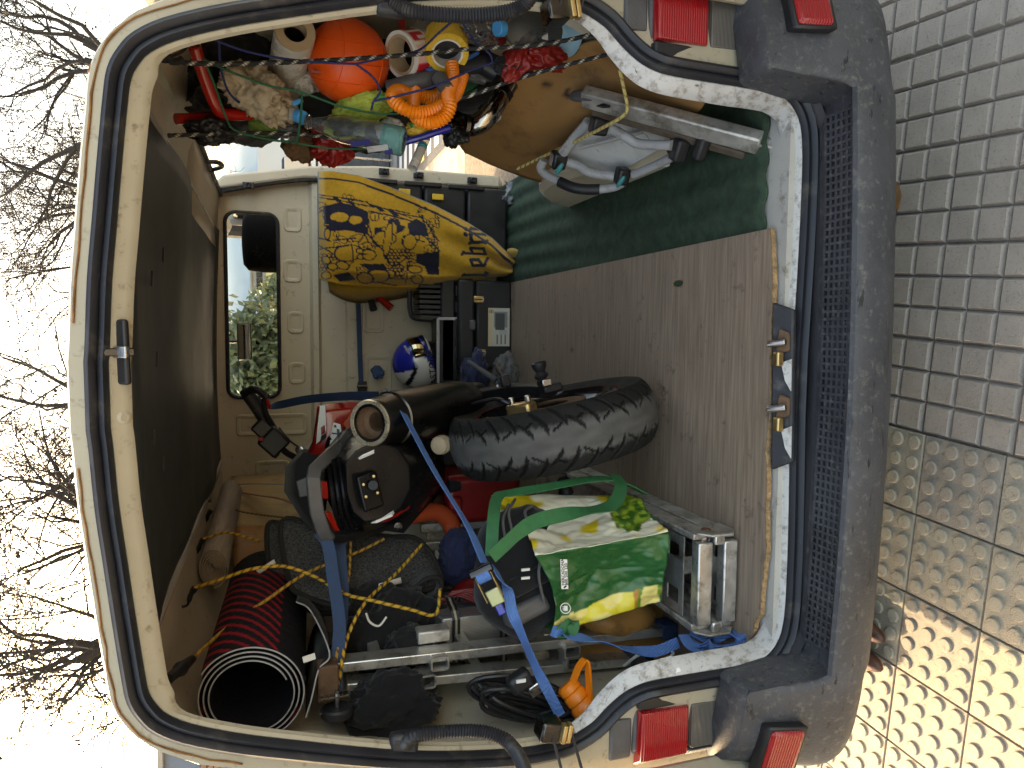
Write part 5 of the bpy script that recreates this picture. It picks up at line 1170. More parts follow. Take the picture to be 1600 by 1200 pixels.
# ================================================================ CARGO AGAINST THE BULKHEAD
tc = thing('tool_case', 'black plastic tool case with two brass latches and a product picture label', 'case', (.155, 2.05, .462))
x0, x1, y0, z0, z1 = -.062, .372, 1.935, .4625, .735
MB().box(((x0+x1)/2, y0+.14, (z0+.645)/2), (x1-x0, .27, .645-z0)).build('base', BLKPL, tc, bev=.012)
MB().box(((x0+x1)/2, y0+.138, (.650+z1)/2), (x1-x0+.008, .275, z1-.650)).build('lid', BLKPL, tc, bev=.014)
for k in range(5): MB().box((x0+.06+k*.08, y0+.14, z1+.003), (.05, .22, .008)).build('lid_rib', BLKPL, tc, bev=.002)
for px, py in ((748, 468), (751, 551)):
    c = at(px, py, y0-.012); l = MB().box(c, (.034, .012, .052)).build('latch', GOLD, tc, bev=.004)
    MB().box(c+V((0, -.008, .0)), (.006, .006, .048)).build('latch_bar', DARKSTEEL, tc); MB().box(c+V((0, -.008, -.021)), (.020, .008, .008)).build('latch_tip', STEEL, tc, bev=.002)
MB().box(at(738, 508, y0-.010), (.05, .02, .03)).build('handle_mount', GREYPL, tc, bev=.006)
c0, c1 = at(796, 541, y0-.003), at(763, 481, y0-.003); q = MB(); rows = []; cl = []
for i in range(49):
    for_ = []
    for j in range(33):
        u, v = i/48, j/32; for_.append((lerp(c0.x, c1.x, u), y0-.0025, lerp(c0.z, c1.z, v)))
        col_ = (.52, .50, .44)
        if v > .80: col_ = (.58, .47, .30)
        elif .42 < u < .86 and .22 < v < .66: col_ = (.07, .075, .075)
        elif .48 < u < .90 and .10 < v < .74: col_ = (.22, .24, .24)
        elif u < .30 and .15 < v < .70 and int(v*16) % 3 == 0 and u > .05: col_ = (.12, .12, .12)
        elif .3 < u < .42 and .1 < v < .5: col_ = (.40, .42, .41)
        if .86 < u < .95 and v > .70 and int(v*40) % 2: col_ = (.15, .13, .10)
        cl.append(col_)
    rows.append(for_)
q.grid(rows, c=cl); q.build('picture_label', PRINT, tc, sm=0, fix=False, solid=.001)
# helmet on a black crate
crt = thing('black_crate', 'dark open crate standing on the tool case under the helmet', 'crate', (0, 2.1, .74))
q = MB(); q.box((.13, 2.09, .775), (.52, .22, .075)); q.build('body', BLKPL, crt, bev=.012)
MB().box((-.03, 2.10, .822), (.20, .22, .02)).build('rim', BLKPL, crt, bev=.008)
mon = thing('framed_screen', 'thin grey framed black panel standing beside the helmet', 'panel', at(700, 550, 1.99))
fq = [at(684, 498, 1.98), at(684, 606, 1.98), at(714, 606, 1.98), at(714, 498, 1.98)]
MB().prism(fq, (0, .02, 0)).build('panel', BLKPL, mon)
for a, b in ((0, 1), (0, 3)): MB().bar(fq[a]-V((0, .005, 0)), fq[b]-V((0, .005, 0)), .014, .014, (0, 0, 1) if a == 0 and b == 1 else (1, 0, 0)).build('frame_edge', LIGHTGREY, mon, bev=.002)
q = MB(); hx = thing('black_basket', 'black slatted bin with tubular rim beside the towel', 'bin', at(676, 470, 2.05))
cc = at(676, 473, 2.08)
for k in range(7): MB().box((cc.x-.075+.025*k, 2.07, cc.z), (.018, .16, .17)).build('slat', BLKPL, hx, bev=.003)
MB().tube(curve([at(640, 455, 2.0), at(641, 485, 2.0), at(648, 497, 2.0), at(676, 500, 2.0)], 5), .012, 8).build('rim_tube', BLKPL, hx)
hel = thing('helmet', 'white, blue and black full-face helmet with mirrored visor', 'helmet', at(690, 565, 2.08))
HC = at(652, 567, 2.08); RX, RY, RZ_ = .112, .13, .125
Zh = V((-.25, 0, .97)).normalized(); Xh = V((.94, -.35, .24)); Xh = (Xh-Zh*Xh.dot(Zh)).normalized(); Yh = Zh.cross(Xh)   # Xh: face points to the right
q = MB(); q.ball((0, 0, 0), 1, n=72, m=44); vs = []; cl = []
for p in q.v:
    p = V(p); f = 1.0
    if p.z < -.45: p.z = -.45-(abs(p.z)-.45)*.45
    chin = smooth((p.x-.3)/.6)*smooth((-p.z-.05)/.5); s = 1+.16*chin
    w_ = HC+Xh*p.x*RY*s+Yh*p.y*RX*(1-.05*chin)+Zh*p.z*RZ_
    vs.append(tuple(w_))
    cc_ = (.72, .72, .71)
    a = p.x*.8+p.z*1.0
    if p.x > .05 and -.42 < p.z < .22 and abs(p.y) < .80: cc_ = (.010, .010, .012)
    if p.z > .25 and p.x > -.15+abs(p.y)*.3: cc_ = (.010, .020, .28)
    if -.75 < p.z-.5*p.x < -.42 and p.x > -.2: cc_ = (.010, .016, .24)
    if .02 < p.z+.55*p.x-.25 < .20 and p.x < .25: cc_ = (.010, .010, .012)
    if p.z < -.55: cc_ = (.012, .012, .014)
    cl.append(cc_)
q.v = vs; q.c = cl; q.build('shell', mat('helmet_paint', attr=True, rough=.22, var=.03, bump=0, coat=.5, rv=.04), hel, sm=60, fix=True)
q = MB(); rows = []
for i in range(17):
    t = lerp(-1.0, 1.0, i/16); r_ = []
    for j in range(9):
        zz_ = lerp(-.30, .20, j/8); r2 = math.sqrt(1-zz_*zz_)*1.03; r_.append(HC+Xh*math.cos(t)*RY*r2+Yh*math.sin(t)*RX*r2+Zh*zz_*RZ_)
    rows.append(r_)
q.grid(rows); q.build('visor', mat('mirrored_visor', (.34, .30, .20), .08, metal=1, var=.2, vs=20, bump=0, rv=.03), hel, sm=60, solid=.002)
MB().tube([HC+Xh*.03-Yh*RX*.98+Zh*.02, HC+Xh*.125-Yh*RX*.35+Zh*.055], .006, 6).build('visor_arm', LIGHTGREY, hel)
td = (at(672, 535, 1.93)-at(680, 604, 1.96)); text('brand_lettering', 'ASTONE', at(679, 601, 1.945), td, (at(660, 570, 1.94)-at(680, 570, 1.94)), .045, BLKPL, hel, .002, track=1.05)
# red-handled tools hung by the towel
for k, (a, b) in enumerate((((588, 462, 2.15), (612, 482, 2.12)), ((580, 470, 2.16), (584, 484, 2.14)))):
    q = MB(); q.tube([at(*a), at(*b)], [.016, .020], 8); o = q.build('screwdriver', REDP if k == 0 else BLKPL, bev=0)
    tag(o, ['red tool handle poking out beneath the towel edge', 'black tool handle beside the red one under the towel'][k], 'tool')
# stacked black drawer tower behind the towel
dt = thing('storage_tower', 'black plastic storage tower with yellow clips in the right front corner', 'storage', (.64, 2.12, .462))
for k in range(4): MB().box((.645, 2.115, .57+.215*k), (.37, .22, .205)).build('drawer', BLKPL, dt, bev=.012)
MB().box((.645, 2.10, 1.335), (.39, .24, .03)).build('top', BLKPL, dt, bev=.006)
for px, py in ((632, 300), (684, 308)): MB().box(at(px, py, 1.99), (.028, .012, .055)).build('yellow_clip', YELLOWP, dt, bev=.003)
for k in range(3): MB().box((.825, 2.0, .68+.215*k), (.02, .02, .18)).build('tower_rib', BLKPL, dt, bev=.004)
# towel --------------------------------------------------------------------
Rt = [(497, 268), (520, 268), (560, 274), (620, 296), (680, 322), (730, 348), (768, 372), (790, 392), (806, 402)]
Lt = [(499, 436), (530, 444), (560, 447), (620, 449), (680, 449), (720, 443), (760, 434), (785, 432), (800, 428)]
def edge(tab, t):
    k = t*(len(tab)-1); i = min(int(k), len(tab)-2); f = k-i; return lerp(tab[i][0], tab[i+1][0], f), lerp(tab[i][1], tab[i+1][1], f)
NAVYC, GOLDC, EDGEC = (.012, .013, .032), (.56, .30, .028), (.19, .21, .22)
STROKES = []
def seg(x0, y0, x1, y1, w): STROKES.append((x0, y0, x1, y1, w))
def letter(cx, cy, strokes, sx=10, sy=32, w=2.1):   # local: u right (= -py), v down (= +px)
    for a in strokes:
        for (u0, v0), (u1, v1) in zip(a, a[1:]): seg(cx+v0*sy, cy-u0*sx, cx+v1*sy, cy-u1*sx, w)
D = lambda u, v: [(u-.13, v-.03), (u+.13, v+.03)]
letter(724, 433, [[(.4, 0), (.4, 1)], D(.4, 0), D(.45, 1), [(.4, 1), (.75, .93)]], 11, 36)                                   # l
letter(735, 418, [[(.2, .1), (.2, .6)], [(.2, .1), (.8, .0)], [(.8, 0), (.8, .35)], [(.8, .35), (.2, .5)], [(.2, .6), (.9, .72)]], 15, 36, 2.4)   # e
letter(722, 400, [[(.2, 0), (.2, 1)], D(.2, 0), [(.2, .45), (.8, .35)], [(.85, .38), (.85, .88)], [(.2, 1), (.85, .9)]], 15, 37, 2.5)   # b
letter(735, 382, [[(.3, .0), (.3, .70)], D(.3, 0), [(.3, .12), (.8, .0)], D(.85, .03), D(.3, .70)], 13, 35, 2.4)   # r
letter(735, 369, [[(.3, .0), (.3, .68)], D(.3, 0), D(.35, .68)], 10, 35, 2.4); letter(735, 361, [[(.3, .0), (.3, .78)], D(.3, 0), [(.3, .78), (-.2, .9)]], 10, 36, 2.4)   # ij
for q in ((727, 367), (727, 359)): seg(q[0]-1, q[1]-1, q[0]+1.5, q[1]+1, 2.6)
FILL = []   # (kind, ...): ellipses and polygons of the drawing, first match wins
def ell(cx, cy, rx, ry, rot=0, inner=1.6, fill=0): FILL.append(('e', cx, cy, rx, ry, math.radians(rot), inner, fill))
def pol(pts, dark=1): FILL.append(('p', pts, dark))
r5 = random.Random(31)
ell(530, 340, 17, 9, 3); ell(555, 344, 13, 8, -4); ell(640, 378, 11, 13, 5); ell(632, 377, 5, 9, 0); ell(576, 398, 12, 9, 0); ell(562, 392, 7, 5); ell(563, 401, 7, 5)
ell(545, 395, 24, 13, -5); ell(570, 434, 14, 9, 8); ell(590, 431, 20, 10, -6); ell(648, 421, 13, 7, 5); ell(652, 436, 10, 7); ell(512, 366, 5, 11); ell(520, 416, 9, 6); ell(606, 374, 7, 32, 8); ell(600, 373, 20, 12, 0)
ell(536, 414, 12, 7, 14); ell(510, 430, 8, 6); ell(610, 428, 9, 6); ell(630, 408, 8, 9)
pol([(506, 322), (530, 316), (556, 322), (574, 330), (577, 350), (560, 358), (525, 356), (508, 350)]); pol([(508, 352), (572, 352), (576, 366), (540, 360), (514, 362)])
pol([(636, 350), (650, 342), (664, 352), (672, 370), (640, 366)]); pol([(650, 396), (686, 392), (686, 430), (668, 430), (664, 416), (652, 410)]); pol([(560, 412), (600, 412), (606, 422), (580, 424)])
pol([(518, 306), (526, 307), (534, 316), (526, 316)]); pol([(542, 312), (550, 315), (556, 322), (548, 320)]); pol([(586, 323), (594, 324), (602, 332), (594, 332)]); pol([(608, 332), (618, 333), (624, 340), (614, 339)])
pol([(586, 355), (598, 356), (594, 366), (584, 366)]); pol([(612, 346), (622, 344), (626, 352), (634, 354), (628, 362), (618, 366), (620, 354)]); pol([(520, 430), (545, 424), (556, 436), (530, 440)]); pol([(676, 441), (700, 440), (700, 447), (676, 447)])
for a in ((500, 304, 575, 316), (500, 308, 640, 334), (575, 318, 642, 342), (575, 332, 574, 366), (577, 330, 640, 346), (574, 366, 600, 392), (628, 336, 660, 340), (660, 336, 662, 352), (640, 346, 686, 392), (655, 336, 686, 376), (500, 326, 508, 322), (500, 332, 508, 328), (522, 376, 556, 372), (500, 390, 545, 384), (500, 384, 520, 398), (610, 420, 636, 402), (590, 440, 620, 446), (550, 382, 552, 410), (604, 396, 606, 412), (518, 378, 500, 372), (560, 380, 572, 360), (576, 378, 566, 360), (582, 376, 578, 358)): seg(*a, 1.1)
for k in range(7): ell(540+k*6+r5.uniform(-2, 2), 316+k*1.5-9, 3.4, 5, r5.uniform(-20, 20), 1.1) if k < 3 else None
for k in range(46):
    ex, ey = r5.uniform(503, 684), r5.uniform(322, 438); ell(ex, ey, r5.uniform(4, 11), r5.uniform(3, 8), r5.uniform(-40, 40), 1.1)
    if k % 2: a_ = r5.uniform(0, 3.14); l_ = r5.uniform(6, 16); seg(ex, ey, ex+l_*math.cos(a_), ey+l_*math.sin(a_), .9)
for k in range(5): ell(664+k*5, 345+k*2, 3.6, 4.2, 0, 1.0)
DOTS = [(502+6.2*i+(j % 2)*3.1, 400+5.2*j) for i in range(4) for j in range(5)]+[(606+6*i+(j % 2)*3, 392+5*j) for i in range(7) for j in range(9)]+[(560+6*i, 420+5*j) for i in range(5) for j in range(4)]+[(672+4.4*i, 372+4.6*j) for i in range(3) for j in range(5)]
def towel_dark(x, y):
    for x0, y0, x1, y1, w in STROKES:
        dx, dy = x1-x0, y1-y0; t = clamp(((x-x0)*dx+(y-y0)*dy)/(dx*dx+dy*dy+1e-9)); 
        if math.hypot(x-x0-dx*t, y-y0-dy*t) < w: return 1
    for f in FILL:
        if f[0] == 'e':
            _, cx, cy, rx, ry, ro, inn, fi = f; c, s = math.cos(ro), math.sin(ro); u, v = ((x-cx)*c+(y-cy)*s), (-(x-cx)*s+(y-cy)*c); d = math.hypot(u/rx, v/ry)
            if d < 1: return 0 if (d < 1-inn/min(rx, ry) and not fi) else 1
        else:
            pts = f[1]; ins = False; j = len(pts)-1
            for i in range(len(pts)):
                if (pts[i][1] > y) != (pts[j][1] > y) and x < (pts[j][0]-pts[i][0])*(y-pts[i][1])/(pts[j][1]-pts[i][1])+pts[i][0]: ins = not ins
                j = i
            if ins: return 1
    for cx, cy in DOTS:
        d = math.hypot(x-cx, y-cy)
        if 2.0 < d < 3.2: return 1
    return 0
q = MB(); NU, NV = 250, 130; rows = []; cl = []
for i in range(NU+1):
    v = i/NU; a, b = edge(Rt, v), edge(Lt, v); rr = []
    for j in range(NV+1):
        u = j/NV; px, py = lerp(a[0], b[0], u), lerp(a[1], b[1], u)
        fold = .030*math.sin(u*7.5+v*3.2)*smooth(v*2.2)*.5+.020*math.sin(u*13-v*6)*smooth((v-.25)*2)+.012*nz((u*5, v*6, 2))
        top_ = .09*(1-smooth(v/.06)); side_ = .10*smooth((u-.86)/.14)*smooth(v*3)
        p = at(px, py, 1.965-.05*math.sin(v*2.6)+fold+top_+side_); rr.append(p)
        wx, wy = px+1.5*nz((u*9, v*9, 7)), py+1.5*nz((u*9, v*9, 17))
        dedge = (py-a[1]); 
        c = NAVYC if towel_dark(wx, wy) else GOLDC
        if 9.5 < dedge < 13 : c = NAVYC
        if dedge < 1.2 or px < 499.5: c = EDGEC
        cl.append(c)
    rows.append(rr)
q.grid(rows, c=cl); tw = q.build('beach_towel', TOWEL, sm=80, fix=False, solid=.008); tag(tw, 'mustard yellow towel with dark drawing and blackletter word draped over the storage tower', 'towel')
q = MB(); rr = []
for k in range(18):
    t = k/17; a = edge(Lt, .05+.55*t); p = at(a[0], a[1]-2, 2.06); rr.append([p, p+V((-.03-.02*math.sin(t*6), .04, -.01)), p+V((-.05-.03*math.sin(t*5), .12, -.02))])
q.grid(rr, c=(.40, .225, .025)); q.build('towel_back', TOWEL, tw, sm=70, solid=.008)
q = MB(); q.ball(at(803, 395, 1.90), (.035, .03, .02), X=(.3, 0, 1), Z=(1, 0, -.3), n=14, m=10, c3=(.42, .27, .06)); q.build('towel_corner', TOWEL, tw)
# grey camouflage cloth by the case, plastic bag in the doorway
cloth('grey_cloth', 'grey patterned cloth bunched on the floor beside the tool case', at(790, 588, 1.55), (.10, .08, .05), mat('grey_pattern_cloth', (.10, .10, .10), .9, var=.7, vs=26, bump=.4), 7)
cloth('denim_cloth', 'dark blue cloth heap behind the silencer by the tool case', at(742, 592, 1.75), (.13, .08, .06), NAVY, 9)
q = MB(); rows = []
for i in range(15): rows.append([at(788+i*4.2+4*math.sin(j), 282+j*6+3*math.sin(i*.9), 2.02-i*.012+.02*math.sin(i*1.7+j)) for j in range(7)])
q.grid(rows); tag(q.build('clear_bag', mat('crinkled_film', (.80, .83, .87), .12, var=.05, bump=.6, bs=60, trans=.75, ior=1.15), sm=60, solid=.001), 'crinkled clear plastic sheet at the front end of the green carpet', 'bag')
# ================================================================ RIGHT SIDE CARGO
fr_ = thing('film_roll', 'upright roll of cloudy stretch film with a brown cardboard core', 'roll', at(447, 120, .5))
a, b = at(461, 50, .31), at(446, 124, .56); ax = (b-a).normalized()
MB().lathe(a, ax, [(.030, .002), (.045, .0), (.046, .004), (.046, .30), (.03, .30)], 34, caps=False).build('film', PLASTIC_FILM, fr_)
MB().lathe(a, ax, [(.026, .0), (.026, .29)], 30, caps=False).build('core_bore', BLKPL, fr_)
MB().lathe(a, ax, [(.0258, .03), (.0258, -.006), (.0445, -.006), (.0455, .004)], 34, caps=False).build('cardboard_core', CARD, fr_)
bl = thing('orange_ball', 'bright orange plastic ball held by blue and black cords', 'ball', at(545, 97, .42)); BC = at(544, 97, .42); BR = .0995
MB().ball(BC, BR, n=48, m=30).build('skin', ORANGE, bl, sm=80)
for tilt, off in ((.0, .0), (.0, .45), (.0, -.45), (1.57, .0), (1.57, .5), (1.57, -.5)):
    n_ = V((math.cos(tilt)*.9, -.35, math.sin(tilt))).normalized(); r_ = BR*math.sqrt(1-off*off); u_ = n_.orthogonal().normalized(); w_ = n_.cross(u_)
    MB().tube([BC+n_*BR*off+(u_*math.cos(t*.13)+w_*math.sin(t*.13))*(r_+.0004) for t in range(49)], .0013, 5, closed=False).build('seam', ORANGE, bl)
qd = (BC-CAM).normalized(); sp = at(488, 118, .36); MB().box(BC+(sp-BC).normalized()*(BR+.0005), (.006, .004, .040), (.8, -.4, 0)).build('printed_strip', REDDK, bl)
tp = thing('printed_tape', 'roll of white packing tape with red printed letters', 'tape', at(640, 85, .40)); a, b = at(626, 86, .36), at(664, 80, .40); ax = (b-a).normalized()
q = MB(); rows = []; cl = []
for j in range(13):
    for_ = []
    u_ = ax.orthogonal().normalized(); w_ = ax.cross(u_)
    for i in range(72):
        t = 2*math.pi*i/72; for_.append(a+ax*(.056*j/12)+(u_*math.cos(t)+w_*math.sin(t))*.055); k = (i % 24)/24
        red = (k < .55 and 2 <= j <= 10 and not (.18 < k < .26 or (.40 < k < .47 and j > 5))); cl.append((.50, .015, .03) if red and i % 24 < 13 else ((.66, .42, .40) if 2 <= j <= 10 and k > .6 else (.70, .66, .62)))
    rows.append(for_)
q.grid(rows, cv=True, c=cl); q.build('tape', PRINT, tp, sm=60, fix=False)
MB().lathe(a, ax, [(.046, .0), (.055, -.0005), (.055, .0)], 40, caps=False).build('tape_edge', WHITEC, tp); MB().lathe(a, ax, [(.0395, .05), (.0395, -.001), (.046, -.001)], 40, caps=False).build('core', CARD, tp)
yt = thing('yellow_tape', 'roll of yellow adhesive tape hanging beside the printed tape', 'tape', at(697, 60, .40)); a, b = at(699, 84, .31), at(694, 40, .38); ax = (b-a).normalized()
MB().lathe(a, ax, [(.036, .0), (.052, 0), (.053, .002), (.053, .066), (.05, .068)], 40, caps=False).build('tape', YELLOWP, yt)
MB().lathe(a, ax, [(.034, .06), (.034, -.001), (.0385, -.001)], 40, caps=False).build('core', WHITEC, yt); MB().lathe(a+ax*.03, ax, [(.001, 0), (.034, 0)], 24, caps=False).build('bore', BLKPL, yt)
def bottle(name, label, cap, end, r, m, capm, Lc=.02, neck=.014):
    t = thing(name, label, 'bottle', end); c, e = V(cap), V(end); ax = (e-c).normalized(); L = (e-c).length
    MB().lathe(c, ax, [(neck+.003, 0), (neck+.0045, .002), (neck+.0045, Lc), (neck+.003, Lc+.001)], 22).build('cap', capm, t)
    MB().lathe(c, ax, [(neck, Lc+.001), (neck, Lc+.008), (r*.55, Lc+.03), (r*.9, Lc+.065), (r, Lc+.085), (r*.97, L*.6), (r, L*.62), (r, L-.01), (r*.8, L)], 26).build('bottle_body', m, t, solid=.001)
    return t, c, ax, L
t, c, ax, L = bottle('water_bottle', 'large clear water bottle with blue cap and pale blue label by the right pillar', at(776, 44, .24), at(893, 56, .34), .052, PLASTIC_CLEAR, CYAN)
PALEBLUE = mat('pale_blue_label', (.26, .50, .70), .4, var=.15, vs=30, bump=.1)
MB().lathe(c, ax, [(.0528, L*.66), (.0530, L*.67), (.0530, L*.93), (.0528, L*.94)], 30, caps=False).build('label', PALEBLUE, t)
lp = at(851, 49, .245); MB().box(lp, (.046, .002, .016), (1, .3, -.05), None).build('barcode_patch', WHITEP, t)
for k in range(9): MB().box(lp+V((-.019+.0046*k, -.0018-.0014*k+.0056, .002)), (.0018, .001, .009)).build('barcode_bar', BLKPL, t)
text('label_lettering', '8 410128', lp+V((-.02, -.006, -.006)), (1, .3, -.05), (0, 0, 1), .008, BLKPL, t)
cloth('crushed_bottle', 'crushed clear bottle wedged above the blue-capped bottle', at(752, 45, .30), (.035, .035, .045), PLASTIC_CLEAR, 15, 'bottle', .5)
t, c, ax, L = bottle('spray_bottle', 'clear bottle with turquoise cap hanging in the cord net', at(474, 184, .40), at(438, 172, .48), .030, PLASTIC_FILM, CYAN, .022, .012)
MB().prism([at(455, 158, .42), at(472, 152, .42), at(475, 158, .42), at(460, 166, .42)], (0, .01, 0)).build('trigger', CYAN, t, bev=.003)
t, c, ax, L = bottle('long_bottle', 'long clear bottle with turquoise base and dark blue label', at(478, 190, .40), at(632, 222, .33), .034, PLASTIC_CLEAR, PLASTIC_CLEAR, .01, .012)
MB().lathe(c, ax, [(.0345, L*.78), (.0350, L*.80), (.0350, L*.98), (.03, L*1.0)], 26).build('tinted_base', mat('turquoise_clear', (.30, .72, .72), .08, var=.05, bump=.1, trans=.8, ior=1.2), t)
MB().box(at(563, 224, .285), (.012, .003, .048), (.9, .2, .2)).build('label', mat('deep_blue_label', (.010, .014, .13), .4, var=.1), t); MB().box(at(590, 232, .283), (.014, .003, .05), (.9, .2, .2)).build('label_panel', LIGHTGREY, t); MB().box(at(607, 237, .281), (.012, .003, .018), (.9, .2, .2)).build('label', MATS['deep_blue_label'], t)
t, c, ax, L = bottle('small_bottle', 'small clear bottle with teal cap below the orange hose', at(661, 226, .42), at(655, 240, .40), .012, PLASTIC_FILM, TEAL, .014, .008)
# corrugated orange hose
def corr(pts, r, pitch, n=12):
    cp = curve(pts, 24); acc = [0]
    for u, v in zip(cp, cp[1:]): acc.append(acc[-1]+(v-u).length)
    L = acc[-1]; NS = int(L/pitch*2); q = []; j = 0
    for k in range(NS+1):
        d = L*k/NS
        while j < len(acc)-2 and acc[j+1] < d: j += 1
        q.append(cp[j].lerp(cp[j+1], clamp((d-acc[j])/max(1e-9, acc[j+1]-acc[j]))))
    return MB().tube(q, [r if k % 2 else r*.80 for k in range(NS+1)], n)
hz_ = thing('orange_hose', 'coiled bright orange corrugated hose hanging in the cord net', 'hose', at(660, 170, .33))
corr([at(*p) for p in ((722, 96, .36), (722, 118, .35), (714, 142, .34), (702, 158, .33), (684, 170, .30), (655, 176, .29), (628, 168, .29), (613, 152, .31), (622, 142, .34), (645, 148, .36), (672, 152, .37), (690, 146, .38))], .0172, .0072).build('hose', ORHOSE, hz_, sm=60)
corr([at(*p) for p in ((706, 98, .33), (707, 124, .32), (700, 146, .30), (703, 166, .28), (694, 184, .28), (672, 192, .29), (652, 184, .31), (646, 168, .33), (648, 140, .36))], .0172, .0072).build('hose', ORHOSE, hz_, sm=60)
MB().tube([at(700, 142, .30), at(686, 122, .33)], [.018, .020], 12).build('hose_end', GREYPL, hz_)
o = MB().tube(curve([at(606, 139, .38), at(640, 130, .36), at(672, 122, .36), at(700, 112, .38)], 6), [.020]*12+[.017]*7, 12).build('grip_handle', GREYPL); tag(o, 'dark grey textured grip handle behind the orange hose', 'handle')
o = MB().tube([at(712, 108, .34), at(750, 98, .36), at(775, 112, .36)], [.016, .026, .028], 12).build('black_nozzle', BLKPL); tag(o, 'black plastic nozzle crossing below the yellow tape', 'nozzle')
# steel pipe elbow and sheet behind
ep = thing('steel_elbow', 'brown-stained shiny steel pipe elbow wrapped against the tan cover', 'pipe', at(745, 190, .45))
MB().tube(curve([at(796, 128, .42), at(784, 146, .42), at(772, 166, .41), at(758, 186, .41), at(740, 196, .43), at(722, 194, .47), at(706, 186, .52)], 6), .0275, 20).build('pipe', STEEL and mat('stained_chrome', (.42, .36, .30), .16, metal=1, var=.35, vs=12, bump=.04), ep)
for a, b in (((788, 141), (783, 148)), ((764, 176), (760, 181)), ((732, 197), (726, 196))): MB().tube([at(*a, .418), at(*b, .418)], .0292, 20).build('weld_band', DARKSTEEL, ep)
o = MB().prism([at(783, 160, .46), at(783, 186, .44), at(746, 212, .47), at(760, 190, .47)], (0, .002, 0)).build('paper_sheet', WHITEC, sm=0); tag(o, 'white printed sheet tucked behind the steel pipe elbow', 'paper')
# tan folded cover
q = MB(); rows = []; G = [[(793, 118, .50), (850, 96, .42), (935, 62, .24), (985, 92, .16), (1105, 150, .10)], [(780, 165, .60), (850, 140, .50), (930, 112, .36), (1000, 128, .26), (1095, 172, .16)],
     [(745, 190, .75), (830, 190, .62), (900, 170, .46), (980, 180, .40), (1060, 200, .30)], [(716, 215, .92), (790, 232, .82), (860, 225, .70), (920, 220, .60), (990, 225, .5)], [(728, 238, 1.02), (780, 262, .98), (830, 280, .95), (872, 288, .92), (930, 270, .80)]]
def patch(G, n=14):
    g = [[at(*p) for p in r] for r in G]; r1 = [curve(r, n) for r in g]; return [list(c) for c in zip(*[curve(list(cc), n) for cc in zip(*r1)])]
rows = patch(G, 9); cvv = []
cl = []
rows = [[p+V((0, .008*nz((p.x*9, p.y*9, p.z*9))+.004*nz((p.x*25, p.y*25, p.z*25)), 0)) for p in r] for r in rows]
def soot(p):
    d = p-CAM; zz = d.dot(FW); px, py = 800-FPX*d.dot(UP)/zz, 600-FPX*d.dot(RT)/zz; n_ = nz((px*.15, py*.15, 3))*.6
    s = max(0, 1-math.hypot((px-855)/9, (py-131)/8)+n_*.6, 1-math.hypot((px-888)/8, (py-146)/12)+n_*.6); s = min(1, s*1.6) if s > .1 else 0
    return tuple(lerp(a, b, s) for a, b in zip((.30, .155, .058), (.02, .015, .012)))
q.grid(rows, c=[soot(p) for r in rows for p in r]); tcv = q.build('tan_cover', mat('tan_sheet', attr=True, rough=.55, var=.16, vs=5, bump=.12, bs=40, dirt=((.15, .08, .035), .25, 6)), sm=80, fix=False, solid=.006); tag(tcv, 'large tan leatherette sheet with black scorch marks bulging at the right wheel arch', 'cover')
MB().tube(curve([r[0] for r in rows][::3], 2), .005, 6).build('hem', TANORANGE, tcv)
# folding step frame leaning on the sill
sf = thing('folding_step', 'folded aluminium step frame with grey tubes and teal clips leaning on the sill', 'step', at(1190, 220, .05))
a, b = at(912, 150, .36), at(1190, 224, .055); T_ = (b-a).normalized()
MB().bar(a, b, .050, .036, (.5, .3, .8)).build('side_profile', ALUW, sf, bev=.005)
MB().bar(a+V((-.02, .035, -.045)), b+V((-.01, .06, -.0)), .026, .026, (.5, .3, .8)).build('grip_strip', BROWNROD, sf, bev=.004)
MB().box(a-T_*.004, (.035, .075, .055), T_, (.2, .9, .2)).build('end_cap', GREYPL, sf, bev=.008); MB().box(b+T_*.01, (.06, .060, .048), T_, (.2, .9, .2)).build('foot', ALUW, sf, bev=.006)
MB().box(lerp(a, b, .10)+V((-.02, -.02, 0)), (.02, .03, .012), T_, (.2, .9, .2)).build('lock_slot', BLKPL, sf)
pq = [at(900, 222, .55), at(990, 196, .38), at(1048, 224, .30), at(965, 272, .58), at(885, 252, .66)]
MB().prism(pq, (.02, .012, .02)).build('step_panel', mat('scuffed_white_panel', (.50, .50, .49), .45, var=.15, vs=9, bump=.1, scratch=((.12, .11, .10), (6, 60, 15), .60)), sf, bev=.003)
MB().bar(at(905, 232, .53), at(1005, 206, .36), .012, .008, (0, 0, 1)).build('panel_rib', LIGHTGREY, sf, bev=.002)
def tb(name, pts, r, m): return MB().tube(curve([at(*p) for p in pts], 6), r, 12).build(name, m, sf)
tb('tube', ((920, 190, .44), (896, 218, .52), (874, 246, .60)), .0155, LIGHTGREY); tb('tube', ((957, 202, .37), (980, 215, .34), (1000, 225, .32), (1050, 227, .24)), .0135, LIGHTGREY)
tb('tube', ((888, 254, .60), (905, 260, .58), (922, 270, .56), (960, 276, .52)), .0135, LIGHTGREY); tb('tube', ((990, 273, .47), (1025, 258, .38), (1060, 240, .28)), .0125, LIGHTGREY)
tb('tube', ((850, 250, .68), (845, 264, .70), (858, 276, .68), (876, 284, .65)), .0135, LIGHTGREY); tb('foam_grip', ((874, 284, .65), (895, 293, .62), (915, 296, .60), (937, 296, .58)), .0165, BLKPL); tb('tube', ((936, 296, .58), (958, 293, .55), (975, 285, .52)), .013, LIGHTGREY)
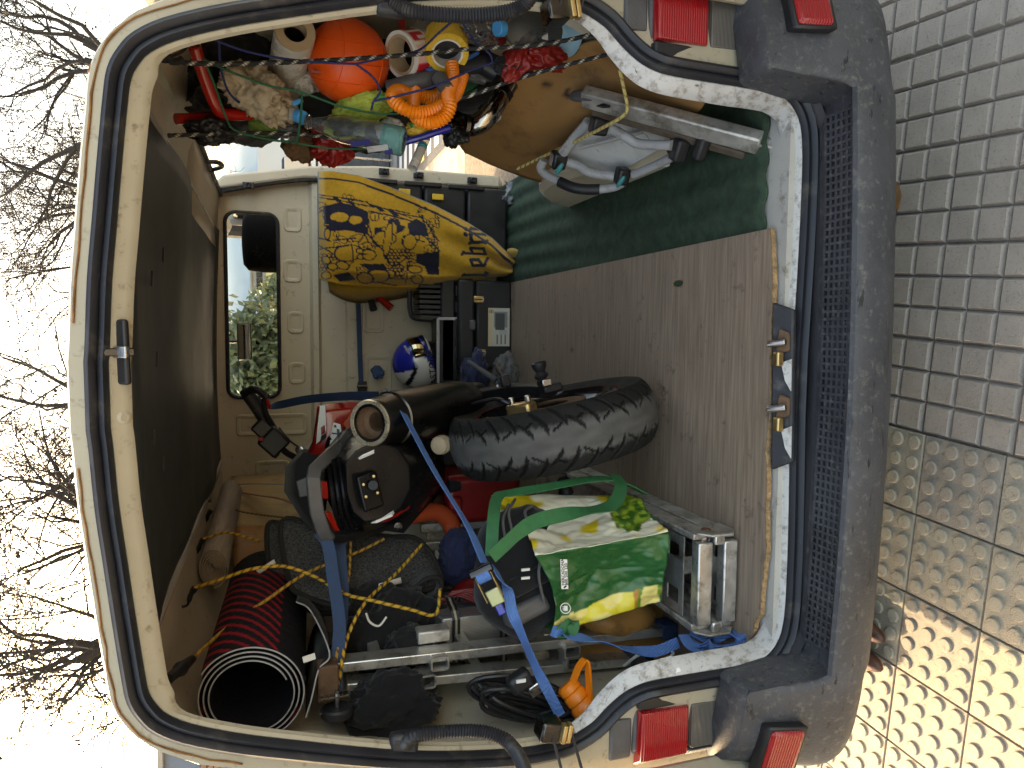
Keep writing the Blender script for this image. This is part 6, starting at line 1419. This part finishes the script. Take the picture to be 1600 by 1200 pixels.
for p, d in (((936, 196, .41), (.05, .04, .05)), ((872, 250, .60), (.05, .045, .045)), ((972, 275, .50), (.05, .04, .04)), ((1062, 234, .24), (.06, .04, .04)), ((1095, 232, .18), (.06, .035, .03))): MB().box(at(*p), d, (.8, -.5, 0), (.5, .8, 0)).build('joint', BLKPL, sf, bev=.008)
for p in ((874, 264, .57), (970, 284, .49)): MB().ball(at(*p), (.022, .010, .009), X=(.7, -.6, -.2), n=14, m=8).build('release_button', TEAL, sf)
# red bent pipe, cloths, gloves and the dark heap at the top
o = MB().tube(curve([at(*p) for p in ((304, 72, .34), (312, 98, .36), (322, 128, .38), (334, 158, .40), (346, 176, .42), (368, 179, .44), (402, 178, .47))], 6), .0135, 14, caps=False).build('red_pipe', REDP, solid=.002); tag(o, 'bent glossy red metal pipe sticking up out of the cord net', 'pipe')
o = MB().tube([at(275, 186, .45), at(330, 184, .50)], .013, 12).build('red_bar', REDP); tag(o, 'short red bar lying behind the bent red pipe', 'bar')
cloth('dark_clothes', 'heap of dark clothes at the top of the right cord net', at(345, 95, .62), (.10, .18, .14), BLKCLOTH, 21, 'clothes', .3)
cloth('dark_clothes', 'black bag hanging over the open side door at right', at(375, 182, .60), (.055, .18, .11), BLKCLOTH, 23, 'bag', .35)
cloth('dark_clothes', 'dark brown cloth bundle behind the orange ball', at(540, 165, .72), (.12, .15, .22), mat('brown_black_cloth', (.022, .019, .018), .9, var=.3, bump=.4), 25, 'clothes', .25)
cloth('dark_clothes', 'black cloth mass behind the orange hose and tapes', at(690, 110, .68), (.10, .14, .26), BLKCLOTH, 27, 'clothes', .25)
cloth('beige_cloth', 'crumpled beige work gloves and rag in the cord net', at(398, 140, .40), (.05, .05, .055), BEIGECL, 31, 'gloves', .6, fr=7)
cloth('beige_cloth', 'beige rag draped below the film roll', at(422, 165, .44), (.045, .05, .05), BEIGECL, 33, 'rag', .6, fr=7)
cloth('lime_cloth', 'lime green cloth tucked under the orange ball', at(570, 168, .42), (.075, .05, .035), LIME, 35, 'cloth', .3, X=(.3, 0, -1), fr=8)
cloth('lime_cloth', 'yellow-green scrap in the net below the ball', at(540, 195, .42), (.05, .03, .03), LIME, 36, 'cloth', .5, X=(.3, 0, -1))
cloth('green_brush', 'pale green bristle brush hanging by the beige rag', at(414, 195, .48), (.028, .03, .04), mat('green_bristle', (.10, .16, .03), .9, var=.4, vs=60, bump=.9, bs=300), 38, 'brush', .2)
cloth('red_glove', 'red and black work glove lying on the tan cover', at(815, 88, .30), (.035, .04, .075), REDDK, 40, 'glove', .45, X=(.6, 0, .8), Z=(.6, .2, -1))
cloth('red_glove', 'second red work glove pressed against the first by the black rope', at(852, 90, .28), (.03, .03, .055), REDDK, 42, 'glove', .45, Z=(.6, .2, -1))
cloth('black_glove', 'black glove cuff hanging over the tan cover', at(800, 106, .30), (.025, .03, .05), BLKCLOTH, 44, 'glove', .3, Z=(.5, .2, -1))
cloth('red_cloth', 'red and black cloth below the long clear bottle', at(520, 226, .55), (.05, .05, .05), REDDK, 46, 'cloth', .45)
cloth('brown_cloth', 'brown cloth corner hanging into the side door opening', at(470, 226, .60), (.045, .04, .045), mat('brown_cloth', (.10, .05, .02), .9, var=.25, bump=.4), 48, 'cloth', .4)
cloth('black_scourer', 'black wiry scouring pad beside the tan cover', at(712, 205, .50), (.035, .035, .035), BLKPL, 50, 'pad', .5, fr=9)
o = MB().prism([at(640, 192, .42), at(672, 182, .42), at(676, 192, .42), at(645, 202, .42)], (0, .03, 0)).build('green_block', GREENP, bev=.004); tag(o, 'green plastic block below the orange hose coil', 'block')
o = MB().prism([at(700, 148, .46), at(745, 112, .46), at(752, 128, .46), at(706, 162, .46)], (0, .012, 0)).build('green_folder', mat('dark_green_plastic', (.012, .07, .03), .4, var=.15), bev=.003); tag(o, 'dark green flat plastic sheet behind the orange hose', 'sheet')
o = MB().prism([at(712, 96, .33), at(748, 78, .33), at(750, 84, .33), at(718, 102, .33)], (0, .008, 0)).build('blue_tool', mat('mid_blue_plastic', (.025, .10, .30), .4, var=.1), bev=.003); tag(o, 'blue plastic strip under the yellow tape roll', 'strip')
o = MB().prism([at(664, 106, .35), at(692, 102, .35), at(697, 116, .35), at(680, 122, .35)], (0, .02, 0)).build('blue_tool', MATS['mid_blue_plastic'], bev=.004); tag(o, 'blue plastic cap between the printed tape and the hose', 'cap')
o = MB().tube([at(632, 222, .44), at(660, 214, .42), at(702, 200, .42)], .009, 10).build('blue_marker', BLUEP); tag(o, 'dark blue tube with red end below the green block', 'tube')
o = MB().prism([at(640, 28, .52), at(672, 26, .52), at(668, 50, .50), at(640, 48, .50)], (0, .01, 0)).build('white_note', WHITEC); tag(o, 'white paper with handwriting above the printed tape', 'paper')
o = MB().prism([at(622, 28, .42), at(632, 26, .42), at(634, 46, .40), at(624, 50, .40)], (0, .006, 0)).build('tape_scrap', REDP); tag(o, 'torn red and white tape scrap above the tape rolls', 'scrap')
# small clutter filling the net
for px, py, Y, r, m, lb, sd, ct in ((330, 205, .46, (.03, .05, .05), BLKPL, 'black crumpled bag corner below the bent red pipe', 71, 'bag'), (480, 128, .50, (.03, .04, .04), PLASTIC_FILM, 'crinkled clear wrapper between film roll and ball', 72, 'wrapper'), (610, 205, .46, (.03, .03, .035), WHITEC, 'white crumpled paper under the orange hose', 73, 'paper'),
        (652, 203, .44, (.018, .02, .03), YELLOWP, 'yellow scrap beside the green plastic block', 74, 'scrap'), (745, 112, .40, (.025, .03, .04), GREYPL, 'grey cloth glove behind the black nozzle', 75, 'glove'), (770, 62, .34, (.02, .03, .03), REDDK, 'red cloth tip under the blue-capped bottle', 76, 'cloth'), (905, 38, .30, (.03, .04, .05), mat('dark_brown_bag', (.05, .03, .022), .6, var=.3), 'dark brown bag behind the water bottle base', 77, 'bag'),
        (372, 128, .46, (.03, .03, .03), REDDK, 'faded red rag above the beige gloves', 78, 'rag'), (452, 205, .50, (.025, .03, .03), GREYPL, 'grey tool pouch hanging below the spray bottle', 79, 'pouch')):
    cloth(lb.split(' ')[-1] if False else ct+'_bundle', lb, at(px, py, Y), r, m, sd, ct, .4, fr=5)
o = MB().tube([at(590, 150, .36), at(640, 156, .37), at(688, 150, .40)], .006, 8).build('green_rod', GREENP); tag(o, 'thin green rod behind the orange hose coil', 'rod')
o = MB().tube(curve([at(330, 60, .30), at(300, 66, .27), at(285, 80, .24), at(268, 88, .2)], 6), .0035, 6).build('black_wire', BLKPL); tag(o, 'loose black wire hanging at the right roof corner', 'wire')
MB().lathe(at(447, 214, .40), (.2, -1, .1), [(.006, 0), (.0085, .001), (.006, .002)], 14, caps=False).build('key_ring', STEEL, bpy.data.objects['pouch_bundle'])
# panel lining of the right rear side seen above the load
o = MB().prism([at(228, 96, .22), at(246, 90, .24), at(276, 158, .60), at(266, 164, .60)], (0, .004, 0)).build('tape_strip', mat('greenish_tape', (.40, .42, .33), .4, var=.1), van)

# ================================================================ STRAPS, CORDS AND ROPES
def rope(name, label, pts, r, c1, c2, pitch=.03, cat='cord', group=None, duty=.5, sub=10):
    cp = curve([at(*p) for p in pts], sub); acc = [0]
    for u, v in zip(cp, cp[1:]): acc.append(acc[-1]+(v-u).length)
    L = acc[-1]; st = pitch/8; NS = max(8, int(L/st)); q = []; j = 0
    for k in range(NS+1):
        d = L*k/NS
        while j < len(acc)-2 and acc[j+1] < d: j += 1
        q.append(cp[j].lerp(cp[j+1], clamp((d-acc[j])/max(1e-9, acc[j+1]-acc[j]))))
    n = 8; cl = []
    for k in range(NS+1):
        for a in range(n): cl.append(c1 if ((L*k/NS)/pitch+a/n) % 1 < duty else c2)
    o = MB().tube(q, [r*(1+.10*math.sin(k*2.1)) for k in range(NS+1)], n, c=cl).build(name, mat('braided_cord', attr=True, rough=.7, var=.12, vs=120, bump=.4, bs=500), sm=80)
    return tag(o, label, cat, group)
YC, BC_, WC_, KC = (.58, .33, .035), (.02, .016, .012), (.62, .58, .48), (.010, .010, .011)
GY = 'yellow and black bungee cords on the left load'; GB = 'black flecked bungee cords on the right load'; GN = 'thin net cords on the right load'
rope('bungee', 'yellow bungee from a roof hook over the vinyl roll, short upper run', [(318, 842, 1.05), (352, 832, 1.05), (380, 838, 1.02), (407, 846, 1.0)], .0042, YC, BC_, .022, group=GY, duty=.7)
rope('bungee', 'yellow bungee arching across the striped mat roll to the carpet mats', [(305, 918, .62), (345, 905, .60), (390, 890, .58), (425, 885, .58), (450, 886, .60), (490, 900, .58), (515, 915, .56)], .0048, YC, BC_, .024, group=GY, duty=.7)
rope('bungee', 'long tan bungee running diagonally over the striped mat to the grab rail', [(300, 1030, .32), (350, 985, .42), (420, 935, .52), (480, 895, .60), (560, 862, .66), (600, 842, .68)], .0048, (.45, .24, .04), BC_, .024, group=GY, duty=.8)
rope('bungee', 'yellow bungee across the black jacket down to the silver panel', [(515, 915, .52), (545, 930, .48), (580, 938, .44), (640, 952, .42), (680, 960, .42), (688, 920, .46)], .0048, YC, BC_, .024, group=GY, duty=.72)
rope('bungee', 'yellow bungee from carpet mats down to the trolley wheel', [(660, 850, .66), (620, 895, .56), (572, 940, .46), (545, 990, .40), (535, 1030, .345), (530, 1062, .33), (519, 1085, .32)], .0048, YC, BC_, .024, group=GY, duty=.65)
rope('bungee', 'brown-yellow bungee beside the blue straps over the carpet mats', [(548, 845, .64), (546, 890, .58), (540, 930, .52), (535, 970, .45), (528, 1010, .37), (520, 1075, .33)], .0044, (.38, .21, .04), BC_, .022, group=GY, duty=.7)
rope('bungee', 'thin brown bungee along the plywood below the vinyl roll', [(350, 793, 1.5), (380, 800, 1.4), (420, 806, 1.3), (475, 812, 1.1)], .0036, (.28, .17, .05), BC_, .022, group=GY, duty=.7)
rope('bungee', 'pale yellow flecked cord tied over the folding step', [(968, 108, .20), (974, 135, .22), (980, 168, .24), (972, 182, .26), (950, 195, .32), (905, 218, .48), (850, 244, .68), (808, 264, .80)], .0048, (.58, .46, .17), BC_, .022, group=GY, duty=.78)
rope('bungee', 'upper black flecked bungee stretched past the ball and tape rolls', [(232, 90, .12), (262, 95, .14), (330, 100, .18), (430, 98, .22), (500, 95, .25), (580, 90, .26), (660, 84, .25), (740, 76, .23), (820, 72, .20), (880, 64, .17), (932, 52, .13)], .0050, KC, WC_, .036, group=GB, duty=.82)
rope('bungee', 'lower black flecked bungee from the tan cover to the pipe elbow', [(978, 78, .12), (930, 90, .17), (860, 108, .24), (800, 126, .30), (745, 146, .33), (700, 160, .35)], .0050, KC, WC_, .036, group=GB, duty=.82)
rope('bungee', 'black flecked bungee along the side door edge under the clothes', [(262, 212, .40), (320, 210, .42), (400, 208, .45), (470, 210, .46), (540, 218, .46)], .0050, KC, WC_, .036, group=GB, duty=.8)
NB, NG = (.014, .022, .10), (.010, .095, .045)
for lb, pts, c in (('blue net cord from the roof edge down to the ball', [(310, 48, .18), (345, 66, .19), (400, 84, .21), (480, 96, .24), (556, 100, .26)], NB), ('blue net cord from the ball over the yellow tape', [(556, 100, .26), (610, 88, .27), (655, 78, .27), (685, 52, .25), (712, 28, .22)], NB),
        ('blue net cord curving down the right side of the ball', [(556, 100, .26), (582, 120, .27), (594, 142, .29), (584, 158, .31), (580, 172, .33)], NB), ('blue net cord across the orange hose', [(584, 158, .31), (630, 148, .28), (682, 133, .27), (740, 108, .27), (770, 98, .27)], NB),
        ('blue net cord knotted above the red gloves', [(720, 30, .24), (735, 55, .24), (748, 70, .25), (765, 84, .25), (770, 98, .26)], NB), ('green net cord crossing below the film roll', [(316, 92, .24), (360, 112, .28), (420, 134, .32), (470, 144, .33), (530, 166, .35)], NG),
        ('green net cord hanging in front of the black bag', [(320, 96, .26), (338, 140, .32), (352, 180, .38), (368, 204, .42), (420, 218, .44), (456, 222, .44)], NG), ('green net cord from the spray bottle to the door edge', [(472, 146, .33), (470, 180, .36), (464, 220, .42), (456, 222, .44), (520, 232, .45), (600, 232, .44)], NG),
        ('green net cord behind the orange hose to the steel elbow', [(530, 166, .35), (600, 178, .35), (690, 168, .34), (745, 140, .36)], NG), ('dark blue net cord beside the red pipe', [(342, 62, .22), (346, 110, .28), (362, 150, .36), (402, 178, .42)], NB)):
    rope('net_string', lb, pts, .0026, c, c, .03, group=GN)
rope('rope_toggle', 'black toggle cord end hooked at the right roof rail', [(250, 92, .13), (262, 88, .13), (270, 97, .14), (285, 93, .15)], .007, KC, KC, .03)
def web(name, label, pts, wd, m, nr, cat='strap', group='blue ratchet straps', th=.0022, sub=8):
    o = MB().ribbon(curve([at(*p) for p in pts], sub), wd, th, nr).build(name, m, sm=50); return tag(o, label, cat, group)
web('ratchet_strap', 'bright blue strap from the silencer down to the brass ratchet', [(606, 612, .62), (618, 622, .56), (632, 648, .50), (680, 738, .34), (730, 820, .20), (757, 880, .12)], .028, BLUEWEB, (1, .3, .9))
web('ratchet_strap', 'bright blue strap from the ratchet down to the left pillar hook', [(770, 886, .115), (792, 920, .12), (800, 955, .12), (812, 985, .12), (840, 1048, .13), (876, 1118, .12)], .026, BLUEWEB, (1, .1, .6))
web('ratchet_strap', 'twisted dark blue strap from handlebar to silencer', [(414, 636, 1.44), (440, 632, 1.36), (480, 624, 1.20), (540, 619, .95), (594, 619, .66)], .030, BLUEWEBD, [V((0, 1, .1)).lerp(V((.9, .1, .4)), clamp(k/14)) for k in range(33)])
web('ratchet_strap', 'dark blue strap hanging from the grab rail, front one of the pair', [(498, 830, .52), (512, 850, .51), (520, 900, .47), (530, 970, .40), (528, 1020, .36), (524, 1080, .33)], .032, BLUEWEBD, (.2, .1, 1))
web('ratchet_strap', 'dark blue strap behind the front one below the grab rail', [(530, 842, .60), (532, 880, .56), (535, 930, .50), (530, 1000, .42), (522, 1060, .36)], .034, BLUEWEBD, (.2, .1, 1))
web('ratchet_strap', 'blue strap lying slack across the ladder foot to the ramp end', [(862, 985, .18), (885, 992, .17), (930, 1000, .16), (970, 1012, .16), (1020, 1018, .15), (1060, 1004, .14)], .028, BLUEWEB, (.3, .3, 1))
web('ratchet_strap', 'dark strap running along the bulkhead flange', [(556, 440, 2.19), (560, 480, 2.19), (562, 540, 2.19), (564, 590, 2.19), (566, 625, 2.18)], .024, BLUEWEBD, (0, 0, 1))
web('ratchet_strap', 'light blue strap along the plywood in the front left corner', [(368, 757, 1.95), (400, 756, 1.85), (450, 757, 1.6)], .018, BLUEWEB, (0, .2, 1))
web('red_strap', 'thin red strap along the plywood sheet', [(380, 770, 1.85), (410, 775, 1.7), (440, 780, 1.5), (478, 795, 1.2)], .016, REDDK, (0, .2, 1), group=None)
cloth('strap_knot', 'knotted blue strap between the bulkhead and the helmet', at(590, 582, 2.14), (.03, .02, .055), BLUEWEBD, 60, 'strap', .4, X=(.1, 0, 1), Z=(0, .2, -1))
rk = thing('strap_ratchet', 'brass coloured ratchet buckle on the bright blue strap above the bag', 'ratchet', at(762, 905, .10))
a, b = at(752, 892, .105), at(776, 940, .10); d = (b-a).normalized(); sd = d.cross((0, -1, .3)).normalized()
for s in (-1, 1):
    MB().bar(a+sd*.019*s, a+sd*.019*s+d*.075, .020, .004, (0, -1, .3)).build('side_plate', GOLD, rk, bev=.002)
MB().tube([a-sd*.026, a+sd*.026], .012, 14).build('spindle', DARKSTEEL, rk); MB().tube([a+d*.012-sd*.016, a+d*.012+sd*.016], .016, 14).build('wound_webbing', BLUEWEB, rk)
MB().bar(a+d*.045+V((0, -.012, 0)), a+d*.085+V((0, -.014, 0)), .034, .006, sd).build('lever', mat('olive_zinc', (.34, .34, .19), .35, metal=.7, var=.15, vs=30), rk, bev=.003)
MB().bar(a+d*.088, a+d*.118, .020, .006, sd).build('lever_grip', BLUEP, rk, bev=.003)
rk = thing('strap_ratchet', 'black ratchet buckle on the strap along the bulkhead flange', 'ratchet', at(566, 604, 2.17))
MB().box(at(566, 604, 2.165), (.05, .02, .045)).build('body', BLKPL, rk, bev=.005); MB().tube([at(558, 604, 2.15), at(574, 604, 2.15)], .008, 10).build('spindle', DARKSTEEL, rk)
# hooks on the left cant rail
for k, (px, py, Y) in enumerate(((318, 842, 1.05), (305, 918, .62), (330, 797, 1.4))):
    c = at(px, py, Y); o = MB().tube(curve([c, c+V((-.02, 0, .012)), c+V((-.045, 0, .02)), c+V((-.05, 0, .035))], 4), [.009]*3+[.007]*4+[.004]*6, 8).build('cord_hook', BLKPL); tag(o, ['black cord hook in the rail slot above the vinyl roll', 'black cord hook nearest the striped mat roll', 'black cord hook at the far end of the vinyl roll'][k], 'hook', 'black cord hooks on the left rail')
c, e = at(300, 1030, .32), at(262, 1062, .16); o = MB().tube([c, lerp(c, e, .35), lerp(c, e, .5), lerp(c, e, .65), e], [.010, .013, .017, .012, .011], 12).build('bungee_toggle', BLKPL); tag(o, 'black rubber end of the tan bungee at the left pillar', 'hook')
for px, py, Y in ((270, 966, .55), (327, 782, 1.5)): MB().box(at(px, py, Y), (.012, .022, .016)).build('rail_slot', BLKPL, van, bev=.002)
# brown rounded wedges peeking out from under the bumper
SHOE = mat('brown_leather', (.075, .030, .018), .45, var=.45, vs=45, bump=.4, bs=160)
for k, (px, py) in enumerate(((1352, 985), (1349, 1030))):
    c = atz(px+12, py, .028); q = MB(); q.ball(c+V((0, .085, .0)), (.032, .125, .034), X=(1, -.1, 0), Y=(.1, 1, 0), n=24, m=14); q.v = [(x, y, max(z, .004)) for x, y, z in q.v]
    o = q.build('brown_wedge', SHOE, sm=60); tag(o, ['rounded brown end poking out below the bumper, nearer the middle', 'rounded brown end poking out below the bumper, nearer the left corner'][k], 'wedge', 'brown ends under the bumper')
o = MB().prism([atz(1398, 288, .004), atz(1404, 286, .010), atz(1409, 305, .012), atz(1404, 325, .006), atz(1399, 330, .004)], (0, .03, .001)).build('dry_leaf', mat('dry_leaf', (.20, .10, .04), .8, var=.3, vs=60), sm=0); tag(o, 'dry brown leaf on the tiles at the bumper edge', 'leaf')
